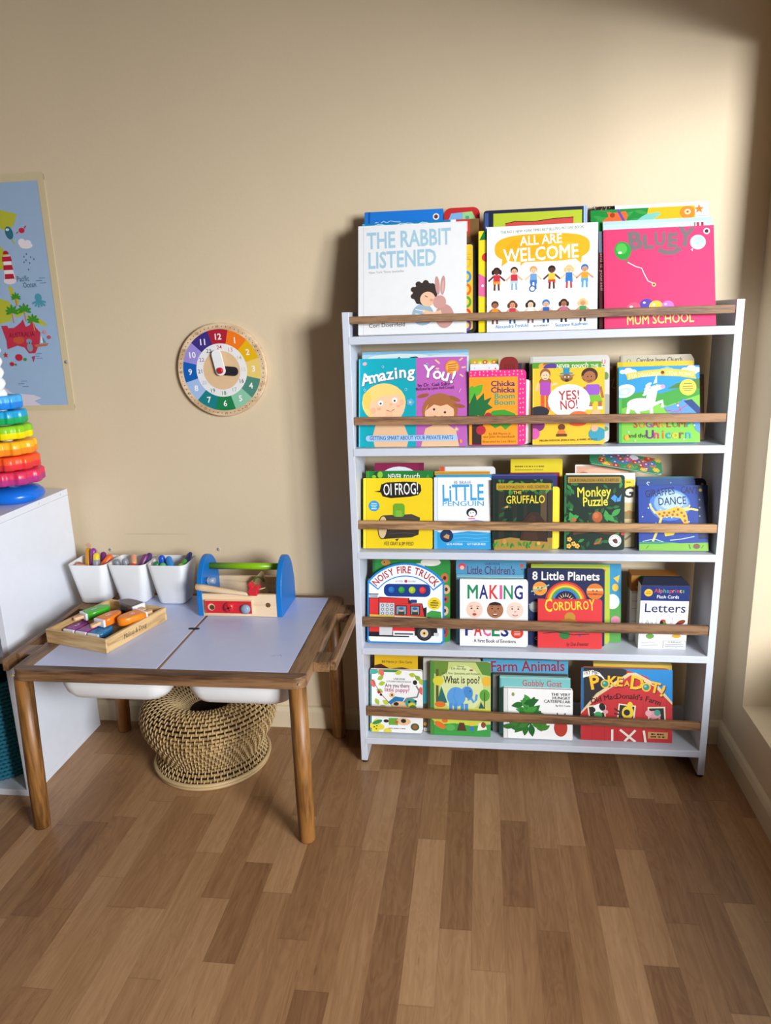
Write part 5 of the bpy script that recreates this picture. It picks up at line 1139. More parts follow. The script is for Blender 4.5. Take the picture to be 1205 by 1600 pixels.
def art_penguin(a):
    a.R(0, 0, 0.055, 1, '#dfe6ec'); a.R(0.055, 0, 0.066, 1, '#b8c6d2')
    a.T('BE BRAVE', 0.50, 0.095, 0.085, '#6a7a88', 0.006, 0, fit=0.30)
    a.T('LiTTLE', 0.51, 0.320, 0.40, '#3f9fd4', 0.016, 1, fit=0.72)
    a.T('PENGUIN', 0.51, 0.398, 0.125, '#3f9fd4', 0.008, 0, fit=0.72)
    a.P([(0.066, 0.56), (0.30, 0.57), (0.55, 0.62), (0.95, 0.56), (0.99, 0.70), (0.066, 0.70)], '#eceff2'); a.P([(0.45, 0.63), (0.74, 0.59), (0.95, 0.62), (0.95, 0.70), (0.35, 0.70)], '#8a9cd0')
    a.P([(0.0, 0.76), (0.3, 0.78), (0.6, 0.75), (1, 0.77), (1, 1), (0, 1)], '#2f9bd2'); 
    for v in (0.80, 0.85, 0.905): a.L([(0.35, v), (0.55, v - 0.012), (0.75, v), (0.95, v - 0.015)], 0.014, '#58b4e0')
    a.R(0, 0.75, 0.055, 1, '#5ab4dc')
    a.E(0.66, 0.49, 0.095, 0.080, '#23242c'); a.E(0.665, 0.505, 0.065, 0.056, '#f2f2f4'); a.E(0.665, 0.545, 0.022, 0.014, '#d8503a'); a.dots([(0.64, 0.495), (0.685, 0.490)], 0.010, '#23242c'); a.E(0.66, 0.575, 0.08, 0.025, '#e6e8ee'); a.L([(0.60, 0.575), (0.72, 0.575)], 0.018, '#c8586a')
    a.E(0.22, 0.815, 0.115, 0.115, '#1c2748'); a.E(0.22, 0.815, 0.095, 0.095, '#25345c'); a.P([(0.16, 0.83), (0.22, 0.79), (0.27, 0.81), (0.26, 0.86), (0.20, 0.85)], '#c89a5a')
    a.T('GILES ANDREAE', 0.36, 0.945, 0.052, '#f0f6f8', 0.006, 0, fit=0.28); a.T('GUY PARKER-REES', 0.74, 0.945, 0.052, '#f0f6f8', 0.006, 0, fit=0.32)
book(3, -0.0520, -0.1716, 0.1569, 0.1979, 0.014, 12.7, '#f0f2f5', 'white board book with tall blue lettering above blue sea on the third shelf', art_penguin, r=0.008)
def art_forest(a):
    a.R(0.0, 0.0, 0.03, 1, '#1a2a20')
    for u, w_, c in ((0.10, 0.10, '#2c2a20'), (0.33, 0.08, '#26281e'), (0.52, 0.06, '#2a2a22'), (0.80, 0.10, '#5a4630'), (0.92, 0.07, '#3a3024')): a.R(u, 0.15, u + w_, 0.84, c)
    rnd = random.Random(2)
    n0 = a.n
    for k in range(34): a.n = n0 + k % 9; leaf(a, rnd.random(), 0.02 + rnd.random() * 0.14, 0.11, 0.022, rnd.randrange(360), rnd.choice(['#3a7a34', '#2f6a30', '#4f9040']))
    for k in range(14): leaf(a, 0.15 + 0.1 * (k % 3), 0.35 + rnd.random() * 0.4, 0.10, 0.02, rnd.randrange(360), '#24552e')
    a.P([(0.03, 0.86), (0.3, 0.82), (0.6, 0.85), (1, 0.82), (1, 1), (0.03, 1)], '#a8843a'); 
    for k in range(26): leaf(a, rnd.random(), 0.93 + rnd.random() * 0.06, 0.09, 0.016, 60 + rnd.randrange(60), rnd.choice(['#3f8a34', '#2f7a30', '#58a040']))
    # plain brown mound instead of the cover character
    a.P([(0.46, 0.86), (0.50, 0.58), (0.62, 0.46), (0.76, 0.46), (0.88, 0.60), (0.92, 0.88)], '#3a2418'); a.P([(0.50, 0.86), (0.56, 0.60), (0.66, 0.50), (0.72, 0.52), (0.76, 0.86)], '#442c1c')
    a.E(0.20, 0.88, 0.035, 0.045, '#c88a4a'); a.E(0.77, 0.90, 0.03, 0.03, '#d8a84a')
    a.R(0.065, 0.055, 0.97, 0.145, '#c8a228', 0.012); a.R(0.075, 0.064, 0.96, 0.137, '#b8921e'); a.T('JULIA DONALDSON • AXEL SCHEFFLER', 0.515, 0.124, 0.070, '#2c2410', 0.006, 0, fit=0.84)
    a.T('THE', 0.415, 0.205, 0.075, '#e8d23a', 0.010, 0); a.T('GRUFFALO', 0.55, 0.335, 0.190, '#e8d23a', 0.012, 1, fit=0.64)
    a.E(0.225, 0.39, 0.025, 0.014, '#c88a3a', 30); a.E(0.245, 0.385, 0.018, 0.02, '#d89a4a', -20)
book(3, 0.1099, -0.1767, 0.1612, 0.1925, 0.018, 9.9, '#10251a', 'dark forest board book with gold author banner in the middle of the third shelf', art_forest, r=0.008)
def art_jungle(a):
    a.R(0, 0, 0.035, 1, '#2a6a40')
    rnd = random.Random(11)
    n0 = a.n
    for k in range(60): a.n = n0 + k % 12; leaf(a, 0.04 + rnd.random() * 0.9, 0.10 + rnd.random() * 0.86, 0.12, 0.026, rnd.randrange(360), rnd.choice(['#1f6a34', '#2a7a3a', '#185228', '#3a8a40', '#23602e']))
    for u, v, an in ((0.06, 0.60, 20), (0.10, 0.66, 60), (0.16, 0.64, 110), (0.78, 0.55, 40), (0.72, 0.62, 100), (0.84, 0.62, 140), (0.06, 0.72, 10)): leaf(a, u, v, 0.20, 0.045, an, '#3f9a44')
    a.E(0.52, 0.30, 0.30, 0.20, '#12301c'); a.E(0.54, 0.60, 0.14, 0.14, '#173822')
    a.R(0.06, 0.025, 0.93, 0.105, '#b8923a', 0.012); a.R(0.07, 0.033, 0.92, 0.097, '#a07c2a'); a.T('JULIA DONALDSON • AXEL SCHEFFLER', 0.495, 0.086, 0.068, '#2c2410', 0.006, 0, fit=0.82)
    a.T('Monkey', 0.50, 0.285, 0.235, '#ecd93c', 0.016, 2, fit=0.56); a.T('Puzzle', 0.52, 0.410, 0.220, '#ecd93c', 0.016, 2, fit=0.41)
    a.P([(0.83, 0.26), (0.90, 0.31), (0.95, 0.25), (0.93, 0.35), (0.84, 0.36), (0.77, 0.31)], '#4a94d8'); a.L([(0.88, 0.28), (0.86, 0.36)], 0.010, '#26304a')
    # plain orange fruit on a branch in place of the cover character
    a.L([(0.15, 0.78), (0.45, 0.74), (0.85, 0.78)], 0.055, '#5a3a24'); a.E(0.55, 0.56, 0.085, 0.095, '#b0582c'); a.E(0.53, 0.54, 0.045, 0.05, '#c8703c')
    a.E(0.16, 0.60, 0.045, 0.028, '#c85a34'); a.L([(0.50, 0.92), (0.58, 0.90), (0.62, 0.84)], 0.035, '#b0582c')
    for u, v in ((0.09, 0.86), (0.16, 0.92), (0.08, 0.95), (0.22, 0.95)):
        for t in range(5): a.E(u + 0.026 * cos(radians(72 * t)), v - 0.021 * sin(radians(72 * t)), 0.018, 0.018, '#e8b84a', n=8); a.n -= 1
        a.n += 1; a.E(u, v, 0.012, 0.012, '#b8582c')
    a.E(0.845, 0.875, 0.105, 0.105, '#e8e6da'); a.dots([(0.845 + 0.084 * cos(radians(20 * k)), 0.875 - 0.067 * sin(radians(20 * k))) for k in range(18) if k % 5], 0.007, '#5a5a52'); a.P([(0.80, 0.865), (0.85, 0.845), (0.88, 0.855), (0.89, 0.905), (0.86, 0.915), (0.82, 0.895)], '#5a342a')
    a.E(0.97, 0.78, 0.03, 0.03, '#c83a4a')
book(3, 0.3009, -0.1728, 0.1580, 0.2018, 0.018, 12.6, '#0c2718', 'dark green jungle board book with a white round sticker on the third shelf', art_jungle, r=0.008)
def art_giraffe(a):
    a.E(0.45, 0.30, 0.30, 0.24, '#3f74c0'); a.E(0.47, 0.27, 0.25, 0.19, '#7fa4d8'); a.E(0.48, 0.24, 0.19, 0.13, '#a9c2e2')
    a.R(0.86, 0.0, 1.0, 0.82, '#16224e')
    rnd = random.Random(4)
    a.dots([(rnd.random() * 0.8, 0.3 + rnd.random() * 0.45) for k in range(22)], 0.010, '#dfe6f4')
    a.T('GIRAFFES', 0.315, 0.160, 0.155, '#191c2e', 0.008, 7, fit=0.43); a.T("CAN'T", 0.735, 0.125, 0.150, '#191c2e', 0.008, -5, fit=0.25); a.T('DANCE', 0.49, 0.295, 0.165, '#191c2e', 0.008, 3, fit=0.40)
    # plain giraffe-patterned ribbon shape
    a.P([(0.22, 0.40), (0.40, 0.38), (0.55, 0.32), (0.66, 0.36), (0.70, 0.46), (0.72, 0.60), (0.66, 0.60), (0.60, 0.50), (0.45, 0.48), (0.30, 0.50)], '#e8b03a')
    a.L([(0.24, 0.43), (0.18, 0.34), (0.16, 0.28)], 0.03, '#e8c86a'); a.L([(0.33, 0.48), (0.28, 0.66), (0.20, 0.86)], 0.035, '#d8c05a'); a.L([(0.66, 0.38), (0.76, 0.36), (0.86, 0.38)], 0.03, '#e8c86a'); a.L([(0.64, 0.36), (0.72, 0.34), (0.74, 0.30)], 0.025, '#e8c86a')
    a.dots([(0.30, 0.44), (0.37, 0.42), (0.44, 0.42), (0.51, 0.40), (0.57, 0.37), (0.62, 0.42), (0.66, 0.47), (0.67, 0.54), (0.41, 0.46), (0.49, 0.45), (0.56, 0.45), (0.35, 0.47)], 0.020, '#a8582c')
    a.P([(0.36, 0.70), (0.55, 0.68), (0.50, 0.76), (0.38, 0.78)], '#e8c02a')
    for p in ([(0.05, 0.86), (0.22, 0.82), (0.36, 0.87)], [(0.45, 0.84), (0.62, 0.82), (0.80, 0.78)]): a.L(p, 0.012, '#b8cce8')
    a.P([(0, 0.885), (0.3, 0.87), (0.6, 0.885), (1, 0.87), (1, 1), (0, 1)], '#7ab23c'); a.P([(0, 0.87), (0.25, 0.86), (0.55, 0.875), (0.3, 0.90), (0, 0.90)], '#3a8a6a'); a.E(0.83, 0.93, 0.05, 0.04, '#7a5038'); a.L([(0.72, 0.90), (0.74, 0.97)], 0.012, '#3a4a20'); a.L([(0.10, 0.97), (0.14, 0.92)], 0.012, '#4a8a24'); a.L([(0.90, 0.96), (0.93, 0.91)], 0.012, '#4a8a24')
    a.E(0.895, 0.075, 0.035, 0.040, '#2a3a5a'); a.E(0.895, 0.075, 0.022, 0.024, '#c8a83a')
    a.dots([(0.88, 0.22), (0.88, 0.34), (0.88, 0.47), (0.88, 0.60)], 0.014, '#7a86a0')
book(3, 0.5065, -0.1763, 0.1768, 0.1745, 0.014, 17.2, '#1f3f94', 'midnight blue board book with orange spotted animal pattern, right of the third shelf', art_giraffe, r=0.008)
# ---- third shelf, behind
def art_never3(a):
    a.R(0, 0, 0.05, 1, '#3a8a2a'); a.E(0.17, 0.05, 0.06, 0.05, '#2a4a2a'); a.E(0.21, 0.05, 0.04, 0.05, '#8ac43a'); a.E(0.12, 0.08, 0.03, 0.03, '#8ac43a')
    a.T('NEVER', 0.43, 0.105, 0.105, '#eef2e6', 0.010, -1, fit=0.20); a.T('touch', 0.68, 0.105, 0.125, '#eef2e6', 0.008, 0, fit=0.24, shear=0.2); a.T('A', 0.92, 0.105, 0.09, '#4aa858', 0.01)
book(3, -0.2290, -0.1560, 0.1900, 0.2135, 0.014, 14.4, '#237a34', 'green board book with white lettering above the yellow bubble book', art_never3, r=0.004)
book(3, -0.2319, -0.1382, 0.1394, 0.2337, 0.010, 14.4, '#8a1f4a', 'maroon book with a white arch, at the back left of the third shelf', lambda a: (a.E(0.50, 0.20, 0.40, 0.26, '#dfe3e6'), a.R(0.9, 0, 1, 0.3, '#7a1a42')))
book(3, -0.0497, -0.1555, 0.1540, 0.2035, 0.008, 12.7, '#3a9cc4', 'teal blue book edging the top of the white and blue lettered book', lambda a: a.R(0, 0, 1, 0.012, '#2f88b0'))
book(3, -0.0540, -0.1452, 0.1530, 0.2110, 0.008, 12.7, '#d8a63a', 'mustard orange book second behind the white and blue lettered book', lambda a: a.R(0, 0.018, 1, 0.032, '#b8702c'))
book(3, -0.0395, -0.1338, 0.1550, 0.2205, 0.012, 12.7, '#dfe0e0', 'white book with a red corner at the back of the third shelf', lambda a: (a.R(0.0, 0.0, 0.085, 0.3, '#d8502c'), a.R(0.085, 0, 0.1, 0.3, '#a8a8a8')), r=0.01)
book(3, 0.1165, -0.1478, 0.1740, 0.2030, 0.008, 9.9, '#2a2f6a', 'navy violet book edging the top of the dark forest book', lambda a: a.R(0, 0.01, 1, 0.02, '#58629a'), r=0.01)
book(3, 0.1440, -0.1390, 0.1350, 0.2050, 0.0075, 9.9, '#8a1c34', 'crimson book second behind the dark forest book', None)
def art_nat(a):
    words(a, 0.08, 0.65, 0.085, 0.016, '#6a6020', 5); words(a, 0.08, 0.64, 0.125, 0.011, '#857a2c', 6)
    a.E(0.38, 0.36, 0.26, 0.25, '#eef0f0'); a.T('II', 0.33, 0.30, 0.14, '#2f5ab0', 0.03); a.T('oo', 0.47, 0.31, 0.12, '#2f5ab0', 0.03)
book(3, 0.1501, -0.1275, 0.1400, 0.2395, 0.012, 9.9, '#dfc81e', 'yellow book with a white circle, standing tallest at the back of the third shelf', art_nat, r=0.006)
book(3, 0.1455, -0.1572, 0.1300, 0.1700, 0.008, 9.9, '#efcf2c', 'bright yellow book showing as a strip right of the dark forest book', lambda a: a.R(0.9, 0.02, 0.98, 0.98, '#f2d83c'), r=0.008)
book(3, 0.2850, -0.1533, 0.1260, 0.1965, 0.008, 12.6, '#1f4a34', 'dark green book just left behind the jungle book', None)
def art_g(a):
    a.R(0.0, 0.0, 1, 0.04, '#e8e2d4'); a.R(0.55, 0.09, 0.99, 0.22, '#e8c62a'); words(a, 0.80, 0.96, 0.125, 0.018, '#6a5a20', 7); a.R(0.55, 0.22, 1, 0.44, '#e3dcc8'); a.T('G', 0.905, 0.33, 0.23, '#221f1c', 0.025, 0, shear=0.1)
    a.R(0.55, 0.40, 1, 0.70, '#c4b07a'); a.R(0.84, 0.52, 1, 0.62, '#8a7a4a'); a.E(0.92, 0.53, 0.04, 0.03, '#a8703a'); a.R(0.55, 0.70, 1, 1, '#a89a74'); a.L([(0.86, 0.9), (0.95, 0.84)], 0.03, '#6a5a3a')
book(3, 0.3210, -0.1425, 0.1830, 0.2018, 0.014, 12.6, '#ddd6c6', 'cream board book with a big black letter G, right behind the jungle book', art_g, r=0.008)
book(3, 0.3275, -0.1248, 0.1420, 0.2225, 0.010, 12.6, '#ece3d6', 'pale book with a peach coloured photograph at the back of the third shelf', lambda a: (a.R(0.02, 0.02, 1, 0.4, '#d9a184'), a.E(0.5, 0.14, 0.4, 0.16, '#e4b294'), a.E(0.16, 0.12, 0.09, 0.05, '#b8745c')), r=0.004)
def art_flowers(a):
    rnd = random.Random(8)
    n0 = a.n
    for k in range(46):
        a.n = n0 + 2 * (k % 10); u, v = rnd.random() * 0.92 + 0.04, rnd.random() * 0.86 + 0.07; c = rnd.choice(['#c8404a', '#e07a3a', '#d86a9a', '#5a7ac0', '#e8c24a', '#8a5aa0', '#d84a34'])
        for t in range(6): a.E(u + 0.030 * cos(radians(60 * t)), v - 0.030 * a.w / a.h * sin(radians(60 * t)), 0.022, 0.020, c, n=8); a.n -= 1
        a.n += 1; a.E(u, v, 0.016, 0.015, '#e8d890')
    for k in range(10): leaf(a, rnd.random() * 0.9, rnd.random(), 0.09, 0.016, rnd.randrange(360), '#58a858')
    a.E(0.62, 0.18, 0.06, 0.05, '#e8ecf0')
fb = thing('picture_book', 'flower patterned book lying slanted on top of the books on the third shelf', 'book', (0.387, -0.104, 0.878), (radians(-60), radians(10), 0), GRP[3])
b = MB(); b.prism(rrect(-0.098, 0.098, 0, 0.062, [0.008, 0.012, 0.004, 0.004]), lambda u, v, d: (u, d, v), 0, 0.0012, ink('#3f8f62')); a = Art(0.196, 0.062, b); art_flowers(a); b.build('front_cover', fb)
b = MB(); b.prism(rrect(-0.096, 0.096, 0.002, 0.060, 0.006), lambda u, v, d: (u, d, v), 0.0013, 0.0046, PAGE); b.build('page_block', fb)
b = MB(); b.prism(rrect(-0.098, 0.098, 0, 0.062, [0.008, 0.012, 0.004, 0.004]), lambda u, v, d: (u, d, v), 0.0047, 0.0057, ink('#3f8f62')); b.build('back_cover', fb)
book(3, 0.4924, -0.1610, 0.1500, 0.1962, 0.010, 17.2, '#23467e', 'navy book with pale blue lettering just above the midnight blue book', lambda a: (a.T('S', 0.19, 0.155, 0.16, '#a9b8cc', 0.006), a.E(0.58, 0.085, 0.014, 0.014, '#7f92ac'), a.R(0, 0, 1, 0.03, '#2a5a6a')), r=0.016)
book(3, 0.5230, -0.1478, 0.1530, 0.1885, 0.010, 17.2, '#141c3c', 'very dark navy book with a small orange dot, rearmost behind the midnight blue book', lambda a: (a.E(0.93, 0.09, 0.035, 0.045, '#2a2a30'), a.E(0.93, 0.09, 0.022, 0.028, '#c8823a')), r=0.014)

# ---- fourth shelf, front row
def truck_outline(w, h):
    pts = [(-w / 2, 0.006), (-w / 2 + 0.006, 0), (w / 2 - 0.006, 0), (w / 2, 0.006), (w / 2, h * 0.765), (w / 2 - 0.002, h * 0.80)]
    R = 0.140; c0 = h - R
    for k in range(17):
        t = radians(38 + (142 - 38) * k / 16); pts.append((R * cos(t), c0 + R * sin(t)))
    pts += [(-w / 2 + 0.002, h * 0.80), (-w / 2, h * 0.765)]
    return pts
def art_truck(a):
    w, h = a.w, a.h
    def inset(k, c, cut=None):
        a._poly([(x * (1 - k * 2 / w), k + z * (1 - 2 * k / h)) for x, z in truck_outline(w, h)], c)
    inset(0.0045, '#f1f3f4')
    arc = []
    R1, R0, c0 = 0.1375, 0.1005, h - 0.140
    for k in range(17): t = radians(37 + 106 * k / 16); arc.append((R1 * cos(t), c0 + R1 * sin(t)))
    for k in range(17): t = radians(143 - 106 * k / 16); arc.append((R0 * cos(t), c0 + R0 * sin(t)))
    a._poly(arc, '#1f86d0'); arc = []
    R1, R0 = 0.1345, 0.1035
    for k in range(17): t = radians(39 + 102 * k / 16); arc.append((R1 * cos(t), c0 + R1 * sin(t)))
    for k in range(17): t = radians(141 - 102 * k / 16); arc.append((R0 * cos(t), c0 + R0 * sin(t)))
    a._poly(arc, '#f1f3f4')
    a.TC('NOISY FIRE TRUCK', 0.5, 0.140 / h, 0.1105 / w, 90, 0.128, '#b01f2c', 0.020, 0.93, 0.78)
    a.T('priddy', 0.42, 0.238, 0.038, '#8a9098', 0.002); a.E(0.505, 0.228, 0.020, 0.020, '#c83a5a'); a.T('books', 0.585, 0.238, 0.038, '#8a9098', 0.002)
    a.R(0.215, 0.262, 0.825, 0.420, '#1a3a86', 0.07)
    for u, c, c2 in ((0.315, '#1f5fa8', '#2f78c0'), (0.448, '#2a8a3a', '#3fa84a'), (0.585, '#9ab82a', '#b4d03a'), (0.722, '#c83030', '#e04a44')): a.E(u, 0.338, 0.052, 0.052, '#12286a'); a.E(u, 0.336, 0.045, 0.045, c); a.E(u - 0.006, 0.330, 0.030, 0.030, c2)
    a.E(0.875, 0.50, 0.085, 0.080, '#f0d22a')
    for v, s_ in ((0.465, 0.05), (0.485, 0.10), (0.505, 0.11), (0.525, 0.10), (0.545, 0.06)): a.L([(0.875 - s_ / 2, v + 0.003), (0.875 + s_ / 2, v - 0.004)], 0.010, '#4a4420')
    a.P([(0.78, 0.62), (0.84, 0.585), (0.96, 0.60), (0.972, 0.72), (0.78, 0.72)], '#3f9a44')
    RD_, BK = '#d83434', '#241f22'
    a.R(0.02, 0.435, 0.55, 0.92, BK); a.P([(0.15, 0.425), (0.54, 0.435), (0.58, 0.50), (0.72, 0.50), (0.76, 0.66), (0.90, 0.69), (0.92, 0.90), (0.15, 0.90)], BK)
    a.R(0.028, 0.445, 0.145, 0.70, RD_); a.R(0.155, 0.435, 0.535, 0.50, RD_); a.P([(0.36, 0.50), (0.57, 0.505), (0.71, 0.51), (0.745, 0.66), (0.36, 0.66)], RD_)
    a.P([(0.16, 0.50), (0.355, 0.50), (0.355, 0.70), (0.16, 0.70)], '#c9cdd0')
    for i in range(3):
        for j in range(4): a.E(0.20 + 0.06 * i, 0.53 + 0.05 * j, 0.020, 0.020, '#5a5f66', n=10); a.E(0.20 + 0.06 * i, 0.53 + 0.05 * j, 0.012, 0.012, '#d8dcde', n=10); a.n -= 2
    a.n += 2
    for u0, u1 in ((0.37, 0.52), (0.56, 0.69)): a.R(u0, 0.53, u1, 0.645, BK); a.R(u0 + 0.012, 0.54, u1 - 0.012, 0.637, '#7a9aa8'); a.E((u0 + u1) / 2, 0.585, 0.028, 0.028, '#d8a888'); a.E((u0 + u1) / 2, 0.567, 0.032, 0.018, '#2f62a8'); a.R((u0 + u1) / 2 - 0.04, 0.605, (u0 + u1) / 2 + 0.04, 0.637, '#2a4a3a')
    a.P([(0.028, 0.645), (0.75, 0.665), (0.89, 0.70), (0.895, 0.74), (0.028, 0.72)], '#f2c84a'); a.P([(0.36, 0.66), (0.75, 0.675), (0.89, 0.715), (0.895, 0.76), (0.36, 0.74)], '#f4f2ee')
    a.P([(0.028, 0.74), (0.36, 0.76), (0.62, 0.77), (0.62, 0.86), (0.028, 0.86)], RD_); a.R(0.16, 0.80, 0.33, 0.90, '#d4d6d8'); a.R(0.34, 0.845, 0.62, 0.905, '#eceeee'); a.R(0.36, 0.87, 0.60, 0.89, '#5a5f66')
    a.E(0.745, 0.865, 0.105, 0.100, BK); a.E(0.745, 0.868, 0.088, 0.084, '#3a3538'); a.E(0.745, 0.868, 0.052, 0.052, '#d8d4cc'); a.S(0.745, 0.868, 0.045, '#e8b83a', 6, 0.5); a.E(0.745, 0.868, 0.014, 0.014, BK)
    a.R(0.87, 0.86, 0.935, 0.90, '#d0d4d6')
    a.R(0.565, 0.455, 0.65, 0.495, '#2a3f86', 0.01); a.R(0.02, 0.385, 0.145, 0.400, '#4a5058'); a.R(0.03, 0.405, 0.135, 0.43, '#9aa2a8'); a.P([(0.735, 0.56), (0.775, 0.545), (0.775, 0.66), (0.745, 0.66)], BK)
book(4, -0.2183, -0.1680, 0.2227, 0.2330, 0.016, 15.9, '#1f86d0', 'arched fire engine board book with a row of round buttons on the fourth shelf', art_truck, outline=truck_outline)
def art_faces(a):
    x = 0.10
    for ch, c in zip('MAKING', ('#1c8a5a', '#1f2a78', '#d83a3a', '#e0609a', '#1c8a5a', '#1f2a78')):
        wch = {'M': 0.175, 'A': 0.15, 'K': 0.15, 'I': 0.06, 'N': 0.155, 'G': 0.145}[ch]; a.T(ch, x + wch / 2, 0.285, 0.290, c, 0.018, 0, fit=wch - 0.02); x += wch
    for u, sk, hair in ((0.215, '#f0cdb8', '#5a4438'), (0.520, '#a8704c', '#2f2018'), (0.815, '#f2d2c0', '#c8a088')):
        a.E(u, 0.455, 0.122, 0.122, sk); a.E(u, 0.385, 0.095, 0.050, hair if u == 0.52 else sk, a0=0, a1=180)
        for s_ in (-1, 1): a.E(u + s_ * 0.045, 0.435, 0.014, 0.011, '#2f2420'); a.L([(u + s_ * 0.07, 0.405), (u + s_ * 0.03, 0.400)], 0.008, '#6a4a3c')
        a.E(u, 0.475, 0.014, 0.012, '#d89a84' if u != 0.52 else '#8a5438')
    a.E(0.215, 0.525, 0.030, 0.020, '#b84a44'); a.E(0.520, 0.525, 0.040, 0.020, '#7a2a28'); a.E(0.520, 0.518, 0.032, 0.008, '#f0ece6'); a.E(0.815, 0.525, 0.040, 0.016, '#b8504a'); a.E(0.815, 0.520, 0.03, 0.008, '#f4f0ea')
    x = 0.065
    for ch, c in zip('FACES', ('#1f2a78', '#d83a3a', '#e0609a', '#1c8a5a', '#1f2a78')): a.T(ch, x + 0.07, 0.845, 0.28, c, 0.018, 0, fit=0.115); x += 0.132
    a.E(0.845, 0.79, 0.090, 0.085, '#d8402c'); 
    for v in (0.775, 0.80, 0.82): a.L([(0.80, v), (0.89, v)], 0.010, '#f2c8b8')
    a.T('A First Book of Emotions', 0.515, 0.945, 0.075, '#3a3a40', 0.003, 0, fit=0.62)
book(4, 0.0346, -0.1710, 0.1908, 0.1903, 0.018, 12.6, '#f2f1ee', 'white board book with coloured capitals and three round face photos on the fourth shelf', art_faces, r=0.008)
def art_corduroy(a):
    a.T('C', 0.165, 0.250, 0.30, '#f0d62c', 0.016, 0, fit=0.115)
    x = 0.235
    for i, ch in enumerate('ORDUROY'): a.T(ch, x + 0.045, 0.225 - 0.006 * i + (0.02 if ch == 'Y' else 0), 0.195 + (0.05 if ch == 'Y' else 0), '#f0d62c', 0.014, 3, fit=0.085); x += 0.094
    # plain shapes where the cover picture is
    a.E(0.50, 0.36, 0.085, 0.080, '#c08a2c'); a.P([(0.36, 0.42), (0.48, 0.38), (0.60, 0.42), (0.62, 0.58), (0.38, 0.58)], '#a8702a'); a.E(0.42, 0.72, 0.085, 0.075, '#2f7a3a'); a.L([(0.08, 0.70), (0.30, 0.67), (0.55, 0.72), (0.80, 0.70)], 0.012, '#3a2a3a'); a.E(0.66, 0.735, 0.02, 0.015, '#6a4a9a')
    a.T('by Don Freeman', 0.62, 0.945, 0.085, '#2a1a1c', 0.003, 2, fit=0.34, shear=0.3)
book(4, 0.2458, -0.1724, 0.1758, 0.1373, 0.016, 13.0, '#dd3a3c', 'small red board book with yellow hand lettered title, leaning on the planet book', art_corduroy, r=0.005)
def art_planets(a):
    a.T('8 Little Planets', 0.50, 0.145, 0.155, '#f2efe6', 0.020, 0, fit=0.87)
    rnd = random.Random(6); a.dots([(rnd.random(), 0.18 + rnd.random() * 0.8) for k in range(26)], 0.006, '#d8dce8')
    for r, c in ((0.27, '#c8342c'), (0.245, '#e8782c'), (0.22, '#eec83a'), (0.195, '#4aa04a'), (0.17, '#3a7ac8'), (0.145, '#141e46')): a.E(0.50, 0.43, r, r, c, n=28, a0=0, a1=180)
    for k in range(9): t = radians(12 + 19.5 * k); a.P([(0.50 + 0.07 * cos(t - 0.1), 0.43 - 0.07 * sin(t - 0.1)), (0.50 + 0.125 * cos(t), 0.43 - 0.125 * sin(t)), (0.50 + 0.07 * cos(t + 0.1), 0.43 - 0.07 * sin(t + 0.1))], '#eec07a')
    a.E(0.165, 0.26, 0.095, 0.092, '#e8963a'); a.R(0.08, 0.235, 0.25, 0.265, '#f2c27a'); a.L([(0.05, 0.30), (0.165, 0.265), (0.285, 0.21)], 0.018, '#7ab8a8'); a.dots([(0.14, 0.25), (0.19, 0.25)], 0.010, '#3a241c'); a.L([(0.14, 0.285), (0.165, 0.295), (0.19, 0.285)], 0.008, '#3a241c')
    a.E(0.875, 0.29, 0.110, 0.107, '#d8782c'); a.R(0.775, 0.25, 0.975, 0.28, '#ecc08a'); a.R(0.775, 0.315, 0.975, 0.335, '#b8502c'); a.dots([(0.85, 0.28), (0.90, 0.28)], 0.010, '#3a1c14'); a.L([(0.85, 0.315), (0.875, 0.325), (0.90, 0.315)], 0.008, '#3a1c14')
    a.E(0.10, 0.50, 0.075, 0.073, '#8a9494'); a.E(0.09, 0.49, 0.05, 0.045, '#a4acac'); a.T('Chris Ferrie', 0.10, 0.93, 0.055, '#e8e8ea', 0.004, 0, 'l')
book(4, 0.2360, -0.1550, 0.2138, 0.2181, 0.016, 13.0, '#18234c', 'navy board book with a rainbow and smiling planets behind the small red book', art_planets, r=0.006)
# ---- fourth shelf, behind
def art_animals(a):
    a.E(0.17, 0.04, 0.06, 0.04, '#c88a44'); a.dots([(0.15, 0.035)], 0.010, '#2a1a12'); a.E(0.75, 0.03, 0.13, 0.05, '#e8e4d8'); a.E(0.60, 0.10, 0.08, 0.06, '#ded8c8')
    for u, v, r, c in ((0.93, 0.22, 0.05, '#c86a3a'), (0.95, 0.36, 0.05, '#d8a87a'), (0.94, 0.48, 0.04, '#b84a34'), (0.93, 0.62, 0.05, '#d8b08a'), (0.95, 0.76, 0.05, '#c84a3a'), (0.92, 0.88, 0.06, '#a83a34')): a.E(u, v, r, r * 1.2, c); a.E(u, v, r * 0.4, r * 0.5, '#3a2a20')
    a.R(0.0, 0.0, 0.03, 1, '#2a6a34')
book(4, -0.2037, -0.1490, 0.2270, 0.2370, 0.014, 15.9, '#2f8a3e', 'green board book with small animals behind the fire engine book', art_animals, r=0.008)
def art_child(a):
    a.E(0.085, 0.075, 0.055, 0.045, '#d8405a'); a.E(0.085, 0.09, 0.03, 0.03, '#f0c0a8'); a.E(0.94, 0.06, 0.024, 0.032, '#d8503a'); a.R(0.93, 0.10, 0.95, 0.112, '#5a4030'); a.T('USBORNE', 0.52, 0.055, 0.050, '#2f4a7a', 0.004)
    a.T("Little Children's", 0.50, 0.165, 0.165, '#5a2a5a', 0.005, 0, fit=0.68)
    for k in range(16): a.R(0.02, 0.30 + 0.043 * k, 0.055, 0.318 + 0.043 * k, '#b84a4a')
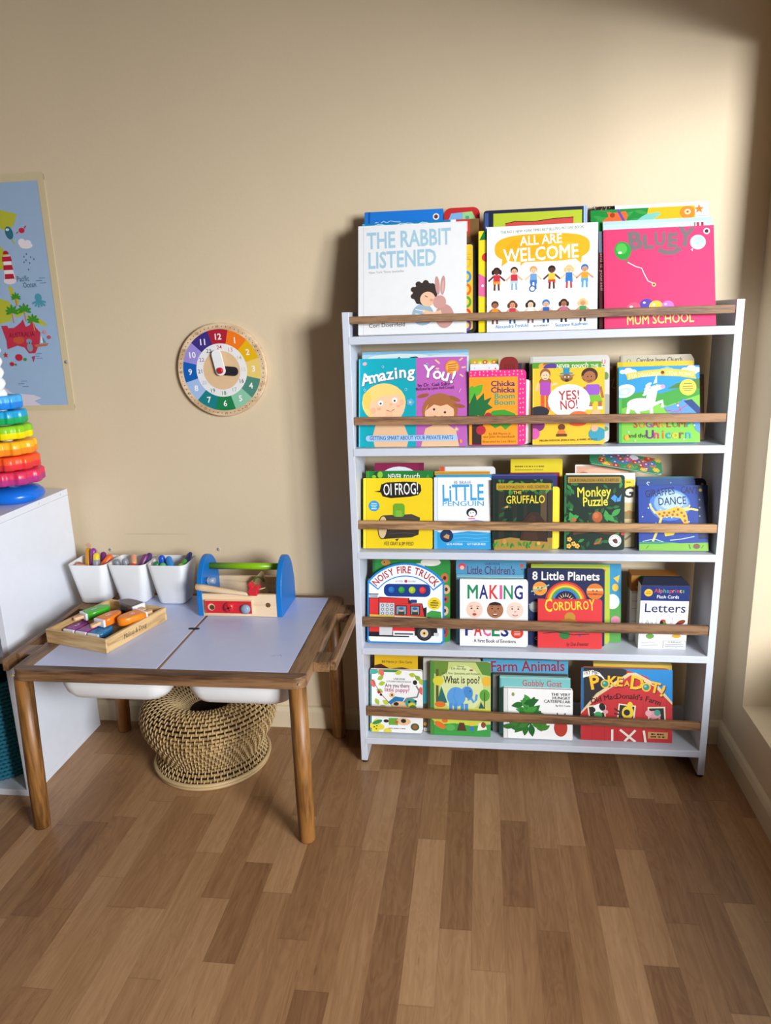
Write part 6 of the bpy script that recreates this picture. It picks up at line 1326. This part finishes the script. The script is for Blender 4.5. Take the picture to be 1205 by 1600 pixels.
book(4, 0.0268, -0.1405, 0.1990, 0.2365, 0.010, 12.6, '#4f94b8', 'sky blue book with purple lettering tallest behind the face photo book', art_child)
book(4, 0.0237, -0.1520, 0.1900, 0.2000, 0.008, 12.6, '#6aa6ca', 'plain light blue book just above the face photo book', lambda a: (a.R(0, 0.03, 1, 0.045, '#8fbf9a'), a.R(0, 0.045, 1, 0.06, '#3a6a8a')))
book(4, 0.2502, -0.1370, 0.2185, 0.2250, 0.014, 13.0, '#b2bd3a', 'lime green board book behind the planet book', lambda a: (a.R(0.0, 0.0, 1, 0.03, '#9aa82c'), a.E(0.93, 0.07, 0.02, 0.02, '#d8782c')), r=0.012)
def art_bluegreen(a):
    a.R(0.70, 0.50, 1, 1, '#4f9a44'); a.P([(0.90, 0.18), (0.98, 0.14), (0.96, 0.24)], '#e8b83a'); a.E(0.925, 0.30, 0.04, 0.05, '#e8b83a'); a.E(0.89, 0.48, 0.09, 0.10, '#d8e4dc'); a.E(0.93, 0.72, 0.06, 0.06, '#d88aa0')
book(4, 0.2860, -0.1210, 0.2150, 0.2235, 0.010, 13.0, '#2f8ab4', 'blue and green book with a yellow bird rearmost behind the planet book', art_bluegreen)
# boxes of cards
fc = thing('flash_card_box', 'white and navy box of letter flash cards, right of the fourth shelf', 'box', (0.4985, -0.1520, SH[4] + 0.0002), group='card boxes on the fourth shelf')
WB_ = ink('#ece9e8'); NV = '#24346e'
b = MB(); b.box(-0.0640, 0.0640, 0.0, 0.042, 0, 0.186, WB_)
a = Art(0.128, 0.186, b)
a.R(0, 0.0, 1, 0.235, NV); a.E(0.155, 0.11, 0.085, 0.085, '#eeb83a'); a.L([(0.11, 0.10), (0.20, 0.095)], 0.012, '#7a5a1c'); a.L([(0.10, 0.125), (0.21, 0.12)], 0.012, '#7a5a1c')
x = 0.27
for ch, c in zip('Alphaprints', ('#d84a3a', '#e8a03a', '#d86a9a', '#6ab04a', '#5aa0d8', '#d84a3a', '#e8a03a', '#9a6ac0', '#d84a3a', '#e8c83a', '#6ab04a')):
    wd = {'A': 0.085, 'l': 0.035, 'i': 0.035, 't': 0.045, 'r': 0.048}.get(ch, 0.064); a.T(ch, x + wd / 2, 0.105, 0.125, c, 0.006); x += wd
a.T('Flash Cards', 0.56, 0.195, 0.105, '#f2f2f4', 0.004, 0, fit=0.45); a.T('Letters', 0.52, 0.415, 0.29, '#2a3064', 0.006, 0, fit=0.84)
for u, v, an in ((0.20, 0.60, 4), (0.50, 0.58, -3), (0.82, 0.60, -6)):
    ca, sa = cos(radians(an)), sin(radians(an))
    for k, c in ((1.0, '#b9bcc4'), (0.94, '#f6f5f4')): a.P([(u + k * (p * ca - q * sa), v - k * (p * sa + q * ca) * a.w / a.h) for p, q in ((-0.145, -0.16), (0.145, -0.16), (0.145, 0.16), (-0.145, 0.16))], c)
a.T('Aa', 0.20, 0.62, 0.17, '#a8acb4', 0.0); a.E(0.49, 0.56, 0.06, 0.05, '#c8342c'); a.E(0.51, 0.60, 0.06, 0.05, '#5a9a34'); a.E(0.46, 0.58, 0.035, 0.05, '#2a2a2a'); a.E(0.86, 0.57, 0.10, 0.05, '#8a3a24', 25); a.E(0.80, 0.60, 0.06, 0.02, '#2a2420')
a.E(0.24, 0.80, 0.085, 0.06, '#6aa04a'); a.E(0.79, 0.79, 0.09, 0.05, '#dca83a')
for v in (0.90, 0.925, 0.95): a.L([(0.06, v), (0.40, v)], 0.010, '#9a9ca4')
a.R(0.52, 0.865, 0.99, 0.985, '#8a8c94'); a.R(0.53, 0.872, 0.98, 0.978, '#efedec'); a.T('WARNING', 0.76, 0.905, 0.060, '#2a2a30', 0.010)
for v in (0.93, 0.955): a.L([(0.56, v), (0.95, v)], 0.016, '#6a6c74')
b.build('box_body', fc)
b = MB(); b.loft([[(-0.064, 0, 0.1862), (0.064, 0, 0.1862), (0.064, 0.042, 0.1862), (-0.064, 0.042, 0.1862)], [(-0.052, 0.030, 0.2000), (0.050, 0.030, 0.2000), (0.050, 0.041, 0.2000), (-0.052, 0.041, 0.2000)]], ink('#2c2f40'), smooth=False); b.build('lid_flap', fc)
bb = thing('flash_card_box', 'orange brown and white card box behind the letter flash card box', 'box', (0.4830, -0.1030, SH[4] + 0.0002), group='card boxes on the fourth shelf')
b = MB(); b.box(-0.064, 0.058, 0, 0.05, 0, 0.152, WB_); a = Art(0.122, 0.152, b, lambda x, z, d: (x - 0.003, -d, z)); a.R(0.0, 0.0, 0.9, 0.05, '#c8c4c0')
for v in (0.2, 0.35, 0.6, 0.8): a.L([(0.03, v), (0.14, v)], 0.012, '#a8a4a0')
b.build('box_body', bb)
b = MB(); b.box(-0.066, 0.060, -0.001, 0.051, 0.1522, 0.198, ink('#9a6428')); a = Art(0.126, 0.046, b, lambda x, z, d: (x - 0.003, -0.001 - d, z + 0.1522)); a.E(0.28, 0.10, 0.15, 0.04, '#4a7a34'); a.E(0.25, 0.75, 0.14, 0.06, '#d8942c'); b.build('lid', bb)

# ---- bottom shelf, front row
def art_puppy(a):
    rnd = random.Random(9)
    a.R(0, 0, 0.03, 1, '#1f7a78'); a.E(0.06, 0.03, 0.10, 0.05, '#4aa8a0'); a.R(0.25, 0.0, 0.55, 0.035, '#3a8a5a')
    for u, v, an, c in ((0.16, 0.08, 60, '#9ab83a'), (0.14, 0.16, 30, '#9ab83a'), (0.16, 0.24, 20, '#a8c03a'), (0.12, 0.32, -20, '#9ab83a'), (0.10, 0.46, -60, '#a8c03a'), (0.48, 0.06, 20, '#c0c83a'), (0.74, 0.06, -10, '#b4c038'), (0.86, 0.08, -40, '#8aa830'), (0.95, 0.12, -70, '#b4c038'), (0.36, 0.55, 150, '#c0cc3a'), (0.30, 0.58, 200, '#b0c03a')): leaf(a, u, v, 0.14, 0.042, an, c)
    for u, v in ((0.22, 0.04), (0.06, 0.22), (0.98, 0.32)): a.E(u, v, 0.045, 0.075, '#e06a5a', 15)
    a.L([(0.04, 0.16), (0.20, 0.38), (0.36, 0.52)], 0.012, '#8a4a5a'); a.E(0.17, 0.36, 0.03, 0.03, '#b02a4a'); a.E(0.21, 0.40, 0.025, 0.025, '#5a1a2a')
    a.T('USBORNE', 0.56, 0.155, 0.050, '#4a4a50', 0.004); a.T('LITTLE PEEP-THROUGH BOOKS', 0.55, 0.195, 0.042, '#5a5a60', 0.003, 0, fit=0.46)
    a.T('Are you there', 0.52, 0.275, 0.105, '#7a2a5a', 0.008, 0, fit=0.47); a.T('little puppy?', 0.52, 0.345, 0.105, '#b83a6a', 0.008, 0, fit=0.47)
    a.E(0.86, 0.19, 0.04, 0.045, '#2a2622'); a.L([(0.88, 0.24), (0.94, 0.32), (0.90, 0.42), (0.70, 0.45), (0.64, 0.52)], 0.030, '#8a7a84'); a.E(0.42, 0.40, 0.05, 0.048, '#e8b878'); a.E(0.42, 0.40, 0.018, 0.018, '#2a1a14')
    a.P([(0.34, 0.52), (0.48, 0.42), (0.66, 0.44), (0.60, 0.54), (0.44, 0.58)], '#2f78a8'); a.E(0.56, 0.58, 0.16, 0.10, '#e4bc8c'); a.E(0.50, 0.54, 0.05, 0.035, '#2f2622'); a.E(0.62, 0.62, 0.05, 0.03, '#2f2622'); a.E(0.78, 0.52, 0.11, 0.09, '#3f9a8a'); a.E(0.80, 0.56, 0.07, 0.06, '#e8c03a'); a.E(0.82, 0.60, 0.07, 0.06, '#4a8a3a'); a.dots([(0.75, 0.50), (0.87, 0.49)], 0.025, '#2a2622')
    a.R(0.36, 0.77, 0.54, 0.88, '#6aa83a'); a.E(0.64, 0.82, 0.14, 0.07, '#e4bc8c'); a.E(0.64, 0.81, 0.05, 0.04, '#2f2622'); a.E(0.31, 0.82, 0.05, 0.030, '#2a2622'); a.E(0.51, 0.83, 0.03, 0.03, '#c85a3a'); a.E(0.86, 0.90, 0.08, 0.07, '#3a6a3a'); a.E(0.86, 0.90, 0.045, 0.045, '#a8583a')
    for u, v in ((0.06, 0.90), (0.14, 0.84), (0.20, 0.92), (0.10, 0.97), (0.34, 0.98)): a.E(u, v, 0.075, 0.055, '#e0d23a')
    a.E(0.14, 0.84, 0.10, 0.035, '#2f8a58', 20); a.dots([(0.08, 0.92), (0.13, 0.90), (0.12, 0.95)], 0.014, '#4a3a1c')
    words(a, 0.36, 0.68, 0.935, 0.011, '#7a7a92', 9)
book(5, -0.2532, -0.1670, 0.1578, 0.1874, 0.018, 13.6, '#f0eeea', 'white board book with leaves and a puppy peeping out, left of the bottom shelf', art_puppy, r=0.008)
def art_poo(a):
    a.E(0.52, 0.36, 0.36, 0.40, '#d6dea0')
    a.P([(0.06, 0.0), (0.30, 0.0), (0.28, 0.14), (0.16, 0.20), (0.06, 0.16)], '#6a8a34'); a.R(0.09, 0.10, 0.135, 0.55, '#5a5a2a'); a.P([(0.75, 0.0), (1, 0.0), (1, 0.18), (0.86, 0.16)], '#5a8a3a')
    a.R(0, 0, 0.06, 1, '#4a8a3a')
    for u, v, c in ((0.13, 0.26, '#d8cc3a'), (0.94, 0.25, '#e8b43a')): a.E(u, v, 0.09, 0.08, c)
    a.P([(0.10, 0.60), (0.18, 0.33), (0.28, 0.55)], '#2a6a64'); a.E(0.16, 0.58, 0.09, 0.05, '#e0702c'); a.E(0.90, 0.44, 0.085, 0.10, '#5aa03a'); a.L([(0.90, 0.40), (0.90, 0.62)], 0.014, '#4a4a24'); a.P([(0.80, 0.62), (0.84, 0.53), (0.90, 0.62)], '#2a5a5a')
    a.E(0.5, 0.75, 0.5, 0.16, '#c9d24a'); a.R(0.06, 0.62, 1, 0.70, '#d8d84a')
    Bl = '#5a9ad8'
    a.E(0.43, 0.47, 0.155, 0.165, Bl); a.E(0.61, 0.40, 0.095, 0.095, Bl); a.P([(0.60, 0.36), (0.68, 0.36), (0.70, 0.50), (0.62, 0.52)], Bl); a.L([(0.66, 0.46), (0.72, 0.54), (0.76, 0.50), (0.77, 0.43)], 0.040, Bl); a.E(0.63, 0.41, 0.075, 0.10, '#4a88c8', 15)
    for u in (0.34, 0.42, 0.53, 0.60): a.R(u - 0.028, 0.56, u + 0.028, 0.66, '#4f8fce')
    a.E(0.66, 0.39, 0.010, 0.010, '#22304a'); a.L([(0.42, 0.34), (0.38, 0.46), (0.44, 0.56)], 0.006, '#4682c0')
    a.T('Usborne', 0.50, 0.065, 0.035, '#6a5a3a', 0.003); a.T('Lift-the-flap', 0.47, 0.102, 0.055, '#6a7a34', 0.003, 0, shear=0.2); a.T('Very First Questions and Answers', 0.51, 0.165, 0.050, '#5a6a2c', 0.002, 0, fit=0.64); a.T('What is poo?', 0.52, 0.285, 0.175, '#3f3a1e', 0.012, 1, fit=0.60)
    a.E(0.68, 0.105, 0.030, 0.014, '#a83a3a')
    a.P([(0.06, 0.86), (0.4, 0.83), (0.7, 0.86), (1, 0.83), (1, 1), (0.06, 1)], '#3f9a44'); a.E(0.16, 0.86, 0.10, 0.05, '#e0702c', -30); a.E(0.24, 0.80, 0.05, 0.035, '#e0702c'); a.E(0.33, 0.89, 0.08, 0.055, '#5ab050'); a.P([(0.44, 0.93), (0.48, 0.82), (0.56, 0.82), (0.60, 0.93)], '#5a3a2a'); a.E(0.69, 0.84, 0.04, 0.035, '#e8c03a'); a.R(0.66, 0.86, 0.72, 0.93, '#3a7ab8'); a.P([(0.78, 0.92), (0.80, 0.82), (0.90, 0.80), (0.94, 0.90)], '#efe8dc'); a.E(0.88, 0.84, 0.04, 0.05, '#8a4a2a')
book(5, -0.0613, -0.1710, 0.1768, 0.2198, 0.018, 12.4, '#c2cc78', 'pale green board book with a blue elephant among trees on the bottom shelf', art_poo, r=0.008)
def art_leafy(a):
    a.R(0, 0, 0.055, 1, '#dedcd8'); a.R(0.055, 0, 0.062, 1, '#b8b6b2'); a.E(0.135, 0.12, 0.022, 0.028, '#8a9a4a')
    # a heap of plain green leaves in place of the cover picture
    rnd = random.Random(12)
    for k in range(40): leaf(a, 0.28 + rnd.random() * 0.18, 0.30 + rnd.random() * 0.40, 0.20, 0.045, rnd.randrange(360), rnd.choice(['#2f7a2f', '#1f5f26', '#3f9238', '#276a2c']))
    for k in range(9): leaf(a, 0.06 + rnd.random() * 0.08 + 0.08, 0.74 + rnd.random() * 0.12, 0.18, 0.035, rnd.randrange(180), rnd.choice(['#2f6a2a', '#3a7a30']))
    for k in range(7): leaf(a, 0.50 + rnd.random() * 0.08, 0.78 + rnd.random() * 0.10, 0.15, 0.03, 20 + rnd.randrange(140), '#3f7a2a')
    a.E(0.83, 0.76, 0.095, 0.13, '#b83a2c'); a.E(0.88, 0.55, 0.012, 0.07, '#5a3a5a', -10); a.E(0.79, 0.55, 0.012, 0.07, '#5a3a5a', 10)
    for t, v in (('THE VERY', 0.125), ('HUNGRY', 0.195), ('CATERPILLAR', 0.265)): a.T(t, 0.965, v, 0.062, '#5a5a58', 0.003, 0, 'r')
    a.T('by Eric Carle', 0.965, 0.335, 0.040, '#6a6a68', 0.002, 0, 'r')
book(5, 0.1639, -0.1714, 0.1976, 0.1476, 0.018, 12.2, '#f0eeea', 'white landscape board book with a heap of dark green leaves on the bottom shelf', art_leafy, r=0.004)
def art_barn(a):
    a.R(0.03, 0.0, 0.5, 0.55, '#2c2a2c'); a.R(0.0, 0.0, 0.03, 0.6, '#26689a')
    a.P([(0.45, 0.0), (1, 0.0), (1, 0.45), (0.72, 0.10)], '#2484c4')
    a.P([(0.0, 0.61), (0.17, 0.35), (0.52, 0.055), (0.60, 0.05), (0.83, 0.20), (1.0, 0.44), (1.0, 0.50), (0.80, 0.26), (0.56, 0.10), (0.20, 0.42), (0.0, 0.67)], '#d8c496')
    a.P([(0.0, 0.64), (0.20, 0.38), (0.55, 0.085), (0.81, 0.24), (1.0, 0.48), (1.0, 1), (0.0, 1)], '#c03034')
    for u in (0.12, 0.26, 0.40, 0.54, 0.68, 0.82, 0.94): a.R(u, 0.42, u + 0.004, 1, '#a0262c')
    a.P([(0.02, 0.05), (0.13, 0.03), (0.20, 0.06), (0.25, 0.13), (0.27, 0.18), (0.22, 0.12), (0.16, 0.09), (0.02, 0.14)], '#ece8de'); a.T('TRY ME!', 0.105, 0.09, 0.065, '#2a2a2a', 0.008, 4, fit=0.17)
    for txt, u, v, s_, an in (('P', 0.165, 0.285, 0.22, 10), ('K', 0.345, 0.245, 0.165, -2), ('E', 0.425, 0.24, 0.15, -4), ('A', 0.505, 0.235, 0.085, 0), ('D', 0.61, 0.275, 0.21, -6), ('T', 0.80, 0.315, 0.17, -12), ('!', 0.875, 0.36, 0.18, -18)):
        a.T(txt, u + 0.008, v + 0.012, s_, '#5a1c1c', 0.030, an); a.T(txt, u, v, s_, '#efb82c', 0.026, an)
    for u, v in ((0.265, 0.215), (0.715, 0.245)): a.E(u, v, 0.050, 0.050, '#efb82c'); a.E(u, v, 0.036, 0.036, '#3a8a78'); a.E(u - 0.01, v - 0.012, 0.014, 0.012, '#8ac0b0')
    a.TC("Old MacDonald's Farm", 0.50, 1.62, 1.0, 90.5, 0.086, '#3a1618', 0.012, 0.90)
    for u, v, an in ((0.175, 0.62, 8), (0.50, 0.60, -6), (0.83, 0.62, 3)):
        ca, sa = cos(radians(an)), sin(radians(an))
        for k, c in ((1.0, '#e6dcb8'), (0.84, '#2f2a2a')): a.P([(u + k * (p * ca - q * sa), v - k * (p * sa + q * ca) * a.w / a.h) for p, q in ((-0.095, -0.09), (0.095, -0.09), (0.095, 0.09), (-0.095, 0.09))], c)
    a.E(0.20, 0.56, 0.08, 0.055, '#f0ece6', 25); a.E(0.235, 0.535, 0.035, 0.045, '#26221f', 20); a.E(0.13, 0.58, 0.03, 0.03, '#26221f'); a.E(0.27, 0.60, 0.03, 0.022, '#e0a0a0'); a.E(0.19, 0.65, 0.045, 0.04, '#3f9a58')
    a.E(0.515, 0.60, 0.065, 0.075, '#e8c83a', -10); a.E(0.54, 0.50, 0.03, 0.04, '#e8c83a'); a.L([(0.37, 0.55), (0.43, 0.60)], 0.02, '#5a2a24'); a.L([(0.37, 0.62), (0.43, 0.63)], 0.02, '#5a2a24'); a.E(0.505, 0.60, 0.035, 0.035, '#2a2a2a')
    a.E(0.80, 0.62, 0.075, 0.045, '#e09aa0'); a.E(0.74, 0.60, 0.035, 0.035, '#e8a8ae'); a.L([(0.78, 0.65), (0.78, 0.71)], 0.02, '#d88a90'); a.L([(0.86, 0.65), (0.86, 0.71)], 0.02, '#d88a90'); a.E(0.835, 0.59, 0.035, 0.035, '#4a9a88')
    for p in ([(0.345, 0.84), (0.345, 1.0)], [(0.43, 0.84), (0.60, 1.0)], [(0.60, 0.84), (0.48, 1.0)], [(0.69, 0.84), (0.71, 1.0)]): a.L(p, 0.025, '#ece4d4')
    a.R(0.735, 0.855, 0.95, 0.945, '#c89a5a'); words(a, 0.77, 0.91, 0.885, 0.022, '#3a241c', 2); words(a, 0.765, 0.92, 0.920, 0.022, '#3a241c', 3)
book(5, 0.4141, -0.1665, 0.2546, 0.2105, 0.018, 13.4, '#c03034', 'red barn board book with chunky yellow title, right of the bottom shelf', art_barn, r=[0.008, 0.012, 0.016, 0.012], spine=False)
# ---- bottom shelf, behind
def art_ybrown(a):
    a.P([(0.0, 0.15), (0.15, 0.13), (0.35, 0.19), (0.65, 0.17), (0.9, 0.20), (1, 0.25), (1, 0.5), (0, 0.5)], '#4a2418'); a.T('Bill Martin Jr / Eric Carle', 0.52, 0.115, 0.080, '#3a2a10', 0.010, 0, fit=0.70); words(a, 0.16, 0.42, 0.205, 0.018, '#d8ccb8', 8)
book(5, -0.2560, -0.1462, 0.1305, 0.2270, 0.012, 13.6, '#d8ac1c', 'yellow and brown book standing behind the white puppy book', art_ybrown)
book(5, -0.0870, -0.1510, 0.1710, 0.2215, 0.012, 12.4, '#b4b1aa', 'grey book behind the pale green elephant book', lambda a: (a.R(0.012, 0.02, 0.99, 0.06, '#c8c6c0'), a.R(0.0, 0.30, 0.07, 0.62, '#2f8a94'), a.R(0.0, 0.62, 0.07, 0.95, '#4a4436'), a.E(0.03, 0.90, 0.03, 0.03, '#b8862c')), r=0.008)
book(5, 0.1560, -0.1508, 0.2040, 0.1735, 0.014, 12.2, '#78bcbc', 'aqua board book with red lettering just above the leaf heap book', lambda a: (a.T('Gobbly Goat', 0.60, 0.155, 0.125, '#c0464a', 0.008, 0, fit=0.56), a.R(0, 0, 0.02, 1, '#58a0a4'), a.R(0.0, 0.0, 1, 0.03, '#8cc4b8')), r=0.010)
book(5, 0.1430, -0.1352, 0.2180, 0.1765, 0.010, 12.2, '#6a6862', 'dark grey book second behind the leaf heap book', lambda a: a.R(0, 0, 1, 0.03, '#3a3836'))
book(5, 0.1292, -0.1230, 0.2500, 0.2105, 0.012, 12.2, '#4f9fc4', 'blue book with dark red lettering tallest behind the leaf heap book', lambda a: (a.T('Farm Animals', 0.53, 0.155, 0.180, '#9a1f3a', 0.012, 2, fit=0.86), a.E(0.03, 0.12, 0.03, 0.03, '#c8503a'), a.L([(0.3, 0.20), (0.5, 0.205), (0.8, 0.20)], 0.008, '#2a3a4a')))
book(5, 0.4350, -0.1420, 0.2200, 0.2180, 0.012, 13.4, '#cfae3a', 'mustard yellow book behind the red barn book', lambda a: a.R(0, 0.0, 1, 0.02, '#8a7a3a'))
